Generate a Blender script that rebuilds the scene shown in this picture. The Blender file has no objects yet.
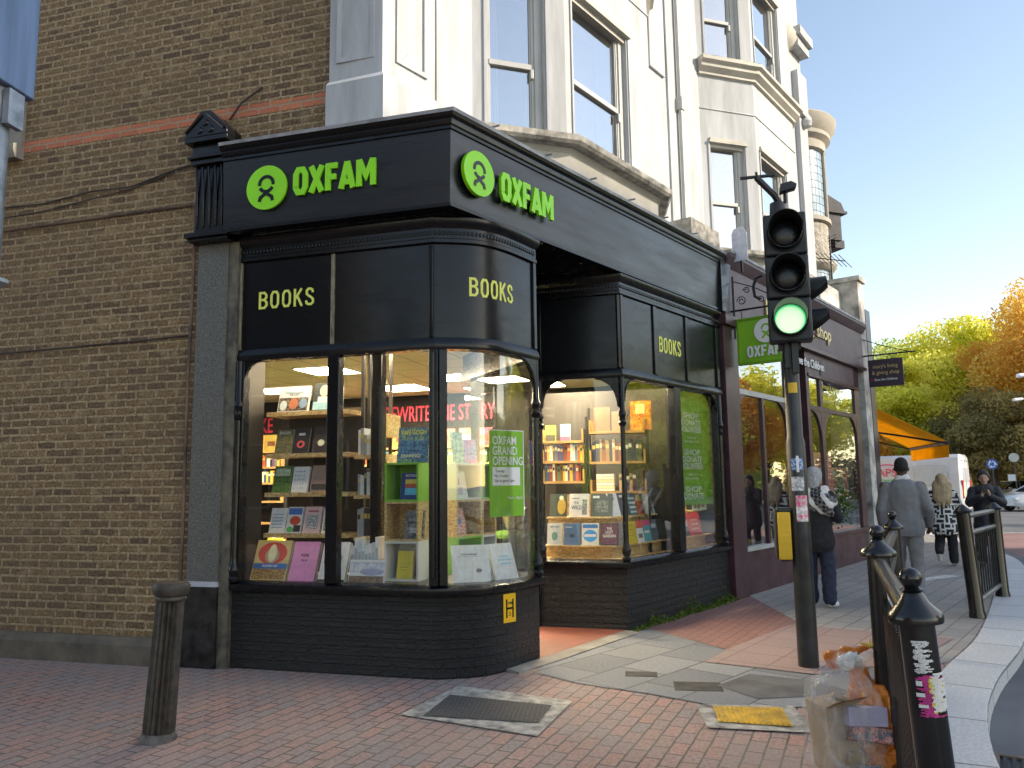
import bpy, bmesh, math, random
import numpy as np
from mathutils import Matrix, Vector, noise as mnoise
random.seed(7); rng = np.random.default_rng(11)
SC = bpy.context.scene
COL = SC.collection
R = math.radians
IDN = Matrix.Identity(4)

# ------------------------------------------------------------------ materials
_mats = {}
def _new(name):
    m = bpy.data.materials.new(name); m.use_nodes = True
    nt = m.node_tree; nt.nodes.clear()
    out = nt.nodes.new('ShaderNodeOutputMaterial')
    return m, nt, out
def c4(c): return (c[0], c[1], c[2], 1.0)
def hexc(h):
    h = h.lstrip('#'); v = [int(h[i:i+2], 16)/255 for i in (0, 2, 4)]
    return tuple((x/12.92 if x <= .04045 else ((x+.055)/1.055)**2.4) for x in v)
def nnode(nt, typ, **kw):
    n = nt.nodes.new(typ)
    for k, v in kw.items():
        if k in n.inputs.keys(): n.inputs[k].default_value = v
        else: setattr(n, k, v)
    return n
def mixcol(nt, fac, a, b, blend='MIX'):
    n = nt.nodes.new('ShaderNodeMix'); n.data_type = 'RGBA'; n.blend_type = blend
    for sock, val in ((n.inputs[0], fac), (n.inputs[6], a), (n.inputs[7], b)):
        if hasattr(val, 'links'): nt.links.new(val, sock)
        elif isinstance(val, (int, float)): sock.default_value = val
        else: sock.default_value = c4(val)
    return n.outputs[2]
def ramp(nt, src, p0, p1, c0=(0, 0, 0), c1=(1, 1, 1)):
    r = nt.nodes.new('ShaderNodeValToRGB'); r.color_ramp.elements[0].position = p0; r.color_ramp.elements[1].position = p1
    r.color_ramp.elements[0].color = c4(c0); r.color_ramp.elements[1].color = c4(c1)
    nt.links.new(src, r.inputs[0]); return r.outputs[0]
def coords(nt, kind='Object', scale=(1, 1, 1), rot=(0, 0, 0)):
    t = nt.nodes.new('ShaderNodeTexCoord'); m = nt.nodes.new('ShaderNodeMapping')
    m.inputs['Scale'].default_value = scale; m.inputs['Rotation'].default_value = rot
    nt.links.new(t.outputs[kind], m.inputs[0]); return m.outputs[0]
def noise_(nt, vec, scale, detail=4, rough=.6):
    n = nt.nodes.new('ShaderNodeTexNoise'); n.inputs['Scale'].default_value = scale
    n.inputs['Detail'].default_value = detail; n.inputs['Roughness'].default_value = rough
    nt.links.new(vec, n.inputs['Vector']); return n.outputs['Fac']
def princ(nt, out):
    b = nt.nodes.new('ShaderNodeBsdfPrincipled'); nt.links.new(b.outputs[0], out.inputs[0]); return b
def bumpn(nt, h, strength, dist, normal=None):
    b = nt.nodes.new('ShaderNodeBump'); b.inputs['Strength'].default_value = strength; b.inputs['Distance'].default_value = dist
    nt.links.new(h, b.inputs['Height'])
    if normal is not None: nt.links.new(normal, b.inputs['Normal'])
    return b.outputs[0]
def mat(name, col, rough=.5, metal=0., var=.12, vs=3., col2=None, bump=.0, bs=40., bd=.004, coat=0., stretch=(1, 1, 1), rvar=.0, spec=.5, kind='Object'):
    if name in _mats: return _mats[name]
    m, nt, out = _new(name); b = princ(nt, out)
    v = coords(nt, kind, stretch)
    n = noise_(nt, v, vs, 6)
    c2 = col2 if col2 else tuple(x*(1-var*2.2) for x in col)
    c1 = col if col2 else tuple(min(1, x*(1+var)) for x in col)
    f = ramp(nt, n, .35, .68)
    nt.links.new(mixcol(nt, f, c1, c2), b.inputs['Base Color'])
    b.inputs['Roughness'].default_value = rough; b.inputs['Metallic'].default_value = metal
    b.inputs['Coat Weight'].default_value = coat; b.inputs['Specular IOR Level'].default_value = spec
    if rvar:
        rr = nt.nodes.new('ShaderNodeMapRange'); nt.links.new(n, rr.inputs[0]); rr.inputs[1].default_value = .3; rr.inputs[2].default_value = .7
        rr.inputs[3].default_value = max(.05, rough-rvar); rr.inputs[4].default_value = min(1, rough+rvar)
        nt.links.new(rr.outputs[0], b.inputs['Roughness'])
    if bump: nt.links.new(bumpn(nt, noise_(nt, v, bs, 5), bump, bd), b.inputs['Normal'])
    _mats[name] = m; return m
def brickmat(name, c1, c2, mortar, bw=.225, bh=.075, ms=.010, rough=.85, bump=.8, bd=.008, stain=None, stainf=.5, stains=.6, off=.5, third=None, gloss=None, grain=.35, kind='UV', smear=0.0, squash=1.0, gum=0):
    if name in _mats: return _mats[name]
    m, nt, out = _new(name); b = princ(nt, out)
    v0 = coords(nt, kind)
    wob = nt.nodes.new('ShaderNodeTexNoise'); wob.inputs['Scale'].default_value = 7; nt.links.new(v0, wob.inputs['Vector'])
    vm = nt.nodes.new('ShaderNodeVectorMath'); vm.operation = 'MULTIPLY_ADD'; nt.links.new(wob.outputs['Color'], vm.inputs[0]); vm.inputs[1].default_value = (.012, .012, 0); nt.links.new(v0, vm.inputs[2])
    v = vm.outputs[0]
    br = nt.nodes.new('ShaderNodeTexBrick'); nt.links.new(v, br.inputs['Vector'])
    br.inputs['Scale'].default_value = 1; br.inputs['Brick Width'].default_value = bw; br.inputs['Row Height'].default_value = bh
    br.inputs['Mortar Size'].default_value = ms; br.inputs['Mortar Smooth'].default_value = .25; br.inputs['Bias'].default_value = 0
    br.offset = off; br.squash = squash; br.squash_frequency = 2
    br.inputs['Color1'].default_value = c4(c1); br.inputs['Color2'].default_value = c4(c2); br.inputs['Mortar'].default_value = c4(mortar)
    col = br.outputs['Color']
    if third:
        b2 = nt.nodes.new('ShaderNodeTexBrick'); nt.links.new(v, b2.inputs['Vector'])
        for k in ('Scale', 'Brick Width', 'Row Height', 'Mortar Size', 'Mortar Smooth'): b2.inputs[k].default_value = br.inputs[k].default_value
        b2.offset = off; b2.squash = squash; b2.squash_frequency = 2
        b2.inputs['Bias'].default_value = -.55
        b2.inputs['Color1'].default_value = (0, 0, 0, 1); b2.inputs['Color2'].default_value = (1, 1, 1, 1); b2.inputs['Mortar'].default_value = (0, 0, 0, 1)
        sh = nt.nodes.new('ShaderNodeVectorMath'); sh.operation = 'ADD'; nt.links.new(v, sh.inputs[0]); sh.inputs[1].default_value = (bw*34, bh*52, 0)
        nt.links.new(sh.outputs[0], b2.inputs['Vector'])
        col = mixcol(nt, b2.outputs['Color'], col, third)
    g = noise_(nt, v0, 38, 6, .7)
    gf = ramp(nt, g, .3, .75, (1-grain,)*3, (1+grain*.5,)*3)
    col = mixcol(nt, 1., col, gf, 'MULTIPLY')
    if smear:
        s2 = ramp(nt, noise_(nt, v0, 5.5, 8, .75), .52, .66)
        sm = nt.nodes.new('ShaderNodeMath'); sm.operation = 'MULTIPLY'; nt.links.new(s2, sm.inputs[0]); sm.inputs[1].default_value = smear
        col = mixcol(nt, sm.outputs[0], col, mortar)
    if gum:
        vg = nt.nodes.new('ShaderNodeTexVoronoi'); vg.inputs['Scale'].default_value = gum; nt.links.new(v0, vg.inputs['Vector'])
        sg = nt.nodes.new('ShaderNodeSeparateColor'); nt.links.new(vg.outputs['Color'], sg.inputs[0])
        a1 = ramp(nt, vg.outputs['Distance'], .035, .06, (1, 1, 1), (0, 0, 0)); a2 = ramp(nt, sg.outputs[0], .5, .55)
        mg = nt.nodes.new('ShaderNodeMath'); mg.operation = 'MULTIPLY'; nt.links.new(a1, mg.inputs[0]); nt.links.new(a2, mg.inputs[1])
        mg2 = nt.nodes.new('ShaderNodeMath'); mg2.operation = 'MULTIPLY'; nt.links.new(mg.outputs[0], mg2.inputs[0]); mg2.inputs[1].default_value = .6
        col = mixcol(nt, mg2.outputs[0], col, mixcol(nt, sg.outputs[1], (.08, .075, .07), (.5, .48, .45)))
    if stain:
        s = ramp(nt, noise_(nt, v0, stains, 7, .65), .35, .7)
        mm = nt.nodes.new('ShaderNodeMath'); mm.operation = 'MULTIPLY'; nt.links.new(s, mm.inputs[0]); mm.inputs[1].default_value = stainf
        col = mixcol(nt, mm.outputs[0], col, stain)
    nt.links.new(col, b.inputs['Base Color'])
    b.inputs['Roughness'].default_value = rough
    inv = nt.nodes.new('ShaderNodeMath'); inv.operation = 'SUBTRACT'; inv.inputs[0].default_value = 1; nt.links.new(br.outputs['Fac'], inv.inputs[1])
    add = nt.nodes.new('ShaderNodeMath'); add.operation = 'MULTIPLY_ADD'; nt.links.new(g, add.inputs[0]); add.inputs[1].default_value = .7; nt.links.new(inv.outputs[0], add.inputs[2])
    nt.links.new(bumpn(nt, add.outputs[0], bump, bd), b.inputs['Normal'])
    _mats[name] = m; return m
def osb():
    if 'osb' in _mats: return _mats['osb']
    m, nt, out = _new('oriented_strand_board'); b = princ(nt, out)
    v = coords(nt, 'Object', (1, 1, 2.2), (.3, .2, .5))
    vo = nt.nodes.new('ShaderNodeTexVoronoi'); vo.inputs['Scale'].default_value = 34; nt.links.new(v, vo.inputs['Vector'])
    w = nt.nodes.new('ShaderNodeSeparateColor'); nt.links.new(vo.outputs['Color'], w.inputs[0])
    f = ramp(nt, w.outputs[0], 0, 1, hexc('#c09a60'), hexc('#f0d6a4'))
    nt.links.new(mixcol(nt, ramp(nt, noise_(nt, v, 60, 3), .45, .7), f, hexc('#a07844')), b.inputs['Base Color'])
    b.inputs['Roughness'].default_value = .65
    _mats['osb'] = m; return m
def emis(name, col, strength):
    if name in _mats: return _mats[name]
    m, nt, out = _new(name); e = nt.nodes.new('ShaderNodeEmission'); e.inputs[0].default_value = c4(col); e.inputs[1].default_value = strength
    nt.links.new(e.outputs[0], out.inputs[0]); _mats[name] = m; return m
def glass(name='window_glass', tint=(.93, .95, .95), boost=1.35, dirt=.03, base=.0):
    if name in _mats: return _mats[name]
    m, nt, out = _new(name)
    tr = nt.nodes.new('ShaderNodeBsdfTransparent'); tr.inputs[0].default_value = c4(tint)
    gl = nt.nodes.new('ShaderNodeBsdfGlossy'); gl.inputs['Roughness'].default_value = .0; gl.inputs[0].default_value = (1, 1, 1, 1)
    fr = nt.nodes.new('ShaderNodeLayerWeight'); fr.inputs[0].default_value = .5
    pw = nt.nodes.new('ShaderNodeMath'); pw.operation = 'POWER'; nt.links.new(fr.outputs['Facing'], pw.inputs[0]); pw.inputs[1].default_value = 4.2
    mu = nt.nodes.new('ShaderNodeMath'); mu.operation = 'MULTIPLY_ADD'; mu.use_clamp = True; nt.links.new(pw.outputs[0], mu.inputs[0]); mu.inputs[1].default_value = boost; mu.inputs[2].default_value = base+.045
    v = coords(nt); nt.links.new(bumpn(nt, noise_(nt, v, 2.2, 2), .012, .05), gl.inputs['Normal'])
    mx = nt.nodes.new('ShaderNodeMixShader'); nt.links.new(mu.outputs[0], mx.inputs[0]); nt.links.new(tr.outputs[0], mx.inputs[1]); nt.links.new(gl.outputs[0], mx.inputs[2])
    df = nt.nodes.new('ShaderNodeBsdfDiffuse'); df.inputs[0].default_value = (.5, .5, .48, 1)
    m2 = nt.nodes.new('ShaderNodeMixShader')
    nf = ramp(nt, noise_(nt, v, 3, 6), .45, .9, (dirt*.4,)*3, (dirt*2.5,)*3)
    nt.links.new(nf, m2.inputs[0]); nt.links.new(mx.outputs[0], m2.inputs[1]); nt.links.new(df.outputs[0], m2.inputs[2])
    nt.links.new(m2.outputs[0], out.inputs[0])
    _mats[name] = m; return m
def leafmat(name, ca, cb, cc):
    if name in _mats: return _mats[name]
    m, nt, out = _new(name)
    at = nt.nodes.new('ShaderNodeAttribute'); at.attribute_name = 'tint'
    r = nt.nodes.new('ShaderNodeValToRGB'); e = r.color_ramp.elements; e[0].color = c4(ca); e[1].color = c4(cc); k = e.new(.5); k.color = c4(cb)
    nt.links.new(at.outputs['Fac'], r.inputs[0])
    d = nt.nodes.new('ShaderNodeBsdfDiffuse'); t = nt.nodes.new('ShaderNodeBsdfTranslucent')
    nt.links.new(r.outputs[0], d.inputs[0]); nt.links.new(r.outputs[0], t.inputs[0])
    mx = nt.nodes.new('ShaderNodeMixShader'); mx.inputs[0].default_value = .58
    nt.links.new(d.outputs[0], mx.inputs[1]); nt.links.new(t.outputs[0], mx.inputs[2]); nt.links.new(mx.outputs[0], out.inputs[0])
    _mats[name] = m; return m

# ------------------------------------------------------------------ objects
MW = {}
def tag(o, label=None, cat=None, group=None, kind=None):
    if label: o['label'] = label
    if cat: o['category'] = cat
    if group: o['group'] = group
    if kind: o['kind'] = kind
    return o
def thing(name, label, cat, T=None, group=None):
    o = bpy.data.objects.new(name, None); COL.objects.link(o)
    T = T if T is not None else IDN
    if isinstance(T, (tuple, list)): T = Matrix.Translation(Vector(T))
    o.matrix_world = T; MW[o] = T.copy(); o.empty_display_size = .2
    return tag(o, label, cat, group)
def FM(x, y, z=0., th=0., tilt=0.):
    return Matrix.Translation((x, y, z)) @ Matrix.Rotation(R(th), 4, 'Z') @ Matrix.Rotation(R(tilt), 4, 'X')
class MB:
    def __init__(s, T=None):
        s.T = T if T is not None else IDN; s.v = []; s.f = []; s.uv = []; s.mi = []
    def add(s, verts, faces, uvs=None, mi=0):
        b = len(s.v); vs = [Vector(p) for p in verts]
        for k, f in enumerate(faces):
            if uvs: s.uv.append(uvs[k])
            else:
                a, bb, c = vs[f[0]], vs[f[1]], vs[f[2]]
                n = (bb-a).cross(c-a)
                if len(f) > 3 and n.length < 1e-10: n = (vs[f[2]]-a).cross(vs[f[3]]-a)
                ax = max(range(3), key=lambda i: abs(n[i]))
                s.uv.append([((vs[i].y, vs[i].z) if ax == 0 else (vs[i].x, vs[i].z) if ax == 1 else (vs[i].x, vs[i].y)) for i in f])
            s.f.append([b+i for i in f]); s.mi.append(mi)
        s.v += [s.T @ p for p in vs]
        return s
    def box(s, x0, x1, y0, y1, z0, z1, mi=0):
        if x0 > x1: x0, x1 = x1, x0
        if y0 > y1: y0, y1 = y1, y0
        if z0 > z1: z0, z1 = z1, z0
        v = [(x0, y0, z0), (x1, y0, z0), (x1, y1, z0), (x0, y1, z0), (x0, y0, z1), (x1, y0, z1), (x1, y1, z1), (x0, y1, z1)]
        return s.add(v, [(0, 3, 2, 1), (4, 5, 6, 7), (0, 1, 5, 4), (1, 2, 6, 5), (2, 3, 7, 6), (3, 0, 4, 7)], None, mi)
    def quad(s, a, b, c, d, mi=0): return s.add([a, b, c, d], [(0, 1, 2, 3)], None, mi)
    def ngon(s, pts, mi=0): return s.add(pts, [tuple(range(len(pts)))], None, mi)
    def prism(s, pts, a, b, axis='y', mi=0):
        """extrude a 2D outline; axis y: pts are (x,z), from y=a to y=b; axis z: pts (x,y)"""
        f = (lambda p, t: (p[0], t, p[1])) if axis == 'y' else (lambda p, t: (p[0], p[1], t)) if axis == 'z' else (lambda p, t: (t, p[0], p[1]))
        n = len(pts); v = [f(p, a) for p in pts]+[f(p, b) for p in pts]
        fs = [tuple(range(n)), tuple(range(2*n-1, n-1, -1))]+[((i+1) % n, i, n+i, n+(i+1) % n) for i in range(n)]
        return s.add(v, fs, None, mi)
    def tube(s, pts, r, n=10, mi=0, caps=True):
        pts = [Vector(p) for p in pts]; rs = r if isinstance(r, (list, tuple)) else [r]*len(pts)
        v = []; up = Vector((0, 0, 1)); prev = None
        for i, p in enumerate(pts):
            d = (pts[min(i+1, len(pts)-1)]-pts[max(i-1, 0)])
            if d.length < 1e-9: d = Vector((0, 0, 1))
            d.normalize()
            if prev is None:
                a = d.cross(up if abs(d.z) < .95 else Vector((1, 0, 0))).normalized()
            else:
                a = (prev - d*prev.dot(d))
                a = a.normalized() if a.length > 1e-6 else d.orthogonal().normalized()
            prev = a; b = d.cross(a)
            v += [p+(a*math.cos(2*math.pi*k/n)+b*math.sin(2*math.pi*k/n))*rs[i] for k in range(n)]
        fs = [(i*n+k, i*n+(k+1) % n, (i+1)*n+(k+1) % n, (i+1)*n+k) for i in range(len(pts)-1) for k in range(n)]
        if caps: fs += [tuple(range(n-1, -1, -1)), tuple(range((len(pts)-1)*n, len(pts)*n))]
        return s.add(v, fs, None, mi)
    def lathe(s, prof, cx=0, cy=0, n=24, mi=0, axis='z', flute=0, fd=0., ang=2*math.pi):
        v = []; full = abs(ang-2*math.pi) < 1e-6; m = n if full else n+1
        for (r, z) in prof:
            for k in range(m):
                a = ang*k/n; rr = r
                if flute and r > .02: rr = r-fd*(.5-.5*math.cos(a*flute))
                p = (rr*math.cos(a), rr*math.sin(a), z)
                if axis == 'y': p = (p[0], p[2], p[1])
                if axis == 'x': p = (p[2], p[0], p[1])
                v.append((p[0]+cx, p[1]+cy, p[2]))
        fs = [(i*m+k, i*m+(k+1) % m, (i+1)*m+(k+1) % m, (i+1)*m+k) for i in range(len(prof)-1) for k in range(n)]
        if full: fs += [tuple(range(m-1, -1, -1)), tuple(range((len(prof)-1)*m, len(prof)*m))]
        return s.add(v, fs, None, mi)
    def sweep(s, path, prof, mi=0, closed=True, caps=True, flip=False):
        """profile (out, z) swept along a ground-plan path; out is to the right of the direction of travel"""
        P = [Vector((p[0], p[1])) for p in path]; n = len(P); nor = []
        for i in range(n):
            d0 = (P[i]-P[i-1]).normalized() if i > 0 else None; d1 = (P[i+1]-P[i]).normalized() if i < n-1 else None
            if d0 is None: d0 = d1
            if d1 is None: d1 = d0
            n0 = Vector((d0.y, -d0.x)); n1 = Vector((d1.y, -d1.x)); m = (n0+n1).normalized()
            nor.append(m/max(.35, m.dot(n0)))
        L = [0]
        for i in range(1, n): L.append(L[-1]+(P[i]-P[i-1]).length)
        k = len(prof); v = [(P[i].x+nor[i].x*o, P[i].y+nor[i].y*o, z) for i in range(n) for (o, z) in prof]
        cum = [prof[0][1]]
        for j in range(1, k+1): cum.append(cum[-1]+math.hypot(prof[j % k][0]-prof[j-1][0], prof[j % k][1]-prof[j-1][1]))
        fs = []; uv = []
        for i in range(n-1):
            for j in range(k if closed else k-1):
                j2 = (j+1) % k
                fs.append((i*k+j, (i+1)*k+j, (i+1)*k+j2, i*k+j2))
                uv.append([(L[i], cum[j]), (L[i+1], cum[j]), (L[i+1], cum[j+1]), (L[i], cum[j+1])])
        if closed and caps:
            for i in (0, n-1):
                idx = [i*k+j for j in range(k)]
                if i == 0: idx = idx[::-1]
                fs.append(tuple(idx)); uv.append([prof[q-i*k] for q in idx])
        return s.add(v, fs, uv, mi)
    def build(s, name, mats, parent=None, loc=None, bev=0., sharp=35, label=None):
        me = bpy.data.meshes.new(name)
        if parent is not None:
            W = MW[parent]; inv = W.inverted()
        else:
            if loc is None:
                a = np.array([tuple(p) for p in s.v]); loc = ((a[:, 0].min()+a[:, 0].max())/2, (a[:, 1].min()+a[:, 1].max())/2, a[:, 2].min())
            W = Matrix.Translation(Vector(loc)); inv = W.inverted()
        me.from_pydata([tuple(inv @ p) for p in s.v], [], s.f)
        ul = me.uv_layers.new(name='UVMap'); k = 0
        flat = [c for u in s.uv for q in u for c in q]
        ul.data.foreach_set('uv', flat)
        if not isinstance(mats, (list, tuple)): mats = [mats]
        for m in mats: me.materials.append(m)
        me.polygons.foreach_set('material_index', s.mi)
        me.polygons.foreach_set('use_smooth', [True]*len(s.f))
        me.update(); me.set_sharp_from_angle(angle=R(sharp))
        o = bpy.data.objects.new(name, me); COL.objects.link(o)
        if parent is not None: o.parent = parent
        else: o.matrix_world = W
        MW[o] = W
        if bev:
            b = o.modifiers.new('bevel', 'BEVEL'); b.width = bev; b.segments = 2; b.limit_method = 'ANGLE'; b.angle_limit = R(50); b.harden_normals = False
        if label: o['label'] = label
        return o
def curve2(pts, seg=8):
    out = []; P = [Vector(p) for p in pts]
    for i in range(len(P)-1):
        p0 = P[max(i-1, 0)]; p1 = P[i]; p2 = P[i+1]; p3 = P[min(i+2, len(P)-1)]
        for k in range(seg):
            t = k/seg
            out.append(.5*((2*p1)+(-p0+p2)*t+(2*p0-5*p1+4*p2-p3)*t*t+(-p0+3*p1-3*p2+p3)*t**3))
    out.append(P[-1]); return [tuple(p) for p in out]

TS = bpy.data.scenes.new('workbench')
def evaluated(o):
    """mesh of an object with its modifiers applied, worked out in a scratch scene"""
    TS.collection.objects.link(o); dg = TS.view_layers[0].depsgraph; dg.update()
    me = bpy.data.meshes.new_from_object(o.evaluated_get(dg)); TS.collection.objects.unlink(o); return me
# stroke lettering: condensed rounded-square capitals, each stroke a mitred ribbon
GL = {
 'O': (.62, [[(.09, .25), (.09, .75), (.2, .93), (.42, .93), (.53, .75), (.53, .25), (.42, .07), (.2, .07), (.09, .25), (.09, .3)]]),
 'X': (.66, [[(.08, 0), (.58, 1)], [(.08, 1), (.58, 0)]]),
 'F': (.52, [[(.09, 0), (.09, 1)], [(.0, .92), (.52, .92)], [(.05, .5), (.46, .5)]]),
 'A': (.68, [[(.07, 0), (.34, 1)], [(.61, 0), (.34, 1)], [(.17, .24), (.51, .24)]]),
 'M': (.80, [[(.09, 0), (.09, 1)], [(.71, 0), (.71, 1)], [(.1, .98), (.4, .38), (.7, .98)]]),
 'B': (.60, [[(.08, 0), (.08, 1)], [(.02, .93), (.38, .93), (.5, .8), (.5, .65), (.38, .53), (.06, .53)], [(.38, .53), (.53, .38), (.53, .2), (.4, .07), (.02, .07)]]),
 'K': (.60, [[(.08, 0), (.08, 1)], [(.1, .42), (.52, 1)], [(.24, .58), (.55, 0)]]),
 'S': (.56, [[(.49, .72), (.45, .88), (.33, .94), (.2, .94), (.09, .84), (.09, .66), (.2, .56), (.38, .46), (.5, .34), (.5, .17), (.38, .07), (.2, .07), (.09, .14), (.06, .28)]]),
}
def ribbon(mb, pts, w, y0, y1, mi=0, f=None):
    P = [Vector(p) for p in pts]; n = len(P); closed = (P[0]-P[-1]).length < 1e-6
    L_, R_ = [], []
    for i in range(n):
        d0 = (P[i]-P[i-1]) if i > 0 else (P[1]-P[0]); d1 = (P[i+1]-P[i]) if i < n-1 else d0
        if i == 0 and False: pass
        d0 = d0.normalized(); d1 = d1.normalized()
        a = Vector((-d0.y, d0.x)); b = Vector((-d1.y, d1.x)); m = (a+b); m = m.normalized() if m.length > 1e-6 else a
        m = m/max(.5, m.dot(a)); L_.append(P[i]+m*w/2); R_.append(P[i]-m*w/2)
    f = f or (lambda x, y, z: (x, y, z))
    for i in range(n-1):
        q = [R_[i], R_[i+1], L_[i+1], L_[i]]
        v = [f(p.x, y0, p.y) for p in q]+[f(p.x, y1, p.y) for p in q]
        mb.add(v, [(0, 1, 2, 3), (7, 6, 5, 4), (1, 0, 4, 5), (3, 2, 6, 7), (0, 3, 7, 4), (2, 1, 5, 6)], None, mi)
def letters(mb, text, x, z, h, w_total, y0, y1, stroke=.16, f=None, mi=0, gap=.1):
    tot = sum(GL[c][0] for c in text)+gap*(len(text)-1); sx = w_total/(tot*h); cx = x
    for ci, ch in enumerate(text):
        wd, st = GL[ch]
        for k, s in enumerate(st):
            ribbon(mb, [(cx+p[0]*h*sx, z+p[1]*h) for p in s], stroke*h, y0-.0006*k, y1, mi, f)
        cx += (wd+gap)*h*sx
def text_obj(name, body, T, size, m, parent, ext=.0015, bold=0., align='LEFT', sx=1.0, spacing=1.0):
    """flat lettering standing in the local xz plane of T, facing local -y"""
    cu = bpy.data.curves.new(name, 'FONT'); cu.body = body; cu.size = size; cu.extrude = ext; cu.offset = bold; cu.align_x = align; cu.space_character = spacing
    cu.resolution_u = 3
    tmp = bpy.data.objects.new(name+'_tmp', cu); me = evaluated(tmp); bpy.data.objects.remove(tmp)
    me.name = name
    W = MW[parent] if parent is not None else Matrix.Translation(T.translation)
    M_ = W.inverted() @ T @ Matrix.Rotation(R(90), 4, 'X') @ Matrix.Diagonal((sx, 1, 1, 1))
    me.transform(M_); me.materials.clear(); me.materials.append(m)
    o = bpy.data.objects.new(name, me); COL.objects.link(o)
    if parent is not None: o.parent = parent
    else: o.matrix_world = W
    MW[o] = W
    return o

# ------------------------------------------------------------------ organic bodies: tapered capsules fused by a voxel remesh
def capsule(bm, p0, r0, p1, r1, sx=1., sy=1., n=14):
    p0 = Vector(p0); p1 = Vector(p1); d = p1-p0; L = d.length
    if L < 1e-5: d = Vector((0, 0, 1)); L = 1e-5
    d = d.normalized(); a = Vector((1, 0, 0)); a = a-d*a.dot(d)
    if a.length < .2: a = Vector((0, 1, 0)); a = a-d*a.dot(d)
    a.normalize(); b = d.cross(a); rows = []
    for i in range(5): t = math.pi/2*(1-i/5.); rows.append((p0-d*math.sin(t)*r0, max(.0004, math.cos(t)*r0)))
    rows.append((p0, r0)); rows.append((p1, r1))
    for i in range(1, 6): t = math.pi/2*i/5.; rows.append((p1+d*math.sin(t)*r1, max(.0004, math.cos(t)*r1)))
    vs = [[bm.verts.new(c+a*math.cos(2*math.pi*k/n)*r*sx+b*math.sin(2*math.pi*k/n)*r*sy) for k in range(n)] for c, r in rows]
    for i in range(len(vs)-1):
        for k in range(n): bm.faces.new((vs[i][k], vs[i][(k+1) % n], vs[i+1][(k+1) % n], vs[i+1][k]))
    bm.faces.new(vs[0][::-1]); bm.faces.new(vs[-1])
def organic(name, caps, m, parent, voxel=.012, T=None, smooth=6, disp=0., dscale=8., cut=None, seed=0):
    """caps in the parent's local space"""
    bm = bmesh.new()
    for c in caps: capsule(bm, *c)
    me = bpy.data.meshes.new(name); bm.to_mesh(me); bm.free()
    o = bpy.data.objects.new(name, me)
    rm = o.modifiers.new('r', 'REMESH'); rm.mode = 'VOXEL'; rm.voxel_size = voxel
    if smooth: sm = o.modifiers.new('s', 'SMOOTH'); sm.iterations = smooth; sm.factor = .5
    me2 = evaluated(o); bpy.data.objects.remove(o); o = bpy.data.objects.new(name, me2); COL.objects.link(o)
    if disp:
        nv = len(me2.vertices); co = np.empty(nv*3); no = np.empty(nv*3)
        me2.vertices.foreach_get('co', co); me2.vertex_normals.foreach_get('vector', no)
        co = co.reshape(-1, 3); no = no.reshape(-1, 3); am = np.empty(nv)
        for i in range(nv):
            q = Vector(co[i])*dscale+Vector((seed*3.1, seed, 0))
            am[i] = disp*(mnoise.noise(q)+.5*mnoise.noise(q*2.3)-.6*abs(mnoise.noise(q*1.3)))
        me2.vertices.foreach_set('co', (co+no*am[:, None]).reshape(-1))
    if cut is not None:
        b = bmesh.new(); b.from_mesh(me2)
        for co, no in cut:
            r = bmesh.ops.bisect_plane(b, geom=b.verts[:]+b.edges[:]+b.faces[:], plane_co=co, plane_no=no, clear_outer=True)
            es = [e for e in b.edges if e.is_boundary]
            if es: bmesh.ops.holes_fill(b, edges=es)
        b.to_mesh(me2); b.free()
    me2.polygons.foreach_set('use_smooth', [True]*len(me2.polygons))
    me2.materials.clear(); me2.materials.append(m); me2.update()
    if parent is not None: o.parent = parent; MW[o] = MW[parent]
    else:
        o.matrix_world = T if T is not None else IDN; MW[o] = o.matrix_world.copy()
    return o
def leaves(name, pts, tints, size, m, parent, T0):
    n = len(pts)
    a = rng.normal(size=(n, 3)); a /= np.linalg.norm(a, axis=1)[:, None]
    b = rng.normal(size=(n, 3)); b -= (b*a).sum(1)[:, None]*a; b /= np.linalg.norm(b, axis=1)[:, None]
    s = size*(.6+.8*rng.random((n, 1)))
    P = np.asarray(pts); v = np.empty((n, 4, 3)); v[:, 0] = P-a*s; v[:, 1] = P-b*s*.55; v[:, 2] = P+a*s; v[:, 3] = P+b*s*.55
    me = bpy.data.meshes.new(name); me.vertices.add(4*n); me.loops.add(4*n); me.polygons.add(n)
    me.vertices.foreach_set('co', v.reshape(-1)); me.loops.foreach_set('vertex_index', np.arange(4*n)); me.polygons.foreach_set('loop_start', np.arange(0, 4*n, 4))
    me.update(calc_edges=True)
    at = me.attributes.new('tint', 'FLOAT', 'POINT'); at.data.foreach_set('value', np.repeat(np.clip(tints, 0, 1), 4))
    me.materials.append(m); o = bpy.data.objects.new(name, me); COL.objects.link(o)
    if parent is not None: o.parent = parent; MW[o] = MW[parent]
    else: o.matrix_world = T0; MW[o] = T0
    return o
BARK = None
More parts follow.
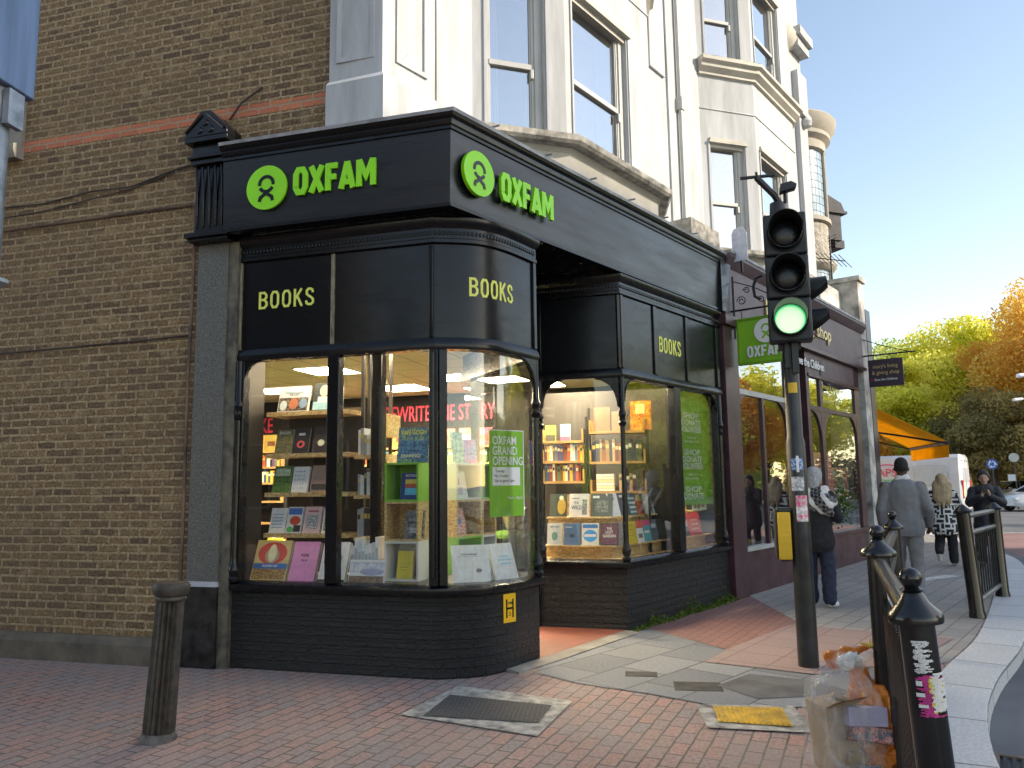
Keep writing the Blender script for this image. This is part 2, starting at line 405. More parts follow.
def tree(name, label, x, y, h, rad, m, z0=-.12, clumps=60, per=260, leaf=.2, trunk=.35, low=.25, group=None, squash=1., cat='tree', seed=1):
    g = np.random.default_rng(seed); t = thing(name, label, cat, (x, y, z0), group)
    mb = MB(MW[t]); hb = h*low
    mb.tube([(0, 0, 0), (.05, 0, hb*.5), (.0, .1, hb), (.1, 0, h*.6), (0, 0, h*.85)], [trunk*1.3, trunk, trunk*.85, trunk*.5, trunk*.15], 12)
    cz = hb+(h-hb)*.5; rz = (h-hb)*.5
    cents = []
    while len(cents) < clumps:
        p = g.normal(size=3); p /= np.linalg.norm(p); r = g.random()**.45
        q = p*r*np.array([rad, rad, rz])*.86
        cents.append(q+np.array([0, 0, cz]))
    for c in cents[:14]:
        st = (0, 0, hb+(c[2]-hb)*.35) if c[2] > hb else (0, 0, hb)
        mb.tube([st, (c[0]*.5, c[1]*.5, (st[2]+c[2])/2+.3), tuple(c)], [trunk*.4, trunk*.25, .03], 6)
    mb.build('trunk', BARK, t)
    pts = []; ti = []
    for c in cents:
        rc = rad*(.2+.16*g.random()); k = int(per*(.6+.8*g.random()))
        d = g.normal(size=(k, 3)); d /= np.linalg.norm(d, axis=1)[:, None]; rr = g.random((k, 1))**.4
        pts.append(c+d*rr*rc*np.array([1, 1, .7*squash])); ti.append(np.clip(g.random()*.75+g.normal(size=k)*.16+.12, 0, 1))
    leaves('crown', np.concatenate(pts), np.concatenate(ti), leaf, m, t, None)
    return t
# camera frame numbers (metres): shop corner points found by surveying the photograph
Cx, Cy = -.669, 6.579
Kx, Ky = 1.204, 8.514
THL, THR = -16.0, 51.23
FL = FM(Cx, Cy, 0, THL); FR = FM(Kx, Ky, 0, THR); FK = FM(Kx, Ky, 0, THL)
def W2(F, x, y): p = F @ Vector((x, y, 0)); return (p.x, p.y)
CURVE = curve2([(Cx, Cy), (-.313, 6.645), (-.059, 6.851), (.219, 7.262)], 8)
# ------------------------------------------------------------------ camera, light
cam = bpy.data.cameras.new('camera'); camo = bpy.data.objects.new('camera', cam); COL.objects.link(camo)
_pi, _ro = R(7.338), R(-.784)
F_ = Vector((0, math.cos(_pi), math.sin(_pi))); X_ = Vector((1, 0, 0)); U_ = X_.cross(F_)
Xr = X_*math.cos(_ro)+U_*math.sin(_ro); Ur = U_*math.cos(_ro)-X_*math.sin(_ro)
camo.matrix_world = Matrix(((Xr.x, Ur.x, -F_.x, 0), (Xr.y, Ur.y, -F_.y, 0), (Xr.z, Ur.z, -F_.z, 1.57), (0, 0, 0, 1)))
cam.sensor_width = 36; cam.lens = 778/1024*36; cam.clip_start = .05; cam.clip_end = 2000
SC.camera = camo
SUN_AZ, SUN_EL = 106., 26.
wd = bpy.data.worlds.new('World'); SC.world = wd; wd.use_nodes = True
nt = wd.node_tree; nt.nodes.clear()
wo = nt.nodes.new('ShaderNodeOutputWorld'); bg = nt.nodes.new('ShaderNodeBackground'); sky = nt.nodes.new('ShaderNodeTexSky')
sky.sky_type = 'NISHITA'; sky.sun_disc = False; sky.sun_elevation = R(SUN_EL); sky.sun_rotation = R(SUN_AZ); sky.air_density = 1.0; sky.dust_density = .4; sky.ozone_density = 1.7
bg.inputs[1].default_value = .115
nt.links.new(sky.outputs[0], bg.inputs[0]); nt.links.new(bg.outputs[0], wo.inputs[0])
sl = bpy.data.lights.new('sun', 'SUN'); sl.energy = 2.0; sl.angle = R(.53); sl.color = (1, .985, .955)
so = bpy.data.objects.new('sun', sl); COL.objects.link(so)
sd = Vector((math.sin(R(SUN_AZ))*math.cos(R(SUN_EL)), math.cos(R(SUN_AZ))*math.cos(R(SUN_EL)), math.sin(R(SUN_EL))))
so.rotation_euler = sd.to_track_quat('Z', 'Y').to_euler(); so.location = sd*60
SC.view_settings.view_transform = 'Standard'; SC.view_settings.look = 'None'; SC.view_settings.exposure = 1.6; SC.view_settings.gamma = 1
try:
    SC.view_settings.use_white_balance = True; SC.view_settings.white_balance_temperature = 8200; SC.view_settings.white_balance_tint = 12
except Exception: pass
try: SC.view_settings.use_curve_mapping = False
except Exception: pass
SC.render.engine = 'CYCLES'
SC.cycles.max_bounces = 7; SC.cycles.transparent_max_bounces = 24; SC.cycles.glossy_bounces = 3; SC.cycles.diffuse_bounces = 4
SC.cycles.sample_clamp_indirect = 6; SC.cycles.caustics_reflective = False; SC.cycles.caustics_refractive = False
try:
    SC.cycles.use_denoising = True; SC.cycles.denoiser = 'OPENIMAGEDENOISE'
except Exception: pass

BARK = mat('bark', (.10, .075, .05), .9, var=.3, vs=2, bump=.6, bs=14, bd=.02)
ASPH = mat('asphalt', (.16, .16, .165), .85, var=.15, vs=.6, bump=.5, bs=160, bd=.004)
PAVER = brickmat('block_paving', (.52, .29, .235), (.34, .28, .265), (.10, .085, .075), .21, .105, .0075, .8, .6, .004, stain=(.30, .25, .225), stainf=.65, stains=1.1, third=(.58, .26, .17), grain=.6, smear=.1, gum=4.)
REDP = brickmat('red_block_paving', (.34, .145, .12), (.28, .13, .11), (.12, .085, .075), .2, .1, .006, .8, .6, .004, stain=(.26, .17, .15), stainf=.5, stains=1.1, third=(.27, .14, .12), grain=.35)
FLAG = brickmat('flagstones', (.27, .285, .305), (.175, .185, .20), (.075, .075, .078), .60, .45, .009, .8, .4, .004, stain=(.20, .205, .215), stainf=.5, stains=.9, third=(.40, .40, .395), grain=.4, gum=4.)
FLAG2 = brickmat('far_flagstones', (.42, .40, .37), (.31, .30, .285), (.15, .14, .13), .45, .22, .009, .8, .4, .004, stain=(.30, .265, .235), stainf=.65, stains=.5, third=(.42, .35, .32), grain=.4, gum=4.)
PINK = brickmat('tactile_paving', (.37, .25, .235), (.34, .23, .215), (.18, .13, .12), .4, .4, .008, .85, .3, .004, stain=(.26, .2, .19), stainf=.6, stains=1.3, off=0, grain=.3)
KERBM = brickmat('granite_kerb', (.66, .665, .67), (.57, .575, .585), (.16, .155, .15), .92, .6, .012, .75, .3, .003, stain=(.46, .46, .46), stainf=.55, stains=2., off=0, grain=.4)
CONC = mat('concrete', (.42, .39, .34), .9, var=.3, vs=9, bump=.5, bs=60, bd=.004)
IRON = mat('cast_iron_cover', (.045, .043, .042), .8, metal=.0, var=.3, vs=8, bump=.3, bs=80)
TILE = brickmat('red_quarry_tiles', (.30, .088, .058), (.26, .08, .052), (.15, .08, .06), .152, .152, .005, .55, .3, .002, off=0, grain=.25)
STONE = mat('worn_stone', (.29, .27, .235), .85, var=.2, vs=3, bump=.5, bs=30, bd=.006)
REDROAD = mat('red_asphalt', (.30, .17, .155), .85, var=.15, vs=.7, bump=.4, bs=150)
WHITEL = mat('road_paint', (.62, .62, .6), .7, var=.15, vs=4)

def ground_poly(name, pts, z, th, m, kind='structure', thick=0., parent=None):
    T = Matrix.Rotation(R(th), 4, 'Z'); inv = T.inverted(); mb = MB(T)
    q = [inv @ Vector((p[0], p[1], 0)) for p in pts]
    if thick: mb.prism([(p.x, p.y) for p in q], z-thick, z, 'z')
    else: mb.ngon([(p.x, p.y, z) for p in q])
    o = mb.build(name, m, parent)
    if kind and parent is None: tag(o, kind=kind)
    # triangulate concave outlines cleanly
    bm = bmesh.new(); bm.from_mesh(o.data); bmesh.ops.triangulate(bm, faces=[f for f in bm.faces if len(f.verts) > 4]); bm.normal_update()
    if not thick:
        for f in bm.faces:
            if f.normal.z < 0: f.normal_flip()
    bm.to_mesh(o.data); bm.free()
    return o
ground_poly('road', [(-400, -400), (600, -400), (600, 600), (-400, 600)], -.12, 0, ASPH)
KO = curve2([(2.0, -12), (2.0, -3), (2.0, 2.2), (2.28, 3.5), (2.62, 4.48), (3.17, 5.5), (3.83, 6.44), (4.99, 7.9), (6.9, 10.75), (8.98, 14.03), (10.05, 16.2), (11.6, 20.5), (12.6, 26), (12.8, 34)], 5)
ground_poly('pavement', [(x, y) for x, y in KO]+[(12.8, 60), (-70, 60), (-70, -12)], 0, 66, PAVER, thick=.3)
kb = MB(); kb.sweep([(p[0], p[1]) for p in KO], [(.012, -.2), (.012, .0), (-.0, .010), (-.38, .010), (-.38, -.2)]); tag(kb.build('kerb', KERBM), kind='structure')
# reorient: the kerb path runs towards the camera, so its outside is the road side
# far pavement flags, red blocks, tactile strip, flagstones by the door
def inner(d):  # kerb line shifted inwards
    out = []
    P = [Vector(p) for p in KO]
    for i, p in enumerate(P):
        t = (P[min(i+1, len(P)-1)]-P[max(i-1, 0)]).normalized(); out.append((p.x-t.y*d, p.y+t.x*d))
    return out
IN = [p for p in inner(.40) if p[1] > 6.9]
farp = [(2.42, 6.6)]+[p for p in IN if p[1] > 6.5][:]+[(11.6, 40), (8, 40), W2(FR, 10, -.02), W2(FR, 3.2, -.02), (3.15, 8.93)]
ground_poly('flagged_pavement', farp, .004, THR, FLAG2)
ground_poly('red_block_patch', [(1.443, 8.611), (2.003, 7.534), (3.147, 8.934), W2(FR, 3.2, -.02), W2(FR, 0.2, -.02)], .008, THR+8, REDP)
ground_poly('tactile_strip', [(1.65, 7.046), (2.047, 7.62), (3.0, 8.75), (4.3, 7.9), (3.4, 6.95), (2.42, 6.55)], .012, THR+2, PINK)
FLP = [(.17, 6.76), (.475, 6.40), (1.0, 6.05), (1.357, 5.75), (1.96, 5.66), (2.6, 5.6), (2.75, 5.9), (3.3, 6.75), (2.42, 6.58), (1.65, 7.046), (1.98, 7.55), (1.44, 8.62), (1.2, 8.45), (.30, 7.2)]
ground_poly('flagstones', FLP, .006, THR-4, FLAG)
st = MB(); st.sweep([(-.05, 6.80), (.26, 7.17), (1.22, 8.47)], [(.10, 0), (.10, .016), (0, .022), (-.06, .022), (-.06, 0)]); tag(st.build('doorstep', STONE), kind='structure')
ground_poly('doorway_floor', [(.225, 7.22), (1.17, 8.50), (.29, 8.80), (-.75, 9.12), (-.75, 8.4)], .024, THR, TILE)
# road paint on the far carriageway
ground_poly('red_road_strip', [(9.6, 14.6), (10.6, 16.3), (12.3, 20.5), (13.2, 24), (20, 24), (17.5, 18), (14, 12)], -.116, 30, REDROAD)
def line_(a, b, w, z=-.111):
    a = Vector(a); b = Vector(b); n = (b-a).normalized(); n = Vector((-n.y, n.x))*w/2
    return ground_poly('painted_line', [(a-n)[:], (b-n)[:], (b+n)[:], (a+n)[:]], z, 0, WHITEL)
line_((11.4, 15.6), (14.8, 21.5), .12); line_((13.6, 24.2), (24, 24.5), .15)
line_((6.15, 12.3), (7.1, 12.9), .22, .0085)
# manhole covers
t = thing('manhole_cover', 'large worn iron manhole cover in a cracked concrete surround below the shop corner', 'manhole cover', (-.15, 5.7, 0))
ground_poly('surround', [(-.448, 6.36), (.41, 5.882), (.129, 5.10), (-.801, 5.60)], .008, 20, CONC, None, parent=t)
ft = brickmat('cover_tread', (.07, .065, .06), (.05, .048, .046), (.11, .105, .10), .035, .035, .006, .85, .9, .004, grain=.3)
ground_poly('cover', [(-.497, 6.08), (.25, 5.762), (.145, 5.36), (-.64, 5.55)], .013, 20, ft, None, parent=t)
t = thing('utility_cover', 'yellow ribbed utility cover set in grey concrete near the rubbish bags', 'utility cover', (1.6, 5.5, 0))
ground_poly('surround', [(1.27, 5.74), (1.93, 5.68), (1.86, 5.08), (1.22, 5.22)], .010, 0, CONC, None, parent=t)
YEL = mat('yellow_plastic', (.72, .42, .03), .5, var=.2, vs=9, bump=.2, bs=40)
ground_poly('cover', [(1.37, 5.675), (1.83, 5.61), (1.76, 5.19), (1.32, 5.32)], .016, 0, YEL, None, parent=t)
mb = MB()
for k in range(13):
    a = k/12*.9+.05; p0 = Vector((1.37, 5.66)).lerp(Vector((1.83, 5.60)), a); p1 = Vector((1.32, 5.335)).lerp(Vector((1.76, 5.20)), a)
    mb.tube([(p0.x, p0.y, .018), (p1.x, p1.y, .018)], .007, 6)
mb.build('rib', YEL, t)
for i, (x, y, w, l, lab) in enumerate([(1.03, 6.65, .16, .26, 'small dark square stopcock cover among the flagstones nearest the doorway'), (1.40, 6.24, .26, .36, 'dark rectangular cover among the flagstones nearer the yellow cover')]):
    T = FM(x, y, 0, THR-60); mb = MB(T); mb.box(-l/2, l/2, -w/2, w/2, .002, .0095); tag(mb.build('drain_cover', IRON), lab, 'drain cover')
T = FM(2.05, 6.2, 0, 0)
ground_poly('tarmac_patch', [(1.55, 6.25), (1.9, 6.6), (2.35, 6.35), (2.5, 5.98), (1.75, 5.86)], .010, 0, mat('tarmac_repair', (.13, .13, .13), .9, var=.2, vs=3, bump=.6, bs=90, bd=.006))
t = thing('road_gully', 'iron slotted road drain in the gutter below the kerb', 'road drain', FM(2.98, 4.70, -.12, 58))
mb = MB(MW[t]); mb.box(-.24, .24, -.22, -.19, 0, .02); mb.box(-.24, .24, .19, .22, 0, .02); mb.box(-.24, -.21, -.19, .19, 0, .02); mb.box(.21, .24, -.19, .19, 0, .02); mb.build('frame', mat('rusty_iron', (.22, .15, .10), .7, metal=.3, var=.3, vs=9), t)
mb = MB(MW[t])
for k in range(8): mb.box(-.21, .21, -.17+k*.046, -.15+k*.046, 0, .016)
mb.build('grating', IRON, t)
# weeds along the wall foot: uncountable
pts = []
g = np.random.default_rng(5)
for k in range(1100):
    u = 2.75*g.random()**.9; hgt = (.02+.15*g.random()**2.5)*(.25+1.*abs(math.sin(u*3.1+.5))**2)*(1 if u > .35 else .25)
    p = FR @ Vector((u, -.01-.09*g.random()**1.8, 0)); pts.append((p.x, p.y, hgt*g.random()+.01))
weed = leafmat('weed_leaf', (.05, .11, .02), (.13, .22, .04), (.30, .34, .10))
tag(leaves('weeds', np.array(pts), g.random(len(pts)), .020, weed, None, IDN), 'green weeds growing along the foot of the black brick wall', 'weeds', kind='stuff')
# ------------------------------------------------------------------ the corner bookshop front
BLK = mat('black_gloss_paint', (.006, .0065, .008), .26, var=.3, vs=5, bump=.10, bs=25, bd=.004, rvar=.07, spec=.38)
BLKS = mat('black_satin_panel', (.006, .007, .009), .24, var=.25, vs=3, bump=.10, bs=9, bd=.004, stretch=(1, 1, 3), rvar=.06, spec=.35)
BLKF = mat('black_fascia_paint', (.008, .009, .012), .33, var=.25, vs=3, bump=.28, bs=14, bd=.004, stretch=(.35, .35, 2.5), rvar=.1, spec=.6)
BBR = brickmat('black_painted_brick', (.009, .0095, .010), (.014, .014, .015), (.004,   .004, .005), .225, .075, .018, .28, 1., .045, stain=(.022, .021, .019), stainf=.3, stains=9, grain=.6)
GRAN = mat('grey_granite', (.17, .165, .15), .5, var=.4, vs=90, col2=(.035, .033, .03), bump=.2, bs=80)
GRTRIM = mat('worn_paint_trim', (.16, .14, .10), .6, var=.5, vs=7, col2=(.03, .03, .028))
LEAD = mat('lead_sheet', (.34, .35, .37), .55, metal=.2, var=.2, vs=5, bump=.3, bs=7, bd=.01)
GREEN = mat('bright_green_sign', (.26, .80, .02), .4, var=.03)
YELT = mat('yellow_lettering', (.78, .80, .16), .5, var=.02)
GL1 = glass('shop_glass', (.96, .97, .96), 1.1, .004)
GL2 = glass('street_side_glass', (.93, .95, .93), 1.35, .004, .05)
shop = thing('bookshop', 'black painted corner bookshop with green lettering on its fascia and two display windows', 'shop', (Cx, Cy, 0))
A_ = W2(FL, -1.93, 0); E_ = W2(FR, 2.63, 0); J_ = (-.50, 8.75); KL = W2(FK, -.955, 0)
PATH1 = [A_]+CURVE+[J_]           # first window unit: side street front, curved corner, return into the doorway
P1F = [A_]+CURVE
PATH2 = [KL, (Kx, Ky), E_]        # second unit: return, main street front
def sw(path, prof): mb = MB(); mb.sweep(path, prof); return mb
for path, ends in ((PATH1, 0), (PATH2, 1)):
    sw(path, [(.0, 0), (.0, .665), (-.12, .665), (-.12, 0)]).build('stallriser', BBR, shop)
    s = sw(path, [(.0, .665), (.045, .67), (.055, .70), (.05, .725), (.01, .745), (-.12, .745), (-.12, .665)]).build('sill', BLK, shop)
    sw(path, [(.03, 2.725), (.04, 2.76), (.03, 2.80), (.012, 2.83), (-.09, 2.83), (-.09, 2.725)]).build('transom', BLK, shop)
    sw(path, [(.0, 2.83), (.0, 3.68), (-.06, 3.68), (-.06, 2.83)]).build('upper_panel', BLKS, shop)
    mb = sw(path, [(.012, 3.66), (.03, 3.67), (.03, 3.70), (.018, 3.71), (.018, 3.80), (.04, 3.82), (.06, 3.86), (.06, 3.89), (-.06, 3.89), (-.06, 3.66)])
    fz = mb.build('frieze', BLK, shop)
    # bead rows on the frieze
    P = [Vector(p) for p in path]; mb = MB(); acc = 0
    for i in range(len(P)-1):
        d = P[i+1]-P[i]; L = d.length; d.normalize(); nn = Vector((d.y, -d.x)); q = -acc
        while q < L:
            if q >= 0:
                c = P[i]+d*q+nn*.020
                mb.lathe([(.001, 3.735), (.010, 3.74), (.014, 3.755), (.010, 3.77), (.001, 3.775)], c.x, c.y, 6)
            q += .036
        acc = (q-L) and (.036-(q-L)) % .036
    if ends == 0 or True: mb.build('beading', BLK, fz)
# glazing
def pane(parent, a, b, z0, z1, m, nm='window_pane', off=-.03):
    mb = MB(); mb.sweep([a, b] if not isinstance(a, list) else a, [(off, z0), (off, z1), (off-.006, z1), (off-.006, z0)]); return mb.build(nm, m, parent)
pane(shop, W2(FL, -1.87, 0), W2(FL, -.94, 0), .745, 2.725, GL1)
pane(shop, W2(FL, -.94, 0), (Cx, Cy), .745, 2.725, GL1)
pane(shop, CURVE, None, .745, 2.725, glass('curved_glass', (.95, .96, .95), 1.3, .012, .03), 'curved_pane')
pane(shop, CURVE[-1], J_, .745, 2.725, GL1, 'return_pane')
pane(shop, KL, (Kx, Ky), .745, 2.725, GL1)
pane(shop, (Kx, Ky), W2(FR, 1.28, 0), .745, 2.725, GL2)
pane(shop, W2(FR, 1.28, 0), E_, .745, 2.725, GL2)
# mullions and posts
def post(F, x0, x1, z0, z1, y0=-.03, y1=.07, nm='mullion', m=None):
    mb = MB(F); mb.box(x0, x1, y0, y1, z0, z1); return mb.build(nm, m or BLK, shop, bev=.006)
post(FL, -.997, -.885, .745, 2.725)
post(FL, -1.93, -1.85, .745, 2.725)
post(FR, 1.20, 1.36, .745, 2.725)
post(FR, 2.44, 2.63, .745, 2.725, -.02)
WORN = mat('worn_timber_strip', (.30, .26, .17), .55, var=.5, vs=9, stretch=(4, 4, 1), col2=(.08, .07, .05)); post(FL, -.985, -.950, 2.83, 3.66, -.02, .02, m=WORN)
post(FL, -1.95, -1.91, 2.83, 3.66, -.025, .02, m=WORN)
for u in (.76, 1.60): post(FR, u, u+.09, 2.83, 3.66, -.02, .02)
post(FR, 0, .06, 2.83, 3.66, -.025, .02); post(FR, 2.50, 2.63, 2.83, 3.66, -.025, .02)
post(FK, -.955, -.90, 2.83, 3.66, -.02, .02)
post(FL, -.035, .0, 2.83, 3.66, -.022, .02, 'corner_post'); 
def corner_post(x, y, th, w=.035):
    T = FM(x, y, 0, th); mb = MB(T); mb.box(-w, w, -.03, .07, .745, 2.725); mb.tube([(0, -.035, .80), (0, -.035, 2.7)], .018, 8); mb.build('corner_post', BLK, shop, bev=.005)
corner_post(Cx+.005, Cy+.0, THL+8, .04)
mb = MB(FM(Cx, Cy, 0, 6)); mb.box(.045, .115, -.028, .05, .745, 2.725); mb.build('corner_post', BLK, shop, bev=.006)
def colonette(x, y, zt=2.725):
    mb = MB(); r = .030
    prof = [(.045, .745), (.05, .77), (.035, .79), (.045, .82), (.052, .85), (.04, .88), (.032, .92), (r, .95), (r*.92, 1.6), (r*.9, 2.18), (.042, 2.20), (.046, 2.225), (.034, 2.24), (.034, 2.29), (.046, 2.31), (.042, 2.34), (.032, 2.36), (.032, zt)]
    mb.lathe(prof, x, y, 14); return mb.build('colonette', BLK, shop)
colonette(CURVE[-1][0], CURVE[-1][1]); colonette(Kx, Ky); colonette(*W2(FK, -.93, -.0)); colonette(*W2(FR, 2.50, -.02)); colonette(*W2(FL, -1.90, -.02))
post(FM(CURVE[-1][0], CURVE[-1][1], 0, 60), -.035, .02, 2.83, 3.89, -.02, .04, 'corner_post')
post(FM(Kx, Ky, 0, 20), -.03, .03, 2.83, 3.66, -.01, .05, 'corner_post')
def spandrel(F, x, s, r=.20, y=-.012, zt=2.727):
    """arched bracket filling the top corner of a window: s=+1 opens to the right"""
    pts = [(x, zt), (x+s*r*1.05, zt)]+[(x+s*(r*1.05-r*math.sin(a)), zt-r*1.3*(1-math.cos(a))-.01) for a in [R(k) for k in range(0, 91, 9)]]+[(x, zt-r*1.45)]
    mb = MB(F); mb.prism(pts, y, y+.03, 'y'); mb.build('arched_bracket', BLK, shop)
    mb = MB(F); mb.tube([(x+s*(r*1.05-r*math.sin(a)), y-.004, zt-r*1.3*(1-math.cos(a))-.01) for a in [R(k) for k in range(0, 91, 9)]], .009, 6); mb.build('bracket_moulding', BLK, shop)
spandrel(FL, -1.87, 1, .16); spandrel(FK, -.90, 1, .22); spandrel(FK, -.03, -1, .24); spandrel(FR, .03, 1, .2); spandrel(FR, 2.46, -1, .22)
spandrel(FM(CURVE[-1][0], CURVE[-1][1], 0, 56), -.03, -1, .26, -.03)
# fascia: two flat faces mitred at the corner, leaning a little forward
YL, YR = -.20, -.04
def isect(FA, ya, FB, yb):
    p = FA @ Vector((0, ya, 0)); d = FA.to_3x3() @ Vector((1, 0, 0)); q = FB @ Vector((0, yb, 0)); e = FB.to_3x3() @ Vector((1, 0, 0))
    w = q-p; t = (w.x*e.y-w.y*e.x)/(d.x*e.y-d.y*e.x); r = p+d*t; return (r.x, r.y)
CF = isect(FL, YL, FR, YR); FLs = W2(FL, -2.0, YL); FRe = W2(FR, 2.70, YR)
PF = [FLs, CF, FRe]
sw(PF, [(0, 3.93), (.03, 4.58), (-.25, 4.58), (-.25, 3.93)]).build('fascia', BLKF, shop)
sw(PF, [(.0, 3.90), (.02, 3.905), (.02, 3.935), (.0, 3.94), (-.12, 3.94), (-.12, 3.90)]).build('fascia_bead', BLK, shop)
sw(PF, [(.03, 4.575), (.045, 4.58), (.045, 4.605), (.06, 4.615), (.068, 4.645), (.068, 4.655), (.095, 4.675), (.105, 4.705), (-.2, 4.705), (-.2, 4.575)]).build('cornice', BLK, shop)
sw(PF, [(.110, 4.700), (.116, 4.730), (.08, 4.745), (-.75, 4.84), (-.75, 4.708), (.104, 4.708)]).build('lead_flashing', LEAD, shop)
mb = MB()
for p in (.5, 1.3, 2.1, 2.9, 3.7, 4.5): 
    q = FR @ Vector((-2.8+p, -.2, 0)); q2 = FR @ Vector((-2.8+p, .5, 0)); mb.tube([(q.x, q.y, 4.752), (q2.x, q2.y, 4.81)], .010, 6)
mb.build('lead_roll', LEAD, shop)
# soffit over the doorway and under the overhang, flat roof
mb = MB(); mb.ngon([(p[0], p[1], 3.885) for p in [W2(FL, -2, YL+.1), (CF[0]-.02, CF[1]+.1), W2(FR, 2.6, YR+.06), W2(FR, 2.6, 1.2), (-.6, 9.6), W2(FL, -2, 1.2)]]); mb.build('soffit', BLK, shop)
# flared end block of the fascia
mb = MB(FR); mb.prism([(2.60, 3.90), (2.72, 3.90), (2.93, 4.58), (2.97, 4.72), (2.60, 4.72)], -.10, .6, 'y'); mb.build('end_block', BLK, shop)
# wall pilaster at the left end with console and pediment cap
PX0, PX1 = -2.36, -2.03
mb = MB(FL); mb.box(PX0, PX1, -.07, .3, .745, 3.86); pl = mb.build('pilaster', GRAN, shop)
mb = MB(FL); mb.box(PX0-.02, PX1+.004, -.085, .3, 0, .70); mb.build('pilaster_base', mat('glazed_black_tile', (.02, .02, .02), .3, var=.5, vs=9, bump=.2, bs=30), shop)
mb = MB(FL); mb.box(PX0-.01, PX1, -.08, .3, .70, .745); mb.build('band', mat('pale_strip', (.45, .46, .5), .5, var=.1), shop)
mb = MB(FL); mb.box(PX1, PX1+.104, -.055, .2, 0, 3.86); mb.build('jamb_trim', GRTRIM, shop)
mb = MB(FL)
mb.box(PX0-.04, PX1+.06, -.19, .2, 3.86, 3.89); mb.box(PX0-.06, PX1+.08, -.22, .2, 3.89, 3.935)
mb.box(PX0+.0, PX1+.02, -.15, .2, 3.935, 4.62)
for k in range(5): mb.tube([(PX0+.03+k*.07, -.152, 4.0), (PX0+.03+k*.07, -.16, 4.3), (PX0+.03+k*.07, -.19, 4.58)], .012, 6)
mb.box(PX0-.02, PX1+.04, -.21, .2, 4.60, 4.65); mb.box(PX0-.04, PX1+.06, -.24, .2, 4.65, 4.68); mb.box(PX0-.01, PX1+.03, -.20, .2, 4.68, 4.80); mb.box(PX0-.06, PX1+.08, -.26, .2, 4.80, 4.85)
cc = (PX0+PX1)/2
mb.prism([(PX0-.06, 4.85), (PX1+.08, 4.85), (PX1+.07, 4.92), (cc+.05, 5.10), (cc-.05, 5.10), (PX0-.05, 4.92)], -.26, .12, 'y')
mb.build('console', BLK, shop, bev=.006)
mb = MB(FL)
for s in (-1, 1): mb.tube([(cc+s*.21, -.265, 4.90), (cc+s*.03, -.265, 5.06)], .014, 6)
for ox, oz in ((-.06, 4.91), (.06, 4.91), (0, 4.98)): mb.lathe([(.001, -.345), (.045, -.342), (.05, -.335), (.05, -.32)], cc+ox, 0, 10, axis='y') if False else mb.tube([(cc+ox, -.255, oz), (cc+ox, -.275, oz)], [.042, .03], 10)
mb.build('pediment_moulding', BLK, shop)
# -- lettering and emblem
def emblem(F, x, z, r, y, rx=1., dp=.035):
    sg = thing('emblem', None, None) if False else None
    mb = MB(F)
    n = 48; ring = lambda yy, rr: [(x+rr*rx*math.cos(2*math.pi*k/n), yy, z+rr*math.sin(2*math.pi*k/n)) for k in range(n)]
    v = ring(y, r)+ring(y+dp, r)
    mb.add(v, [tuple(range(n)), tuple(range(2*n-1, n-1, -1))]+[((k+1) % n, k, n+k, n+(k+1) % n) for k in range(n)])
    d = mb.build('emblem_disc', GREEN, shop)
    mb = MB(F); A = lambda cx, cz, rr, a0, a1, m=14: [(cx+rr*rx*math.cos(R(a0+(a1-a0)*k/m)), cz+rr*math.sin(R(a0+(a1-a0)*k/m))) for k in range(m+1)]
    hz = z+.15*r
    ribbon(mb, A(x, hz, .34*r, -8, 188), .15*r, y-.004, y+.004)
    ribbon(mb, A(x, hz, .34*r, 208, 332), .15*r, y-.0046, y+.004)
    ribbon(mb, [(x-.33*r*rx, z-.62*r), (x-.28*r*rx, z-.44*r), (x-.10*r*rx, z-.33*r), (x+.08*r*rx, z-.18*r)], .15*r, y-.0052, y+.004)
    ribbon(mb, [(x+.33*r*rx, z-.62*r), (x+.28*r*rx, z-.44*r), (x+.10*r*rx, z-.33*r), (x-.08*r*rx, z-.18*r)], .15*r, y-.0058, y+.004)
    mb.build('emblem_figure', BLK, d)
lean = lambda z: 0
emblem(FL, -1.527, 4.27, .207, YL-.042, dp=.02)
mb = MB(FL); letters(mb, 'OXFAM', -1.25, 4.168, .244, .80, YL-.040, YL-.02, .215); mb.build('fascia_lettering', GREEN, shop)
emblem(FR, -2.485, 4.262, .20, YR-.08)
mb = MB(FR); letters(mb, 'OXFAM', -2.185, 4.122, .25, .79, YR-.085, YR-.055, .21); mb.build('fascia_lettering', GREEN, shop)
mb = MB(FR)
for u in (-2.6, -2.43, -2.25): mb.box(u-.01, u+.01, YR-.05, YR-.0, 4.2, 4.32)
for u in (-2.10, -1.93, -1.77, -1.60, -1.46): mb.box(u-.01, u+.01, YR-.055, YR, 4.2, 4.32)
mb.build('standoff', BLK, shop)
mb = MB(FL); letters(mb, 'BOOKS', -1.735, 3.205, .165, .574, -.006, .001, .13, gap=.16); mb.build('panel_lettering', YELT, shop)
mb = MB(FR); letters(mb, 'BOOKS', .905, 3.125, .19, .565, -.006, .001, .13, gap=.16); mb.build('panel_lettering', YELT, shop)
# BOOKS on the curved panel follows the curve
cl = [0]
for i in range(1, len(CURVE)): cl.append(cl[-1]+(Vector(CURVE[i])-Vector(CURVE[i-1])).length)
def oncurve(s, y, z):
    i = max(0, min(len(CURVE)-2, next((k for k in range(len(cl)-1) if cl[k+1] >= s), len(cl)-2)))
    d = (Vector(CURVE[i+1])-Vector(CURVE[i])); t = (s-cl[i])/d.length; p = Vector(CURVE[i])+d*t; d.normalize()
    return (p.x-d.y*y, p.y+d.x*y, z)
mb = MB(); letters(mb, 'BOOKS', .31, 3.20, .17, .50, -.006, .001, .13, f=oncurve, gap=.16); mb.build('panel_lettering', YELT, shop)
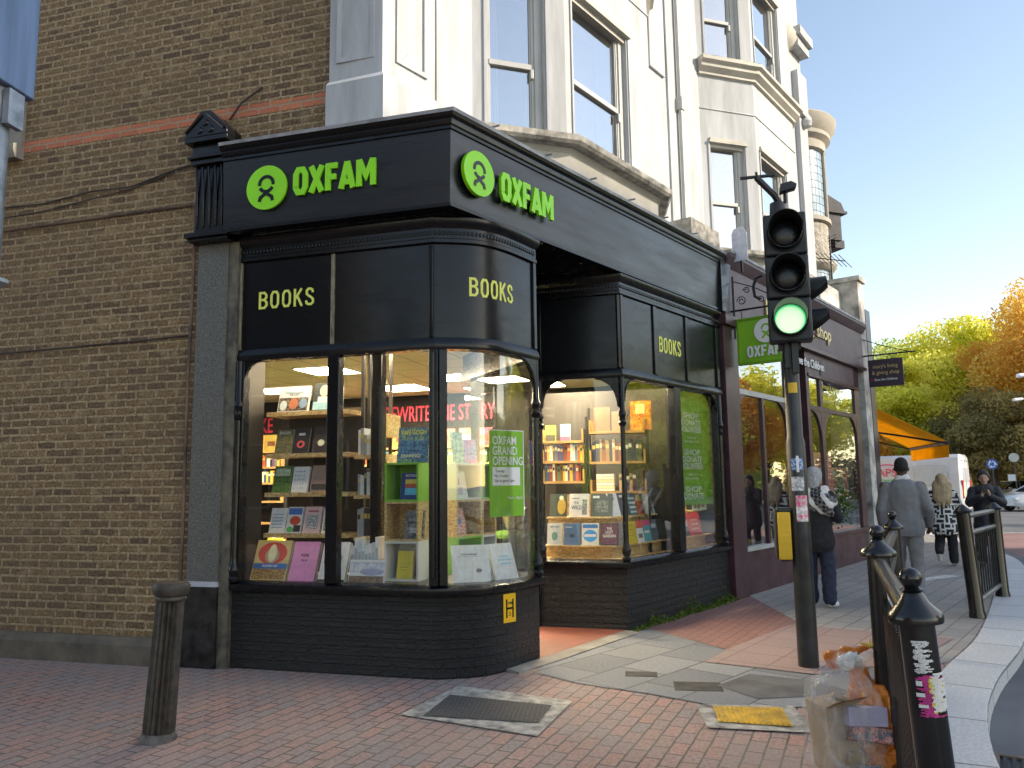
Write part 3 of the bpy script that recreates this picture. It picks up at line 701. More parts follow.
# hydrant plate: a thing fixed to the wall
T = FM(*oncurve(.70, -.006, 0)[:2], .40, 42)
hp = thing('hydrant_sign', 'small yellow plate with a black letter H on the curved black wall', 'sign', T)
mb = MB(MW[hp]); mb.box(-.07, .07, -.008, .006, 0, .24); mb.build('plate', mat('hydrant_yellow', (.85, .48, .02), .4, var=.05), hp, bev=.003)
mb = MB(MW[hp]); mb.box(-.043, -.028, -.010, -.007, .04, .195); mb.box(.028, .043, -.010, -.007, .04, .195); mb.box(-.028, .028, -.0105, -.007, .11, .127); mb.build('symbol', BLK, hp)
BK = mat('black_ink', (.012, .012, .012), .6, var=.0); WHT = mat('white_ink', (.8, .8, .8), .6, var=.0)
text_obj('number', '100', MW[hp] @ Matrix.Translation((0, -.0095, .15)), .035, BK, hp, align='CENTER'); text_obj('number', '2', MW[hp] @ Matrix.Translation((0, -.0095, .055)), .045, BK, hp, align='CENTER')
# glazed door deep in the entrance
T = FM(KL[0]+.0, KL[1]+.0, 0, THL+180)
dr = MB(FK); dr.box(-1.75, -1.66, -.03, .04, .02, 2.75); dr.box(-1.05, -.96, -.03, .04, .02, 2.75); dr.box(-1.66, -1.05, -.03, .04, 2.62, 2.75); dr.box(-1.66, -1.05, -.03, .04, .02, .35); d = dr.build('door', BLK, shop)
mb = MB(FK); mb.box(-1.66, -1.05, 0, .006, .35, 2.62); mb.build('door_pane', GL1, d)
mb = MB(FK); mb.tube([(-1.12, -.03, 1.0), (-1.12, -.09, 1.03), (-1.12, -.10, 1.15), (-1.12, -.09, 1.27), (-1.12, -.03, 1.3)], .014, 8); mb.build('handle', mat('steel', (.55, .55, .55), .3, metal=1), d)
mb = MB(FK); mb.box(-1.75, -.96, -.02, .04, 2.75, 3.88); mb.build('overdoor_panel', BLK, shop)
# ------------------------------------------------------------------ shop interior
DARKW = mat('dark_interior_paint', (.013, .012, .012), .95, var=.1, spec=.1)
FLOORM = mat('shop_floor', (.13, .11, .09), .5, var=.2, vs=2)
CEILM = brickmat('ceiling_tiles', (.60, .52, .40), (.58, .50, .385), (.3, .26, .2), .6, .6, .012, .9, .1, .002, off=0, grain=.06)
inside = [W2(FL, -1.9, .1), W2(FL, -.05, .1)]+[(p[0]-.05, p[1]+.08) for p in CURVE[::4]]+[(-.55, 8.8), W2(FK, -1.0, .1), W2(FK, -.05, .1), W2(FR, .1, .12), W2(FR, 2.58, .12)]
back = [W2(FL, 4.9, 5.9), W2(FL, -7, 5.9), W2(FL, -7, .35), W2(FL, -2.0, .35)]
back = [W2(FL, 2.35, 5.5), W2(FL, -7, 5.5), W2(FL, -7, .35), W2(FL, -2.0, .35)]
room = inside+back
def poly_part(nm, pts, z, th, m, par):
    o = ground_poly(nm, pts, z, th, m, None, parent=par); return o
poly_part('floor', room, .03, THL, FLOORM, shop); poly_part('ceiling', room, 3.02, THL, CEILM, shop)
def wallseg(a, b, z0, z1, m=DARKW, nm='interior_wall', t=.06):
    mb = MB(); mb.sweep([a, b], [(-t/2, z0), (t/2, z0), (t/2, z1), (-t/2, z1)]); return mb.build(nm, m, shop)
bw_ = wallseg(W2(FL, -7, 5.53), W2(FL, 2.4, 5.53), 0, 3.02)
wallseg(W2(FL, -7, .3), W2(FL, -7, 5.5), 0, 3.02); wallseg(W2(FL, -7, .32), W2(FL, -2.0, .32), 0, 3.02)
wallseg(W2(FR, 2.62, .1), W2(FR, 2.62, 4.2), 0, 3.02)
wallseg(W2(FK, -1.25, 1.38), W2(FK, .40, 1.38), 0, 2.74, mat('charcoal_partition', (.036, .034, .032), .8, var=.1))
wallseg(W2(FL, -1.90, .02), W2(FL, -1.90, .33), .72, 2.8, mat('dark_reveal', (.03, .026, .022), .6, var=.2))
REDT = mat('red_wall_lettering', (.40, .02, .05), .7, var=0)
T = FL @ Matrix.Translation((-3.06, 5.49, 2.60))
text_obj('wall_lettering', 'REWRITE THE STORY', T, .36, REDT, bw_, .004, .002, sx=.55, spacing=1.0)
text_obj('wall_lettering', 'MAKE', FL @ Matrix.Translation((-5.72, 5.49, 2.50)), .36, REDT, bw_, .004, .004, sx=.62)
# window display boards
OSB = osb()
WINB = [W2(FL, -1.88, .04), W2(FL, -.02, .04)]+[(p[0]-.02, p[1]+.05) for p in CURVE[2::4]]+[(.14, 7.30), (-.12, 7.95), (-.5, 7.7), W2(FL, -.3, 1.0), W2(FL, -1.88, .95)]
ground_poly('window_board', WINB, .735, 0, mat('grey_board', (.16, .155, .145), .7, var=.15), None, parent=shop, thick=.04)
def sw2(off0, off1, z0, z1, nm, m=None):
    mb = MB(); mb.sweep(PATH2, [(-off0, z0), (-off0, z1), (-off1, z1), (-off1, z0)]); return mb.build(nm, m or OSB, rk)
rk = thing('stepped_display', 'stepped strand board display rack running round the second window', 'display rack', (Kx, Ky, .73))
sw2(.05, .40, .70, .742, 'base_board'); sw2(.30, .33, .742, .862, 'lower_riser'); sw2(.20, .42, .862, .880, 'lower_ledge'); sw2(.42, .45, .88, 1.17, 'upper_riser'); sw2(.33, .58, 1.17, 1.188, 'upper_ledge'); sw2(.56, .59, 1.188, 1.44, 'back_board')
# ceiling lights
FILLP = emis('display_fill_strip', (1., .91, .75), 15.0); PAN = emis('light_panel', (1., .90, .72), 42.0); FRW = mat('white_trim', (.75, .74, .72), .5, var=.03)
for i, (x, y, lab) in enumerate([(-2.30, 9.62, 'square lit ceiling panel above the tall shelf tower'), (-3.55, 11.6, 'lit ceiling panel at the far left of the bookshop'), (-1.62, 11.45, 'lit ceiling panel above the red wall lettering'), (-.72, 10.35, 'lit ceiling panel right of the central window post'),
        (.42, 11.25, 'lit ceiling panel beyond the doorway partition'), (-4.4, 9.9, 'lit ceiling panel left of the display window'), (-.35, 11.7, 'lit ceiling panel at the rear of the shop'), (.7, 9.6, 'lit ceiling panel over the second window'), (-1.35, 8.0, 'added unseen ceiling panel lighting the left display window'), (1.45, 10.1, 'lit ceiling panel nearest the green banner')]):  # the panel over the left display is added to brighten its books
    t = thing('ceiling_light', lab, 'ceiling light', FM(x, y, 3.0, THL), 'lit panels in the bookshop ceiling')
    mb = MB(MW[t]); s = .30 if i != 2 else .34
    mb.box(-s-.02, s+.02, -s-.02, -s, 0, .018); mb.box(-s-.02, s+.02, s, s+.02, 0, .018); mb.box(-s-.02, -s, -s, s, 0, .018); mb.box(s, s+.02, -s, s, 0, .018); mb.build('frame', FRW, t)
    mb = MB(MW[t]); mb.box(-s, s, -s, s, .004, .014); mb.build('diffuser', PAN, t)
for F, x, y, th, lab in ((FL, -1.4, .24, 0, 'added unseen fill strip above the left window display'), (FK, -.5, .17, 0, 'added unseen fill strip above the doorway side rack'), (FR, 1.2, .17, 0, 'added unseen fill strip above the street side rack'), (FL, -.25, .55, 0, 'added unseen fill strip above the stacked cubes')):  # fill strips added out of view above the window heads to light the covers
    t = thing('ceiling_light', lab, 'ceiling light', F @ Matrix.Translation((x, y, 2.86)), 'lit panels in the bookshop ceiling')
    mb = MB(MW[t]); mb.box(-.42, .42, -.06, .06, .02, .06); mb.build('frame', FRW, t); mb = MB(MW[t]); mb.box(-.40, .40, -.045, .045, .004, .019); mb.build('diffuser', FILLP, t)
METAL = mat('dark_metal_upright', (.05, .05, .05), .5, metal=.5, var=.2)
t = thing('shelf_tower', 'tall display tower with strand board shelves on slotted uprights behind the left window', 'shelving', FL @ Matrix.Translation((-1.45, .6, .735)))
tz = [2.29, 1.89, 1.52, 1.14]
for z in tz:
    mb = MB(FL); mb.box(-1.90, -1.02, .42, .74, z-.04, z); mb.build('shelf', OSB, t)
for x in (-1.35, -1.0): 
    mb = MB(FL); mb.box(x, x+.03, .76, .79, .73, 2.98); mb.build('upright', METAL, t)
mb = MB(FL); mb.box(-1.86, -1.03, .75, .757, .75, 2.34); mb.build('back_panel', mat('dark_back_panel', (.05, .045, .04), .7), t)
T2 = t = thing('shelf_tower', 'strand board end panels of the second tower seen between the mullion and black column', 'shelving', FL @ Matrix.Translation((-.87, .9, .735)))
for z0, z1 in ((2.05, 2.27), (1.70, 1.88), (1.30, 1.5), (.80, 1.12)):
    mb = MB(FL); mb.box(-.96, -.80, .80, 1.1, z0, z1); mb.build('end_panel', OSB, t)
mb = MB(FL); mb.box(-.985, -.955, .60, .63, .73, 2.98); mb.box(-.93, -.90, 1.1, 1.13, .03, 2.98); mb.build('upright', METAL, t)
mb = MB(FL); mb.box(-.80, -.69, .42, .55, .735, 3.0); tag(mb.build('column', BLK, bev=.02), 'plain black interior column between the shelf tower and the stacked cubes', 'column')

# -------- books

PAGE = mat('paper_pages', (.62, .58, .48), .8, var=.1, vs=30)
def lift(c): return tuple(min(.82, x*1.45+.01) for x in c)
def C(h, rough=.4): return mat('cover_'+h.strip('#'), lift(hexc(h)), rough, var=.06, vs=20)
def pic(h1, h2, sc=30): 
    nm = 'picture_%s_%s' % (h1.strip('#'), h2.strip('#'))
    if nm in _mats: return _mats[nm]
    m, nt, out = _new(nm); b = princ(nt, out); v = coords(nt)
    n = ramp(nt, noise_(nt, v, sc, 3, .7), .42, .58); n2 = ramp(nt, noise_(nt, v, sc*2.3, 2), .5, .6)
    nt.links.new(mixcol(nt, n2, mixcol(nt, n, lift(hexc(h1)), lift(hexc(h2))), tuple(x*.8 for x in hexc(h1))), b.inputs['Base Color']); b.inputs['Roughness'].default_value = .4
    _mats[nm] = m; return m
def book(T, w, h, label, cover, th=.025, tilt=14, prints=(), texts=(), spine=None, group='books displayed face out in the shop windows', cat='book'):
    """T: bottom left front corner; the cover faces local -y and leans back"""
    Tb = T @ Matrix.Rotation(R(-tilt), 4, 'X')
    t = thing('book', label, cat, Tb, group)
    mb = MB(Tb); mb.box(0, w, 0, .003, 0, h); mb.box(0, w, th-.003, th, 0, h); mb.box(0, .003, .003, th-.003, 0, h, 1); mb.build('cover', [cover, spine or cover], t)
    mb = MB(Tb); mb.box(.004, w-.005, .0031, th-.0031, .003, h-.003); mb.build('pages', PAGE, t)
    for k, (x0, x1, z0, z1, m) in enumerate(prints):
        mb = MB(Tb)
        if isinstance(m, str) and m.startswith('o'):
            m2 = C(m[1:]); cx, cz = (x0+x1)/2*w, (z0+z1)/2*h; rx, rz = (x1-x0)/2*w, (z1-z0)/2*h
            mb.ngon([(cx+rx*math.cos(a*math.pi/9), -.0012-.0006*k, cz+rz*math.sin(a*math.pi/9)) for a in range(18)]); mb.build('print', m2, t)
        else:
            if isinstance(m, str): m = C(m)
            mb.box(x0*w, x1*w, -.001-.0006*k, -.0002, z0*h, z1*h); mb.build('print', m, t)
    for (body, x, z, s, hx) in texts:
        text_obj('title', body, Tb @ Matrix.Translation((x*w, -.0045, z*h)), s, C(hx), t, .0004, .0008, align='CENTER', sx=.8)
    return t
def at(F, x, y, z, th=0): return F @ Matrix.Translation((x, y, z)) @ Matrix.Rotation(R(th), 4, 'Z')
TW = lambda x, z, th=0: at(FL, x, .44, z, th)
# tower, top shelf down
book(TW(-1.80, 2.291), .33, .26, 'wide white book with painted cat faces on the top tower shelf', C('#d6d3cc'), prints=[(.02, .98, .03, .55, pic('#27241f', '#8a7a66', 26)), (.06, .30, .05, .45, 'o#b9c6d0'), (.36, .66, .08, .52, 'o#a9684c'), (.70, .95, .12, .5, 'o#6f87a0'), (.2, .8, .72, .78, '#8fa0a8')], texts=[('THE CATS', .5, .62, .03, '#54606a')])
book(TW(-1.43, 2.291), .22, .28, 'book with a girl portrait on dark and pale blue on the top tower shelf', C('#2b3436'), prints=[(.05, .95, .03, .32, '#8fb6c0'), (.3, .75, .5, .92, 'o#c9b09a'), (.25, .8, .28, .5, '#d8d4cc')])
book(TW(-1.82, 1.891), .18, .24, 'olive patterned book on the second tower shelf', pic('#6c6a4a', '#3f4030', 40), texts=[('ENGLISH', .5, .8, .04, '#d8d5b8')])
book(TW(-1.63, 1.891), .17, .25, 'black book with a red roundel on the second tower shelf', C('#1a1a1e'), spine=C('#d9d6cf'), prints=[(.25, .75, .2, .5, 'o#b84a50'), (.3, .7, .7, .8, '#c9c9c9'), (.38, .62, .27, .43, 'o#1a1a1e')])
book(TW(-1.42, 1.891), .18, .26, 'dark brown book with a white spine on the second tower shelf', C('#2c221d'), spine=C('#e4e1da'), prints=[(.3, .7, .25, .5, 'o#d8c9a8')])
book(TW(-1.84, 1.521), .19, .26, 'green garden picture book on the third tower shelf', pic('#4e7a3a', '#26401f', 36), prints=[(.1, .9, .62, .9, pic('#8aa878', '#dfe3d2', 40))])
book(TW(-1.63, 1.521), .17, .25, 'pale blue dotted book on the third tower shelf', C('#c6d3e2'), prints=[(.15+.18*(i % 4), .2+.18*(i % 4), .15+.16*(i//4), .18+.16*(i//4), '#4d6a94') for i in range(20)])
book(TW(-1.43, 1.521), .19, .26, 'dusky brown book with a skyline on the third tower shelf', C('#8d7468'), prints=[(.05, .95, .08, .3, pic('#4b4440', '#2b2726', 50))])
book(TW(-1.86, 1.141), .17, .24, 'white book with blue lettering on the fourth tower shelf', C('#dfe2e4'), prints=[(.15, .8, .2+.13*i, .24+.13*i, '#7c97b0') for i in range(5)])
book(TW(-1.68, 1.141), .16, .25, 'multicoloured book with red and green shapes on the fourth tower shelf', C('#c9cdd0'), prints=[(.05, .95, .7, .95, '#3b66a8'), (.2, .9, .3, .65, 'o#d5452f'), (.05, .5, .03, .25, 'o#3e9a58'), (.5, .95, .05, .3, '#2b2b33')])
book(TW(-1.50, 1.141), .18, .25, 'pinkish book with a grey street photo on the fourth tower shelf', C('#cfa3a4'), prints=[(.15, .85, .15, .7, pic('#6c7276', '#c9ccd0', 60)), (.2, .8, .8, .86, '#9a4a50')])
book(TW(-1.30, 1.141), .16, .24, 'green and white book partly behind the mullion on the fourth tower shelf', C('#cfd6c4'), prints=[(.1, .9, .1, .6, pic('#3f5a3a', '#a8b89a', 50))])
BW = lambda x, y=.16, th=0: at(FL, x, y, .737, th)
book(BW(-1.86), .36, .37, 'large red and gold art book with a blue band standing on the window board', C('#b9a06a'), th=.04, tilt=20, prints=[(.03, .97, .03, .3, pic('#b08a4a', '#5c3a2a', 40)), (.08, .92, .4, .95, 'o#b93a2e'), (.3, .7, .42, .8, 'o#9a8a6a'), (.38, .62, .45, .9, 'o#cfc09a'), (.02, .98, .29, .42, '#2d5f96')], texts=[('BUDDHIST ART', .5, .33, .028, '#e6e2d4')])
book(BW(-1.47), .26, .36, 'pink book standing on the window board', C('#c97ba6'), th=.05, tilt=20, spine=C('#9aa0a8'), texts=[('POEMS', .5, .62, .035, '#5a2c48'), ('FOR US', .5, .5, .022, '#5a2c48')])
book(BW(-1.17), .26, .36, 'white book with black lettering and a dark spine beside the mullion', C('#dcdcda'), th=.045, tilt=20, spine=C('#2a2a2c'), prints=[(0, 1, .0, .06, '#2a2a2c')], texts=[('AMERICAN', .45, .56, .045, '#1b1b1b'), ('COUNTRY', .45, .45, .045, '#1b1b1b')])
for i, (h, c, nm) in enumerate([(.30, '#cfd8e2', 'tall pale blue'), (.37, '#e8e8e6', 'tallest white'), (.33, '#a9bccb', 'slate blue'), (.34, '#dfe5ea', 'greyish white'), (.31, '#b7cbd6', 'thin sky blue'), (.32, '#eceae2', 'cream white'), (.33, '#a7b1b5', 'grey'), (.38, '#c8d4dd', 'tall silvery')]):
    mb = MB(FL); x = -.93+i*.034; mb.box(x, x+.03, .33, .50, .737, .737+h); mb.box(x+.003, x+.027, .3285, .33, .737+h*.3, .737+h*.75, 1)
    tag(mb.build('book', [C(c), C('#8c9aa8')], bev=.002), '%s spine in the upright row behind the landscape book' % nm, 'book', 'upright books behind the landscape book')
book(BW(-.86, .14), .34, .20, 'wide landscape painting book lying against the upright white books', C('#c8cbd6'), tilt=14, prints=[(.02, .98, .45, .9, pic('#cfd3dd', '#9fa6bb', 14)), (.3, .98, .32, .62, 'o#8f94ac'), (.02, .98, .02, .3, pic('#8a7460', '#5f4d3f', 30))])
# cubes
def cube(T, w, m, label, h=.345, d=.30):
    t = thing('display_cube', label, 'display cube', T, 'stacked display cubes'); k = .018
    mb = MB(T); mb.box(0, w, 0, d, 0, k); mb.box(0, w, 0, d, h-k, h); mb.box(0, k, 0, d, k, h-k); mb.box(w-k, w, 0, d, k, h-k); mb.build('frame', m, t)
    mb = MB(T); mb.box(k, w-k, d-.012, d-.002, k, h-k); mb.build('back_panel', m, t); return t
GRNC = mat('green_cube_paint', (.22, .52, .07), .45, var=.05); WHC = mat('white_cube_paint', (.74, .74, .71), .45, var=.04)
z0s = [.737, 1.083, 1.429]
for z, m, lab in zip(z0s, (WHC, OSB, GRNC), ('white cube at the foot of the front stack', 'strand board cube in the middle of the front stack', 'green cube on top of the front stack')):
    cube(at(FL, -.59, .30, z), .325, m, lab)
CF2 = FM(-.535, 7.40, 0, THR)
for z, m, lab in zip(z0s, (GRNC, OSB, WHC), ('green cube at the foot of the stack behind the curved glass', 'strand board cube in the stack behind the curved glass', 'white cube on top of the stack behind the curved glass')):
    cube(at(CF2, 0, 0, z), .36, m, lab)
for z, m, lab in zip(z0s, (WHC, OSB, GRNC), ('narrow white cube lowest beside the shop door', 'narrow strand board cube beside the shop door', 'narrow green cube topmost beside the shop door')):
    cube(at(CF2, .365, 0, z), .21, m, lab)
book(at(FL, -.47, .37, z0s[2]+.02), .20, .24, 'blue book with an orange square cover inside the green cube', C('#1d3c78'), tilt=10, prints=[(.2, .82, .16, .42, '#4aa8dc'), (.2, .82, .44, .58, '#b9543a'), (.2, .82, .58, .75, '#e0b050')], texts=[('ROTHKO', .5, .84, .035, '#c9d6ee')])
book(at(FL, -.43, .37, z0s[1]+.02), .18, .25, 'grey metal coloured book inside the middle strand board cube', pic('#5a5e63', '#8a9096', 8), tilt=10, texts=[('FRANK', .5, .3, .03, '#e8e8e8'), ('JOSHUA', .5, .2, .03, '#e8e8e8')])
book(at(FL, -.49, .34, z0s[0]+.02), .15, .24, 'yellow book inside the lower white cube', C('#cdb44c'), tilt=10, prints=[(.2, .7, .4, .42, '#8a7430'), (.2, .6, .3, .32, '#8a7430')])
book(at(FL, -.38, .50, z0s[0]+.02), .10, .26, 'dark red book at the back of the lower white cube', C('#5e2422'), tilt=4)
book(at(FL, -.49, .33, z0s[2]+.346), .30, .32, 'blue painted book titled VAN GOGH on top of the green cube', pic('#2f5f8c', '#7a9a66', 24), th=.03, tilt=10, prints=[(.06, .94, .1, .62, pic('#4f86a8', '#1f3a5c', 34))], texts=[('VAN GOGH', .5, .80, .058, '#d8cf5a'), ('DRAWINGS', .45, .14, .045, '#cfd8a0')])
book(at(CF2, .02, .05, z0s[2]+.346), .16, .31, 'pale green map like book standing on the white cube behind curved glass', pic('#9fbfb2', '#4f7a80', 22), th=.02, tilt=8)
book(at(CF2, .19, .05, z0s[2]+.346), .17, .24, 'pink and blue book standing on the white cube behind curved glass', pic('#6f86c8', '#c86aa8', 12), th=.02, tilt=8, prints=[(.05, .95, .05, .15, '#d86a9a')])
book(at(CF2, .05, .08, z0s[2]+.02), .20, .26, 'white book with a red haired figure inside the upper white cube', C('#e6e2e0'), tilt=12, prints=[(.2, .55, .45, .85, 'o#c9505a'), (.25, .5, .72, .95, 'o#5a2030'), (.15, .7, .1, .4, pic('#d8c8d6', '#9a86a6', 40))])
book(at(CF2, .05, .08, z0s[1]+.02), .18, .25, 'red white and blue patterned book inside the strand board cube behind curved glass', pic('#b8402f', '#d8d4c8', 60), tilt=12, prints=[(.3, .7, .35, .65, 'o#3a5c98')])
book(FM(-.525, 6.80, .74, 12), .33, .33, 'large white book with fine grey lines leaning in the curved window', C('#e3e4e2'), th=.03, tilt=22, prints=[(.12, .8, .68, .69, '#8a8f94'), (.52, .53, .1, .85, '#b0b4b8'), (.62, .78, .25, .36, 'o#55585c')], texts=[('WOOD DRAWINGS', .45, .72, .02, '#666a70')])
book(FM(-.27, 6.96, .74, 22), .20, .32, 'blue and white patterned book between two white books in the curved window', pic('#9fbcd4', '#e3e8ea', 26), th=.02, tilt=22)
book(FM(-.155, 6.93, .74, 36), .24, .33, 'white book with pale blue title leaning at the end of the curved window', C('#e4e8e9'), th=.03, tilt=22, prints=[(.3, .8, .42, .46, '#7ab6d4'), (.25, .85, .52, .56, '#7ab6d4'), (.35, .75, .62, .66, '#7ab6d4')])
# opening poster behind the curved glass
T = FM(-.205, 6.80, 1.29, 41)
t = thing('poster', 'green poster reading OXFAM GRAND OPENING with a white note behind the curved glass', 'poster', T)
mb = MB(T); mb.box(0, .40, 0, .004, 0, .76); mb.build('sheet', mat('poster_green', (.20, .50, .03), .5, var=.08, vs=6), t)
mb = MB(T); mb.box(0, .40, -.0012, 0, .752, .76); mb.box(.392, .40, -.0012, 0, 0, .752); mb.box(.03, .35, -.002, 0, .27, .43); mb.build('note', WHT, t)
for i, s in enumerate(('OXFAM', 'GRAND', 'OPENING')): text_obj('lettering', s, T @ Matrix.Translation((.03, -.003, .63-.09*i)), .105, WHT, t, .0006, .0015, sx=.78)
for i, (s, x) in enumerate((('Tuesday', .06), ('9th October', .05), ('Special guest 5pm', .05))): text_obj('handwriting', s, T @ Matrix.Translation((x, -.0035, .385-.042*i)), .036, BK, t, .0003, 0, sx=.9)
text_obj('lettering', '9am - 6pm', T @ Matrix.Translation((.2, -.003, .15)), .04, WHT, t, .0005, 0)
# second window: display racks with books
KR = lambda x, z, y=.235, th=0: at(FK, x, y, z, th)
row = [(-.93, .20, 'dark green book with a figure in yellow', C('#2c3b34'), [(.45, .95, .1, .8, 'o#a88a3a'), (.55, .8, .72, .92, 'o#d0c0a8')], []),
       (-.70, .23, 'white book titled WILD', C('#dfe0de'), [(.66, .9, .08, .75, pic('#5a6064', '#a9adb0', 60)), (.1, .5, .78, .82, '#6a7074')], [('THE', .35, .55, .04, '#4a6070'), ('WILD', .38, .32, .06, '#4a6070')]),
       (-.45, .25, 'dark green photographic book', C('#3c4a48'), [(.2, .8, .2, .7, pic('#76807c', '#2c3432', 40)), (.1, .4, .8, .9, '#b8c4c0')], [])]
for x, w, lab, cv, pr, tx in row: book(KR(x, 1.19, .37), w, .27, lab+' on the upper ledge facing the doorway', cv, prints=pr, texts=tx, tilt=16)
row = [(-.93, .17, 'white book with a Christmas tree', C('#d5dadd'), [(.3, .7, .2, .6, 'o#5f8a80')], [('NEW YEAR', .5, .8, .026, '#3a5a70')]),
       (-.74, .19, 'blue book with a small boat', C('#3f618c'), [(.35, .65, .35, .5, '#1c2c40'), (.1, .5, .8, .84, '#b9c8d8')], []),
       (-.53, .19, 'white and bright blue book', C('#d8dcd8'), [(.08, .92, .15, .7, 'o#2f86c8'), (.15, .85, .38, .5, '#e8e8e8'), (.05, .95, .78, .95, '#2a6aa8')], []),
       (-.32, .20, 'black floral book titled THE LOST GARDEN', C('#1c1a1e'), [(.06, .94, .05, .95, pic('#3a2430', '#7a3c58', 50))], [('THE', .5, .7, .04, '#e8e0e4'), ('LOST', .5, .53, .045, '#e8e0e4'), ('GARDEN', .5, .36, .045, '#e8e0e4')])]
for x, w, lab, cv, pr, tx in row: book(KR(x, .881, .23), w, .245, lab+' on the lower ledge facing the doorway', cv, prints=pr, texts=tx, tilt=10)
RR = lambda u, z, y: at(FR, u, y, z)
up = [(.30, .20, 'white book with a black edge', '#e0e0dc', [(.1, .6, .7, .8, '#555555')]), (.53, .17, 'navy book with a pink figure', '#26304a', [(.3, .7, .2, .7, 'o#b98a80'), (.1, .8, .8, .9, '#c9c0b0')]), (.72, .17, 'teal patterned book', '#3c5a66', [(.1, .9, .1+.2*i, .18+.2*i, '#b8c9c4') for i in range(4)]),
      (.91, .14, 'orange book', '#c9532c', [(.1, .9, .6, .9, '#e6b060'), (.2, .8, .1, .4, '#7a2c20')]), (1.05, .18, 'plain white book', '#e6e4de', [(.2, .7, .6, .64, '#999999')]), (1.30, .22, 'sky blue book', '#6a8ab8', [(.15, .85, .15, .5, '#dfe4ea'), (.2, .8, .7, .8, '#203a66')]),
      (1.62, .20, 'white travel book', '#d5d8d4', [(.1, .9, .1, .5, pic('#5a7a8a', '#b8a890', 30))]), (1.84, .19, 'green book', '#7aa08a', [(.2, .8, .2, .5, 'o#e0d8c0')])]
for u, w, lab, cv, pr in up: book(RR(u, 1.19, .35), w, .27, lab+' on the upper ledge of the street side rack', C(cv), prints=pr, tilt=14)
lo = [(.22, .16, 'grey picture book', '#77706c', [(.1, .9, .1, .9, pic('#8a827c', '#3c3836', 40))]), (.40, .23, 'yellow book', '#e0a912', [(.15, .85, .35, .37, '#8a5a10'), (.3, .7, .6, .63, '#8a5a10'), (.2, .8, .8, .83, '#8a5a10')]), (.65, .15, 'white book with a red top', '#ddd9d2', [(.0, 1, .65, 1, '#d0482c'), (.2, .8, .2, .4, '#555555')]),
      (.81, .17, 'teal and pink book', '#3f8a94', [(.0, 1, .75, 1, '#b83a68'), (.1, .8, .4, .5, '#e0e6e6')]), (.99, .16, 'slate book', '#46505e', [(.1, .8, .6, .8, '#9aa8b8')]), (1.16, .21, 'black book', '#222426', [(.1, .9, .2, .7, pic('#44484a', '#1a1b1c', 40))]), (1.38, .20, 'blue grey book', '#56748c', [(.1, .9, .5, .8, '#c9d4dc')]),
      (1.60, .20, 'cream book', '#d6c9a4', [(.3, .7, .2, .6, 'o#a86a3c')]), (1.81, .16, 'charcoal book', '#3c3438', [(.1, .9, .5, .8, '#b8a0a0')]), (2.02, .32, 'large red book', '#b3201e', [(.2+.2*i, .28+.2*i, .25+.2*j, .32+.2*j, '#e0b8b0') for i in range(3) for j in range(3)])]
for u, w, lab, cv, pr in lo: book(RR(u, .881, .22), w, .25 if u < 2 else .29, lab+' on the lower ledge of the street side rack', C(cv), prints=pr, tilt=10)
T = RR(1.95, 1.20, .16)
t = thing('poster', 'cream card with small pictures and lettering in front of the green banner', 'poster', T)
mb = MB(T); mb.box(0, .42, 0, .004, 0, .42); mb.build('sheet', C('#d9cfae'), t)
for i, (x, z) in enumerate([(.03, .34), (.15, .33), (.30, .35), (.03, .03), (.14, .02), (.26, .04), (.33, .15)]):
    mb = MB(T); mb.box(x, x+.08, -.0012, 0, z, z+.06); mb.build('picture', pic('#b8724a', '#6a7a5a', 50), t)
text_obj('lettering', 'Books for all', T @ Matrix.Translation((.06, -.002, .2)), .055, C('#6a5a40'), t, .0004)
# tall green banner
T = RR(1.38, 1.28, .10)
t = thing('banner', 'tall green banner repeating SHOP DONATE VOLUNTEER inside the street side window', 'banner', T)
mb = MB(T); mb.box(0, 1.06, 0, .004, 0, 1.47); mb.build('sheet', mat('banner_green', (.13, .40, .035), .5, var=.05), t)
for j in range(3):
    z = 1.10-j*.47
    for i, s in enumerate(('SHOP', 'DONATE', 'VOLUNTEER')[:3 if j < 2 else 2]):
        text_obj('lettering', s, T @ Matrix.Translation((.50, -.003, z-.088*i)), .105, WHT, t, .0006, .002, align='CENTER', sx=(1.75, 1.28, .98)[i])
    for i, s in enumerate(('Build a world', 'where everyone thrives') if j < 2 else ()): text_obj('lettering', s, T @ Matrix.Translation((.50, -.003, z-.26-.05*i)), .045, WHT, t, .0004, 0, align='CENTER')
# bookcases with spines
PINE = mat('pine_shelf', (.50, .30, .12), .55, var=.15, vs=9, stretch=(1, 6, 6))
PAL = [('#7a2d28', 'dark red'), ('#2f4a68', 'navy'), ('#d8cfb8', 'cream'), ('#4d6b4a', 'green'), ('#b98a4a', 'tan'), ('#1f2022', 'black'), ('#a34a2c', 'rust'), ('#c9c8c2', 'off white'), ('#5b3a5e', 'plum'), ('#c2a23a', 'mustard'), ('#3f7076', 'teal'), ('#6a4a34', 'brown')]
ORD = ['first', 'second', 'third', 'fourth', 'fifth', 'sixth', 'seventh', 'eighth', 'ninth', 'tenth', 'eleventh', 'twelfth', 'thirteenth', 'fourteenth', 'fifteenth', 'sixteenth', 'seventeenth', 'eighteenth', 'nineteenth', 'twentieth']+['twenty-'+k for k in ('first', 'second', 'third', 'fourth', 'fifth', 'sixth', 'seventh', 'eighth', 'ninth')]+['thirtieth']+['thirty-'+k for k in ('first', 'second', 'third', 'fourth', 'fifth', 'sixth', 'seventh', 'eighth', 'ninth')]
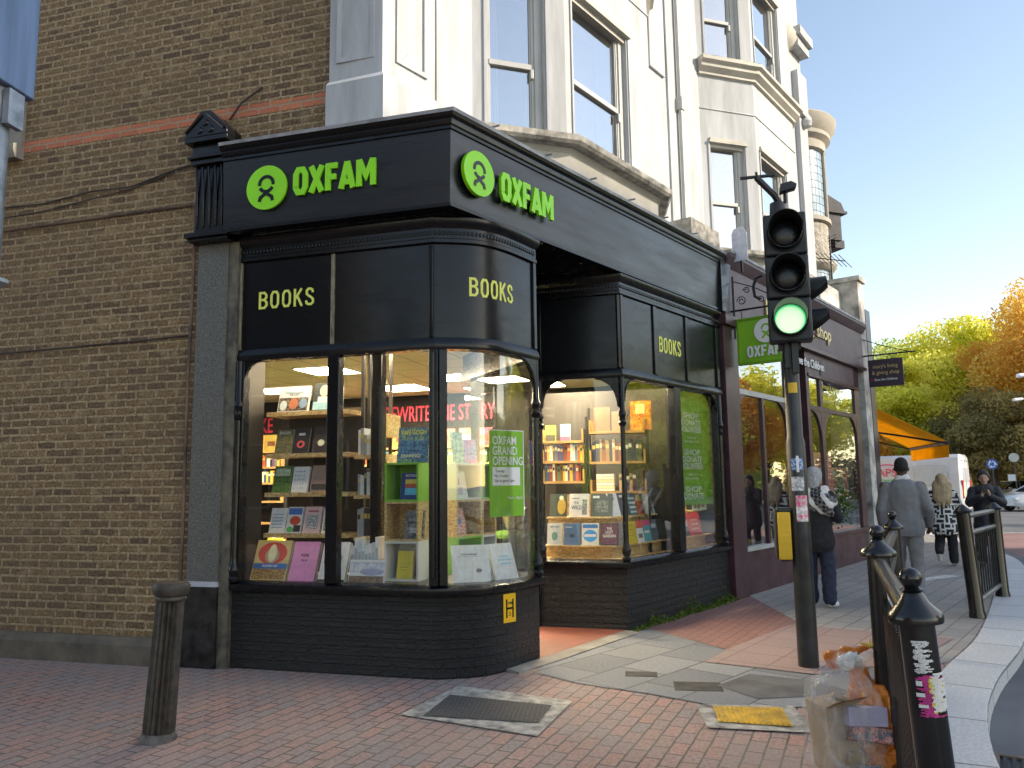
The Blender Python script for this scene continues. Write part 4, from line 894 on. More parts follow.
def spines(F, x0, x1, y, z, hmin, hmax, where, pal=None, seed=0, wmin=.024, wmax=.042, grp='spines on the bookcases inside the shop'):
    rr = random.Random(seed); x = x0; i = 0
    while x < x1-.02 and i < 39:
        w = rr.uniform(wmin, wmax); hx, cn = rr.choice(pal or PAL); h = rr.uniform(hmin, hmax)
        mb = MB(F); mb.box(x, x+w-.002, y, y+.14, z, z+h); mb.box(x+.003, x+w-.005, y-.001, y, z+h*.62, z+h*.8, 1)
        tag(mb.build('book', [C(hx), C(rr.choice(['#d9cfae', '#2a2a2a', '#b9a15a']))]), '%s spine, %s from left on %s' % (cn, ORD[i], where), 'book', grp)
        x += w; i += 1
def bookcase(F, x0, x1, y, zs, label, side=True, dep=.2, lip=.06):
    t = thing('bookcase', label, 'bookcase', F @ Matrix.Translation(((x0+x1)/2, y, .03)))
    for z in zs:
        mb = MB(F); mb.box(x0, x1, y-.02, y+dep, z-.03, z); mb.build('shelf', PINE, t)
        mb = MB(F); mb.box(x0, x0+.02, y-.02, y+dep, z, z+.14); mb.box(x1-.02, x1, y-.02, y+dep, z, z+.14); mb.build('shelf_end', PINE, t)
    mb = MB(F); mb.box(x0-.03, x0-.005, y+.05, y+.12, .03, zs[0]+.3); mb.box(x1+.005, x1+.03, y+.05, y+.12, .03, zs[0]+.3); mb.build('upright', METAL, t)
    return t
bookcase(FK, -1.16, -.63, 1.02, [2.10, 1.85, 1.60], 'left pine bookcase behind the doorway side display')
bookcase(FK, -.55, .13, .98, [2.20, 1.83, 1.47], 'taller pine bookcase beside the window colonette')
for z, sd in ((1.861, 31), (1.491, 32), (1.111, 33)): 
    mb = MB(FL); mb.box(-1.0, -.80, .50, .78, z-.036, z-.001); mb.build('shelf', OSB, T2)
    spines(FL, -.99, -.81, .56, z, .18, .26, 'the %s shelf between mullion and black column' % {31: 'top', 32: 'middle', 33: 'lower'}[sd], [('#d8d8d4', 'white'), ('#8a8f94', 'grey'), ('#2b2d30', 'black'), ('#b8c4cc', 'pale blue')], sd)
OLD = [('#5a2320', 'oxblood'), ('#7a4a30', 'leather brown'), ('#3c4a3a', 'dark green'), ('#8a6a48', 'faded tan'), ('#4a2a38', 'maroon'), ('#2a3040', 'dark blue'), ('#a08a68', 'buff')]
spines(FK, -1.13, -.66, 1.03, 1.851, .18, .22, 'the middle shelf of the left pine bookcase', seed=3)
spines(FK, -1.13, -.66, 1.03, 1.601, .18, .22, 'the lower shelf of the left pine bookcase', seed=4)
spines(FK, -.52, .10, .99, 1.831, .22, .29, 'the middle shelf of the taller pine bookcase', OLD, 5, .03, .05)
spines(FK, -.20, .10, .99, 1.471, .2, .26, 'the lower shelf of the taller pine bookcase', OLD, 6, .03, .05)
for i in range(6):
    mb = MB(FK); mb.box(-.48, -.26, .99, 1.13, 1.472+i*.035, 1.504+i*.035); tag(mb.build('book', C(['#d8d0bc', '#cfc4a4', '#e0dccf', '#c9b98f', '#d5cdb5', '#ddd6c4'][i]), bev=.002), 'cream book lying flat, %s from the bottom of the stack on the lower shelf' % ORD[i], 'book', 'stack of cream books lying flat')
g2 = 'books standing face out on top of the bookcases'
book(at(FK, -1.12, 1.03, 2.101), .13, .20, 'yellow green book standing face out on the left pine bookcase', C('#a9b84a'), tilt=5, prints=[(0, 1, 0, .4, '#3a3c34')], group=g2)
book(at(FK, -.93, 1.03, 2.101), .13, .21, 'teal and pink book standing face out on the left pine bookcase', C('#5a9a92'), tilt=5, prints=[(0, 1, 0, .25, '#c84a6a')], group=g2)
book(at(FK, -.49, .99, 2.201), .19, .30, 'plain leather brown volume on top of the taller bookcase', C('#8a5a44'), tilt=4, th=.06, group=g2)
book(at(FK, -.27, .99, 2.201), .15, .24, 'smaller tan brown volume on top of the taller bookcase', C('#8d6a52'), tilt=4, th=.05, group=g2)
book(at(FK, -.04, .97, 2.201), .25, .36, 'orange and yellow patterned book on top of the taller bookcase', pic('#c8582a', '#d8a82c', 26), tilt=6, prints=[(.25, .7, .55, .9, '#e2c27a')], group=g2)
bookcase(FL, -5.75, -4.75, 5.20, [2.17, 1.91, 1.65, 1.35, 1.0], 'wall bookcase at the far left of the shop')
bookcase(FL, -3.30, -1.15, 5.20, [2.17, 1.91, 1.62], 'long wall bookcase below the red lettering')
spines(FL, -5.72, -4.78, 5.21, 1.911, .17, .22, 'the upper shelf of the far left bookcase', seed=8, wmin=.035, wmax=.06)
spines(FL, -5.72, -4.78, 5.21, 1.651, .17, .22, 'the lower shelf of the far left bookcase', seed=9, wmin=.035, wmax=.06)
spines(FL, -3.25, -1.2, 5.21, 1.911, .18, .22, 'the long wall bookcase below the lettering', seed=10, wmin=.045, wmax=.07)
for i, (x, c, nm) in enumerate([(-5.60, '#3c3024', 'dark brown'), (-5.36, '#c98a2c', 'amber'), (-5.1, '#8a7a3a', 'olive'), (-3.22, '#c8c4a0', 'cream and red'), (-2.78, '#e0782c', 'orange'), (-2.32, '#7a9ab8', 'blue grey'), (-1.98, '#c8402c', 'red'), (-1.66, '#9a6a3a', 'brown'), (-1.38, '#b83a4a', 'crimson')]):
    book(at(FL, x, 5.20, 2.171), .24, .27, '%s book standing face out on the wall bookcase' % nm, C(c), tilt=6, prints=[(.2, .8, .3, .6, '#e0d8c0' if i % 2 else '#5a2a20')], group='books face out along the wall shelves')
# a low table of bright books seen past the tower
t = thing('display_table', 'low display table with a green edge behind the shelf tower', 'table', FL @ Matrix.Translation((-2.7, 2.4, .03)))
mb = MB(FL); mb.box(-3.3, -2.2, 2.2, 2.9, .86, .90); mb.build('tabletop', GRNC, t)
for x, y in ((-3.25, 2.25), (-2.25, 2.25), (-3.25, 2.85), (-2.25, 2.85)):
    mb = MB(FL); mb.box(x-.02, x+.02, y-.02, y+.02, .03, .86); mb.build('leg', METAL, t)
for i, (x, c, nm) in enumerate([(-3.1, '#d8a02c', 'yellow'), (-2.85, '#c8502c', 'red orange'), (-2.62, '#6a4a7a', 'violet'), (-2.4, '#e0c04a', 'pale yellow')]):
    book(at(FL, x, 2.3, .905), .2, .27, '%s book propped on the low display table' % nm, C(c), tilt=22, prints=[(.15, .85, .2, .5, '#e8dcc0')], group='books on the low display table')
# ------------------------------------------------------------------ brick side building
STOCK = brickmat('stock_brick', (.36, .22, .105), (.175, .105, .06), (.60, .43, .245), .23, .076, .013, .9, 1., .03, stain=(.15, .095, .055), stainf=.5, stains=.7, third=(.48, .31, .135), grain=.9, smear=.55)
ORNG = brickmat('orange_brick', (.60, .20, .10), (.5, .15, .08), (.4, .3, .2), .23, .076, .010, .85, .8, .008, grain=.3)
REND = mat('grimy_render', (.15, .12, .09), .9, var=.35, vs=3, bump=.6, bs=18, bd=.01, col2=(.06, .05, .04))
FB = FM(-3.256, 7.282, 0, THL)
bb = thing('brick_building', 'tall brown brick side wall of the corner building with an orange brick course', 'building', (-3.256, 7.282, 0))
mb = MB(FB); XE = 1.69
mb.box(-22, .62, 0, .35, 0, 5.10); mb.box(.62, XE, 0, .35, 4.70, 5.10); mb.box(-22, XE, .0, .35, 5.215, 12.5); mb.build('wall', STOCK, bb)
mb = MB(FB); mb.box(-22, XE, -.003, .35, 5.10, 5.215); mb.build('brick_course', ORNG, bb)
mb = MB(FB); mb.prism([(-.09, 0), (-.09, .17), (-.03, .235), (.0, .24), (.0, 0)], -22, .86, 'x') if False else mb.sweep([(-22, 0), (.30, 0)], [(.0, 0), (.09, 0), (.085, .17), (.03, .232), (.0, .235)]); mb.build('plinth', REND, bb)
CAB = mat('old_cable', (.05, .035, .028), .7, var=.3); PIPE = mat('rusty_brown_pipe', (.13, .075, .05), .6, var=.4)
def cable(F, pts, r, nm, m, par):
    mb = MB(F); mb.tube([(x, -.012-r, z) for x, z in pts], r, 6); return mb.build(nm, m, par)
cable(FB, [(-2.3, 4.26), (.22, 4.28), (.26, 4.25), (.265, 3.5), (.25, 2.6), (.26, 1.2), (.25, .3)], .014, 'conduit', PIPE, bb)
cable(FB, [(-2.3, 2.955), (-1.2, 2.97), (-.3, 2.985), (.24, 3.0)], .009, 'cable', CAB, bb)
cable(FB, [(-2.3, 4.52), (-1.6, 4.50), (-1.0, 4.56), (-.5, 4.55), (0, 4.66), (.42, 4.72)], .008, 'cable', CAB, bb)
cable(FB, [(-2.3, 4.40), (-1.6, 4.42), (-1.0, 4.48), (-.5, 4.53), (0, 4.64)], .006, 'cable', CAB, bb)
mb = MB(FB); mb.tube([(.60, -.02, 5.08), (.75, -.05, 5.22), (.96, -.02, 5.36)], .010, 6); mb.build('cable', CAB, bb)
mb = MB(FB); mb.sweep([(-3.4, 0), (-1.93, 0)], [(0, 5.02), (.10, 5.02), (.13, 5.10), (.13, 5.16), (.04, 5.2), (.04, 5.9), (0, 5.9)]); mb.build('stone_corbel', STONE, bb)

# ------------------------------------------------------------------ white stucco terrace with canted bays
STUC = mat('white_stucco', (.48, .495, .51), .8, var=.05, vs=2.2, bump=.35, bs=22, bd=.005, col2=(.35, .355, .355), stretch=(2.6, 2.6, .4))
STUD = mat('stained_stone', (.46, .43, .37), .9, var=.4, vs=7, bump=.7, bs=28, bd=.012, col2=(.13, .12, .105))
CREAM = mat('cream_moulding', (.50, .47, .41), .8, var=.08, vs=3)
SASH = mat('white_sash_paint', (.45, .45, .43), .5, var=.05)
ROOMM = mat('dim_room', (.10, .11, .12), .9, var=.1)
BLIND = mat('pale_blind', (.55, .57, .58), .7, var=.05)
UPG = glass('upper_glass', (.75, .78, .8), 1.6, .01, .38)
Q0 = (-1.131, 6.653); FW = FM(Q0[0], Q0[1], 0, THR)
wb = thing('white_building', 'white stucco terrace with two canted bay windows above the shops', 'building', (2, 11, 4.8))
def facade(F, L, z0, z1, holes, name='wall', m=STUC, depth=.14):
    """wall from local x 0..L with rectangular openings and reveals"""
    mb = MB(F); xs = sorted({0, L}|{h[0] for h in holes}|{h[1] for h in holes}); zs = sorted({z0, z1}|{h[2] for h in holes}|{h[3] for h in holes})
    for i in range(len(xs)-1):
        for j in range(len(zs)-1):
            cx, cz = (xs[i]+xs[i+1])/2, (zs[j]+zs[j+1])/2
            if any(h[0] < cx < h[1] and h[2] < cz < h[3] for h in holes): continue
            mb.quad((xs[i], 0, zs[j]), (xs[i+1], 0, zs[j]), (xs[i+1], 0, zs[j+1]), (xs[i], 0, zs[j+1]))
    for x0, x1, a, b in holes:
        mb.quad((x0, 0, a), (x0, 0, b), (x0, depth, b), (x0, depth, a)); mb.quad((x1, 0, b), (x1, 0, a), (x1, depth, a), (x1, depth, b))
        mb.quad((x0, 0, b), (x1, 0, b), (x1, depth, b), (x0, depth, b)); mb.quad((x0, 0, a), (x0, depth, a), (x1, depth, a), (x1, 0, a))
    return mb.build(name, m, wb)
def sash_window(F, x0, x1, z0, z1, rail, par, blind=0, y=.10, cham=True):
    mb = MB(F); f = .032
    mb.box(x0, x1, y-.02, y+.05, z1-f, z1); mb.box(x0, x1, y-.03, y+.05, z0, z0+f); mb.box(x0, x0+f, y-.02, y+.05, z0+f, z1-f); mb.box(x1-f, x1, y-.02, y+.05, z0+f, z1-f)
    w = mb.build('window', SASH, par)
    mb = MB(F); mb.box(x0+f, x1-f, y-.03, y+.03, rail-.03, rail+.03); mb.box(x0+f, x0+f+.016, y-.01, y+.04, z0+f, z1-f); mb.box(x1-f-.016, x1-f, y-.01, y+.04, z0+f, z1-f); mb.build('sash_rail', SASH, w, bev=.004)
    for hx in (x1-f-.02,): 
        mb = MB(F); mb.box(hx, hx+.04, y-.05, y-.02, rail-.14, rail-.03); mb.build('sash_horn', SASH, w, bev=.008)
    mb = MB(F); mb.box(x0+f, x1-f, y+.012, y+.018, z0+f, z1-f); mb.build('pane', UPG, w)
    mb = MB(F); mb.box(x0, x1, y+.30, y+.32, z0, z1); mb.build('dark_room', ROOMM, w)
    if blind:
        mb = MB(F); k = z0+.02
        while k < z1-.05: mb.box(x0+f, x1-f, y+.10, y+.13, k, k+.028); k += .045
        mb.build('blind', BLIND, w)
    if blind == 0:
        mb = MB(F)
        for q in range(4): mb.tube([(x0+.06+q*.035, y+.14+.01*(q % 2), z0+f), (x0+.06+q*.03, y+.14, z1-f)], .02, 6)
        mb.build('curtain', BLIND, w)
    return w
def bay(u0, blinds, zb=4.84):
    p = Vector(W2(FW, u0, 0)); A1, A2, A3 = 18., THR, THR+ (THR-18.)
    L1, L2, L3 = 1.044, 1.90, 1.044
    dirs = [Vector((math.cos(R(a)), math.sin(R(a)))) for a in (A1, A2, A3)]
    q1 = p+dirs[0]*L1; q2 = q1+dirs[1]*L2; q3 = q2+dirs[2]*L3
    F1 = FM(p.x, p.y, 0, A1); F2 = FM(q1.x, q1.y, 0, A2); F3 = FM(q2.x, q2.y, 0, A3)
    fl = [(5.20, 6.98, 6.02), (8.42, 10.15, 9.18)]
    for F, L, xs, on in ((F1, L1, (.17, .80), 1), (F2, L2, (.15, 1.33), 1), (F3, L3, (.2, .8), 0)):
        facade(F, L, zb, 12.4, [(xs[0], xs[1], a, b) for a, b, c in fl] if on else [], 'bay_wall')
        if on:
            for k, (a, b, c) in enumerate(fl):
                w = sash_window(F, xs[0]+.005, xs[1]-.085, a, b, c, wb, blinds if k == 0 else 0)
                mb = MB(F); mb.box(xs[1]-.085, xs[1]-.002, .06, .18, a+.002, b-.002); mb.build('window_jamb', SASH, wb)
                mb = MB(F)   # moulded hood over the opening
                mb.box(xs[0]-.03, xs[1]+.05, -.05, -.002, b+.01, b+.05); mb.box(xs[0]-.01, xs[1]+.03, -.03, -.0025, b+.05, b+.10); mb.box(xs[0]+.002, xs[1]-.002, .02, .16, b-.05, b-.002); mb.build('window_hood', CREAM, wb)
                for sx_ in (xs[0]-.045, xs[1]+.02): mb = MB(F); mb.box(sx_, sx_+.03, -.018, -.002, a, b); mb.build('surround_bead', STUC, wb)
    P = [tuple(p), tuple(q1), tuple(q2), tuple(q3)]
    ext = [tuple(p-dirs[1]*.05), tuple(p), tuple(q1), tuple(q2), tuple(q3)]
    mb = MB(); mb.sweep(P, [(-.05, 5.09), (.19, 5.09), (.22, 5.12), (.22, 5.185), (.10, 5.20), (-.05, 5.20)]); mb.build('sill_ledge', STUD, wb)
    mb = MB(); mb.sweep(P, [(-.02, 4.84), (.05, 4.84), (.05, 5.04), (.09, 5.088), (-.02, 5.088)]); mb.build('cream_band', CREAM, wb)
    mb = MB(); mb.sweep(P, [(-.05, 8.12), (.05, 8.14), (.05, 8.18), (.13, 8.24), (.13, 8.30), (.19, 8.33), (.19, 8.385), (-.05, 8.385)]); mb.build('string_cornice', CREAM, wb)
    mb = MB(); mb.sweep(P, [(-.05, 8.386), (.185, 8.386), (.17, 8.41), (-.05, 8.42)]); mb.build('weathered_top', STUD, wb)
    mb = MB(); mb.sweep(P, [(-.02, 7.56), (.015, 7.56), (.015, 7.58), (-.02, 7.58)]); mb.build('string_line', STUC, wb)
    mb = MB(); mb.sweep(P, [(-.05, 10.95), (.1, 11.0), (.2, 11.15), (.2, 11.22), (-.05, 11.22)]); mb.build('upper_cornice', CREAM, wb)
    return u0+(q3-p).dot(Vector((math.cos(R(THR)), math.sin(R(THR)))))
b1e = bay(1.215, 0); b2e = bay(6.735, 1)
UEND = 12.05
facade(FW, 1.215, 4.84, 12.4, [])
facade(FM(*W2(FW, b1e, 0), 0, THR), 6.735-b1e, 4.84, 12.4, [])
facade(FM(*W2(FW, b2e, 0), 0, THR), UEND-b2e, 4.84, 12.4, [])
mb = MB(FW); mb.box(0, UEND, .45, 7, 4.84, 12.4); mb.build('core', STUC, wb)
mb = MB(FB); mb.box(XE-.015, 2.22, -.012, .3, 4.84, 12.4); mb.build('side_wall', STUC, wb)
# corner pier with plinth and sunk panels on both faces
PIER = [W2(FB, 1.70, -.03), (Q0[0]-.012, Q0[1]-.03), W2(FW, .62, 0)]
mb = MB(); mb.sweep(PIER, [(-.1, 4.8), (.10, 4.8), (.10, 5.20), (.05, 5.26), (-.1, 5.26)]); mb.build('pier_plinth', STUC, wb)
mb = MB(); mb.sweep(PIER, [(-.1, 5.26), (.045, 5.26), (.045, 12.4), (-.1, 12.4)]); mb.build('pier', STUC, wb)
def sunk(F, x0, x1, z0, z1, y):
    mb = MB(F); w = .045
    mb.box(x0, x0+w, y-.025, y, z0, z1); mb.box(x1-w, x1, y-.025, y, z0, z1); mb.box(x0+w, x1-w, y-.025, y, z0, z0+w); mb.box(x0+w, x1-w, y-.025, y, z1-w, z1)
    mb.prism([(x0+w+.02, z0+w), (x1-w-.02, z0+w), ((x0+x1)/2, z0+w+.16)], y-.02, y, 'y'); mb.build('panel_moulding', STUC, wb)
sunk(FB, 1.78, 2.16, 5.42, 8.4, -.074); sunk(FW, .10, .50, 5.42, 8.4, -.046)
for u in (.66, 5.60, 11.2): 
    mb = MB(FW); mb.box(u, u+.05, -.03, -.002, 4.84, 12.3); mb.build('rib', STUC, wb)
mb = MB(FW); mb.tube([(5.95, -.05, 4.9), (5.95, -.05, 12)], .035, 8); mb.box(5.90, 6.0, -.10, 0, 7.2, 7.4); mb.build('downpipe', SASH, wb)
mb = MB(FW); mb.box(5.05, 5.5, -.04, -.002, 7.55, 7.63); mb.box(5.05, 5.5, -.04, -.002, 7.63, 9.4); mb.build('raised_panel', STUC, wb)
mb = MB(FW); mb.box(11.45, 11.95, -.10, 0, 4.84, 9.2); mb.box(11.38, 12.02, -.18, 0, 9.2, 9.32); mb.box(11.42, 11.98, -.13, 0, 9.32, 10.2); mb.box(11.3, 12.1, -.28, 0, 10.9, 11.1); mb.box(11.35, 12.06, -.2, 0, 10.7, 10.9); mb.lathe([(.001, 8.95), (.10, 9.0), (.13, 9.1), (.06, 9.2)], 11.7, -.15, 10); mb.build('end_pilaster', STUC, wb)
mb = MB(FW); mb.sweep([(b2e+.1, 0), (11.4, 0)], [(-.02, 10.6), (.12, 10.7), (.2, 10.85), (.2, 10.95), (-.02, 10.95)]); mb.build('upper_cornice', CREAM, wb)

# ------------------------------------------------------------------ maroon shop
MAR = mat('maroon_paint', (.072, .030, .038), .38, var=.2, vs=3, bump=.1, bs=20, rvar=.06)
MARL = mat('dusty_mauve_fascia', (.12, .082, .095), .5, var=.12, vs=3)
ms = thing('maroon_shop', 'maroon painted shopfront beyond the bookshop with arched windows and gold lettering', 'shop', FR @ Matrix.Translation((6.4, 0, 0)))
MW[ms] = ms.matrix_world.copy()
def mbox(x0, x1, y0, y1, z0, z1, nm, m=MAR, bev=.004, par=None): mb = MB(FR); mb.box(x0, x1, y0, y1, z0, z1); return mb.build(nm, m, par or ms, bev=bev)
mbox(2.66, 3.12, -.07, .3, 0, 3.72, 'pilaster'); mbox(2.62, 3.2, -.13, .3, 3.72, 3.86, 'pilaster_cap')
mb = MB(FR); mb.sweep([(2.8, -.06), (9.72, -.06)], [(0, 3.86), (.0, 4.58), (.04, 4.61), (.07, 4.66), (.11, 4.71), (.11, 4.75), (-.3, 4.75), (-.3, 3.86)]); mb.build('fascia', MARL, ms)
mbox(2.8, 9.72, -.12, .1, 3.80, 3.86, 'fascia_bead'); mbox(2.8, 9.72, -.18, .55, 4.755, 4.80, 'roof_lead', LEAD)
mbox(3.12, 5.18, -.02, .3, 0, .60, 'stallriser'); mbox(3.10, 5.2, -.07, .3, .60, .655, 'sill', SASH)
mbox(3.12, 3.16, -.03, .06, .655, 3.62, 'window_frame'); mbox(4.03, 4.11, -.03, .06, .655, 2.80, 'mullion'); mbox(5.10, 5.18, -.03, .06, .655, 3.62, 'window_frame')
mbox(3.16, 5.10, -.035, .06, 2.80, 2.88, 'transom', SASH); mbox(3.12, 5.18, -.03, .06, 3.62, 3.80, 'window_head')
mbox(3.16, 5.10, .0, .006, .655, 2.80, 'window_pane', GL2, 0); mbox(3.16, 5.10, .0, .006, 2.88, 3.62, 'window_pane', GL2, 0)
def spand(x, s, zt, r=.3):
    pts = [(x, zt), (x+s*r, zt)]+[(x+s*(r-r*math.sin(a)), zt-r*1.2*(1-math.cos(a))-.01) for a in [R(k) for k in range(0, 91, 10)]]
    mb = MB(FR); mb.prism(pts, -.025, .03, 'y'); mb.build('arched_corner', MAR, ms)
spand(3.16, 1, 2.80); spand(5.10, -1, 2.80, .4)
GL3 = glass('far_window_glass', (.9, .92, .92), .9, .02, .03)
# recessed entrance 5.2 - 6.2, second window 6.2 - 9.3
mbox(5.18, 5.32, -.04, .3, 0, 3.8, 'pilaster'); mbox(5.32, 6.1, .9, .95, 0, 3.8, 'door'); mbox(6.1, 6.2, -.03, .95, 0, 3.8, 'pilaster')
mbox(5.45, 5.97, .88, .90, .5, 2.3, 'door_pane', GL1, 0)
mbox(6.2, 9.35, -.02, .3, 0, .58, 'stallriser'); mbox(6.18, 9.4, -.08, .3, .58, .64, 'sill')
mbox(6.82, 6.98, -.03, .06, .64, 3.70, 'mullion'); mbox(9.0, 9.35, -.03, .1, .64, 3.80, 'window_frame'); mbox(6.2, 6.26, -.03, .06, .64, 3.7, 'window_frame')
mbox(6.26, 6.82, -.03, .06, 2.78, 2.86, 'transom'); mbox(6.98, 9.0, -.03, .06, 2.78, 2.86, 'transom'); mbox(6.2, 9.35, -.05, .06, 3.36, 3.42, 'transom'); mbox(6.2, 9.35, -.03, .06, 3.42, 3.80, 'window_head', MARL)
for x0, x1 in ((6.26, 6.82), (6.98, 9.0)):
    mbox(x0, x1, 0, .006, .64, 2.78, 'window_pane', GL3, 0); mbox(x0, x1, 0, .006, 2.86, 3.36, 'window_pane', GL2, 0)
spand(6.82, -1, 2.78, .45); spand(6.98, 1, 2.78, .5); spand(9.0, -1, 2.78, .35)
GOLD = mat('gold_lettering', (.62, .47, .22), .35, metal=.4, var=.1)
text_obj('fascia_lettering', 'living & giving shop', FR @ Matrix.Translation((4.25, -.08, 4.12)), .34, GOLD, ms, .012, .006, sx=1.25)
text_obj('small_lettering', 'Save the Children', FR @ Matrix.Translation((5.55, -.054, 3.52)), .21, WHT, ms, .003, .003, sx=1.0)
text_obj('window_lettering', 'vintage & designer\nclothes  books\nhomeware  gifts', FR @ Matrix.Translation((7.05, -.004, 3.22)), .13, mat('yellow_chalk', (.75, .68, .15), .8, var=0), ms, .001, 0, sx=1.1)
# interior of the maroon shop
mbox(2.7, 9.9, 2.6, 2.65, 0, 3.9, 'interior_wall', mat('warm_grey_wall', (.16, .14, .125), .9), 0); mbox(2.7, 9.9, .1, 2.6, 0, .04, 'interior_floor', FLOORM, 0); mbox(2.7, 9.9, .1, 2.6, 3.78, 3.82, 'interior_ceiling', mat('grey_ceiling', (.22, .21, .2), .9), 0)
mbox(9.85, 9.9, .1, 2.6, 0, 3.8, 'interior_wall', DARKW, 0)
T = FR @ Matrix.Translation((6.40, .03, 1.05)); t = thing('poster', 'salmon pink poster with handwritten lines in the maroon shop window', 'poster', T)
mb = MB(T); mb.box(0, 1.0, 0, .004, 0, 1.0); mb.build('sheet', mat('salmon_paper', (.85, .28, .24), .7, var=.08), t)
for i in range(7): text_obj('handwriting', ['Donate', 'your unwanted', 'clothes shoes', 'and accessories', 'here today', 'all items help', 'thank you'][i], T @ Matrix.Translation((.08, -.003, .80-.115*i)), .14 if i == 0 else .095, WHT if i else C('#7a1a1c'), t, .0005, .001)
T = FR @ Matrix.Translation((7.6, .12, 1.25)); t = thing('picture', 'colourful painted picture propped in the maroon shop window', 'picture', T)
mb = MB(T); mb.box(0, 1.1, 0, .02, 0, .55); mb.build('canvas', pic('#b84a3c', '#cfc4a8', 6), t); mb = MB(T); mb.box(.35, .75, -.004, 0, .05, .5); mb.build('print', pic('#3c5a3a', '#7a8a6a', 14), t)
def mannequin(u, y, col, lab):
    T = FR @ Matrix.Translation((u, y, .04)); t = thing('dress_form', lab, 'dress form', T, 'dress forms in the maroon shop')
    organic('torso', [((0, 0, 1.0), .15, (0, 0, 1.2), .12, 1.1, .8), ((0, 0, 1.2), .12, (0, 0, 1.45), .15, 1.15, .75), ((-.12, 0, 1.5), .05, (.12, 0, 1.5), .05), ((0, 0, 1.5), .05, (0, 0, 1.6), .045), ((0, 0, .7), .2, (0, 0, 1.0), .14)], mat('dress_'+col.strip('#'), hexc(col), .8), t, .02)
    mb = MB(T); mb.tube([(0, 0, 0), (0, 0, .8)], .02, 8); mb.lathe([(.18, 0), (.18, .02), (.02, .04)], 0, 0, 16); mb.build('stand', METAL, t)
mannequin(3.6, .7, '#5a2c34', 'dress form in a dark wine dress in the nearer maroon shop window'); mannequin(4.6, .9, '#b8a890', 'dress form in a beige dress in the nearer maroon shop window')
mb = MB(FR); mb.box(3.25, 3.75, .2, .5, .66, .69); mb.box(3.8, 4.2, .25, .5, .66, .70); tag(mb.build('wooden_board', PINE), 'pale wooden boards lying in the nearer maroon shop window', 'board')
# stone parapet block and aerials above the end of the maroon shop
mb = MB(FR); mb.box(8.3, 9.7, .3, .7, 4.86, 5.55); mb.box(9.72, 10.15, -.05, .7, 0, 5.75); mb.box(9.68, 10.2, -.10, .75, 5.75, 5.85); tag(mb.build('parapet_wall', REND and mat('weathered_white_render', (.5, .48, .44), .9, var=.3, vs=2.5, bump=.3, bs=20)), 'weathered pale party wall and parapet rising past the maroon fascia', 'wall')
mb = MB(FR); mb.box(10.15, 10.5, -.06, .4, 0, 5.2); t = tag(mb.build('blue_pilaster', mat('navy_gloss', (.012, .028, .07), .3, var=.3, vs=6, bump=.3, bs=12)), 'dark navy carved pilaster between the maroon shop and the awning shop', 'pilaster')
mb = MB(FR); mb.box(2.2, 3.12, .12, .7, 4.80, 5.18); tag(mb.build('stained_parapet', STUD), 'stained concrete parapet block on the flat roof above the maroon pilaster', 'parapet')
t = thing('notice_board', 'small pale board on a post above the end of the black fascia', 'board', FR @ Matrix.Translation((3.02, -.25, 4.70)))
mb = MB(FR); mb.box(2.98, 3.00, -.34, -.12, 4.66, 5.06); mb.prism([(-.34, 5.06), (-.12, 5.06), (-.15, 5.13), (-.27, 5.16)], 2.98, 3.0, 'x'); mb.build('panel', mat('pale_board', (.62, .66, .76), .6, var=.1, vs=12), t); mb = MB(FR); mb.box(3.0, 3.03, -.25, -.22, 4.5, 5.06); mb.build('post', METAL, t)
text_obj('lettering', 'OPEN', FR @ Matrix.Translation((2.975, -.38, 5.0)) @ Matrix.Rotation(R(90), 4, 'Z'), .12, C('#5a78b8'), t, .001) if False else None
# ------------------------------------------------------------------ turret, gable and the shops beyond
tx, ty = 6.98, 18.7
tb = thing('turret_building', 'round stuccoed turret bay with leaded windows beyond the white terrace', 'building', (tx, ty, 0))
WALLC = mat('cream_stucco', (.42, .38, .32), .85, var=.08, vs=3, bump=.2, bs=30)
def tl(prof, nm, m, n=32): mb = MB(); mb.lathe(prof, tx, ty, n); return mb.build(nm, m, tb)
r = .86
tl([(r-.06, 3.0), (r-.06, 10.2)], 'turret_wall', WALLC)
LG = brickmat('leaded_glass', (.36, .47, .55), (.28, .38, .46), (.03, .03, .03), .13, .19, .010, .15, .0, .001, off=0, grain=.15, third=(.52, .58, .55))
def ring(z0, z1):
    mb = MB(); n = 40; rr = r-.035
    v = []; uv = []; fs = []
    for k in range(n+1):
        a = 2*math.pi*k/n; v += [(tx+rr*math.cos(a), ty+rr*math.sin(a), z0), (tx+rr*math.cos(a), ty+rr*math.sin(a), z1)]
    for k in range(n): fs.append((2*k, 2*k+2, 2*k+3, 2*k+1)); uv.append([(2*math.pi*rr*k/n, z0), (2*math.pi*rr*(k+1)/n, z0), (2*math.pi*rr*(k+1)/n, z1), (2*math.pi*rr*k/n, z1)])
    mb.add(v, fs, uv); w = mb.build('leaded_window', LG, tb)
    mb = MB()
    for k in range(7):
        a = 2*math.pi*k/7-.55; mb.tube([(tx+(r)*math.cos(a), ty+r*math.sin(a), z0), (tx+r*math.cos(a), ty+r*math.sin(a), z1)], .05, 8)
    mb.build('window_mullion', WALLC, w)
ring(7.85, 9.55); ring(4.2, 6.55)
tl([(r-.05, 9.5), (r+.05, 9.55), (r+.06, 9.75), (r+.18, 9.85), (r+.18, 9.95), (r+.30, 10.1), (r+.34, 10.3), (r+.30, 10.35), (.1, 10.45)], 'cornice', WALLC)
tl([(r-.05, 7.7), (r+.08, 7.72), (r+.08, 7.82), (r-.02, 7.88)], 'sill_band', WALLC); 
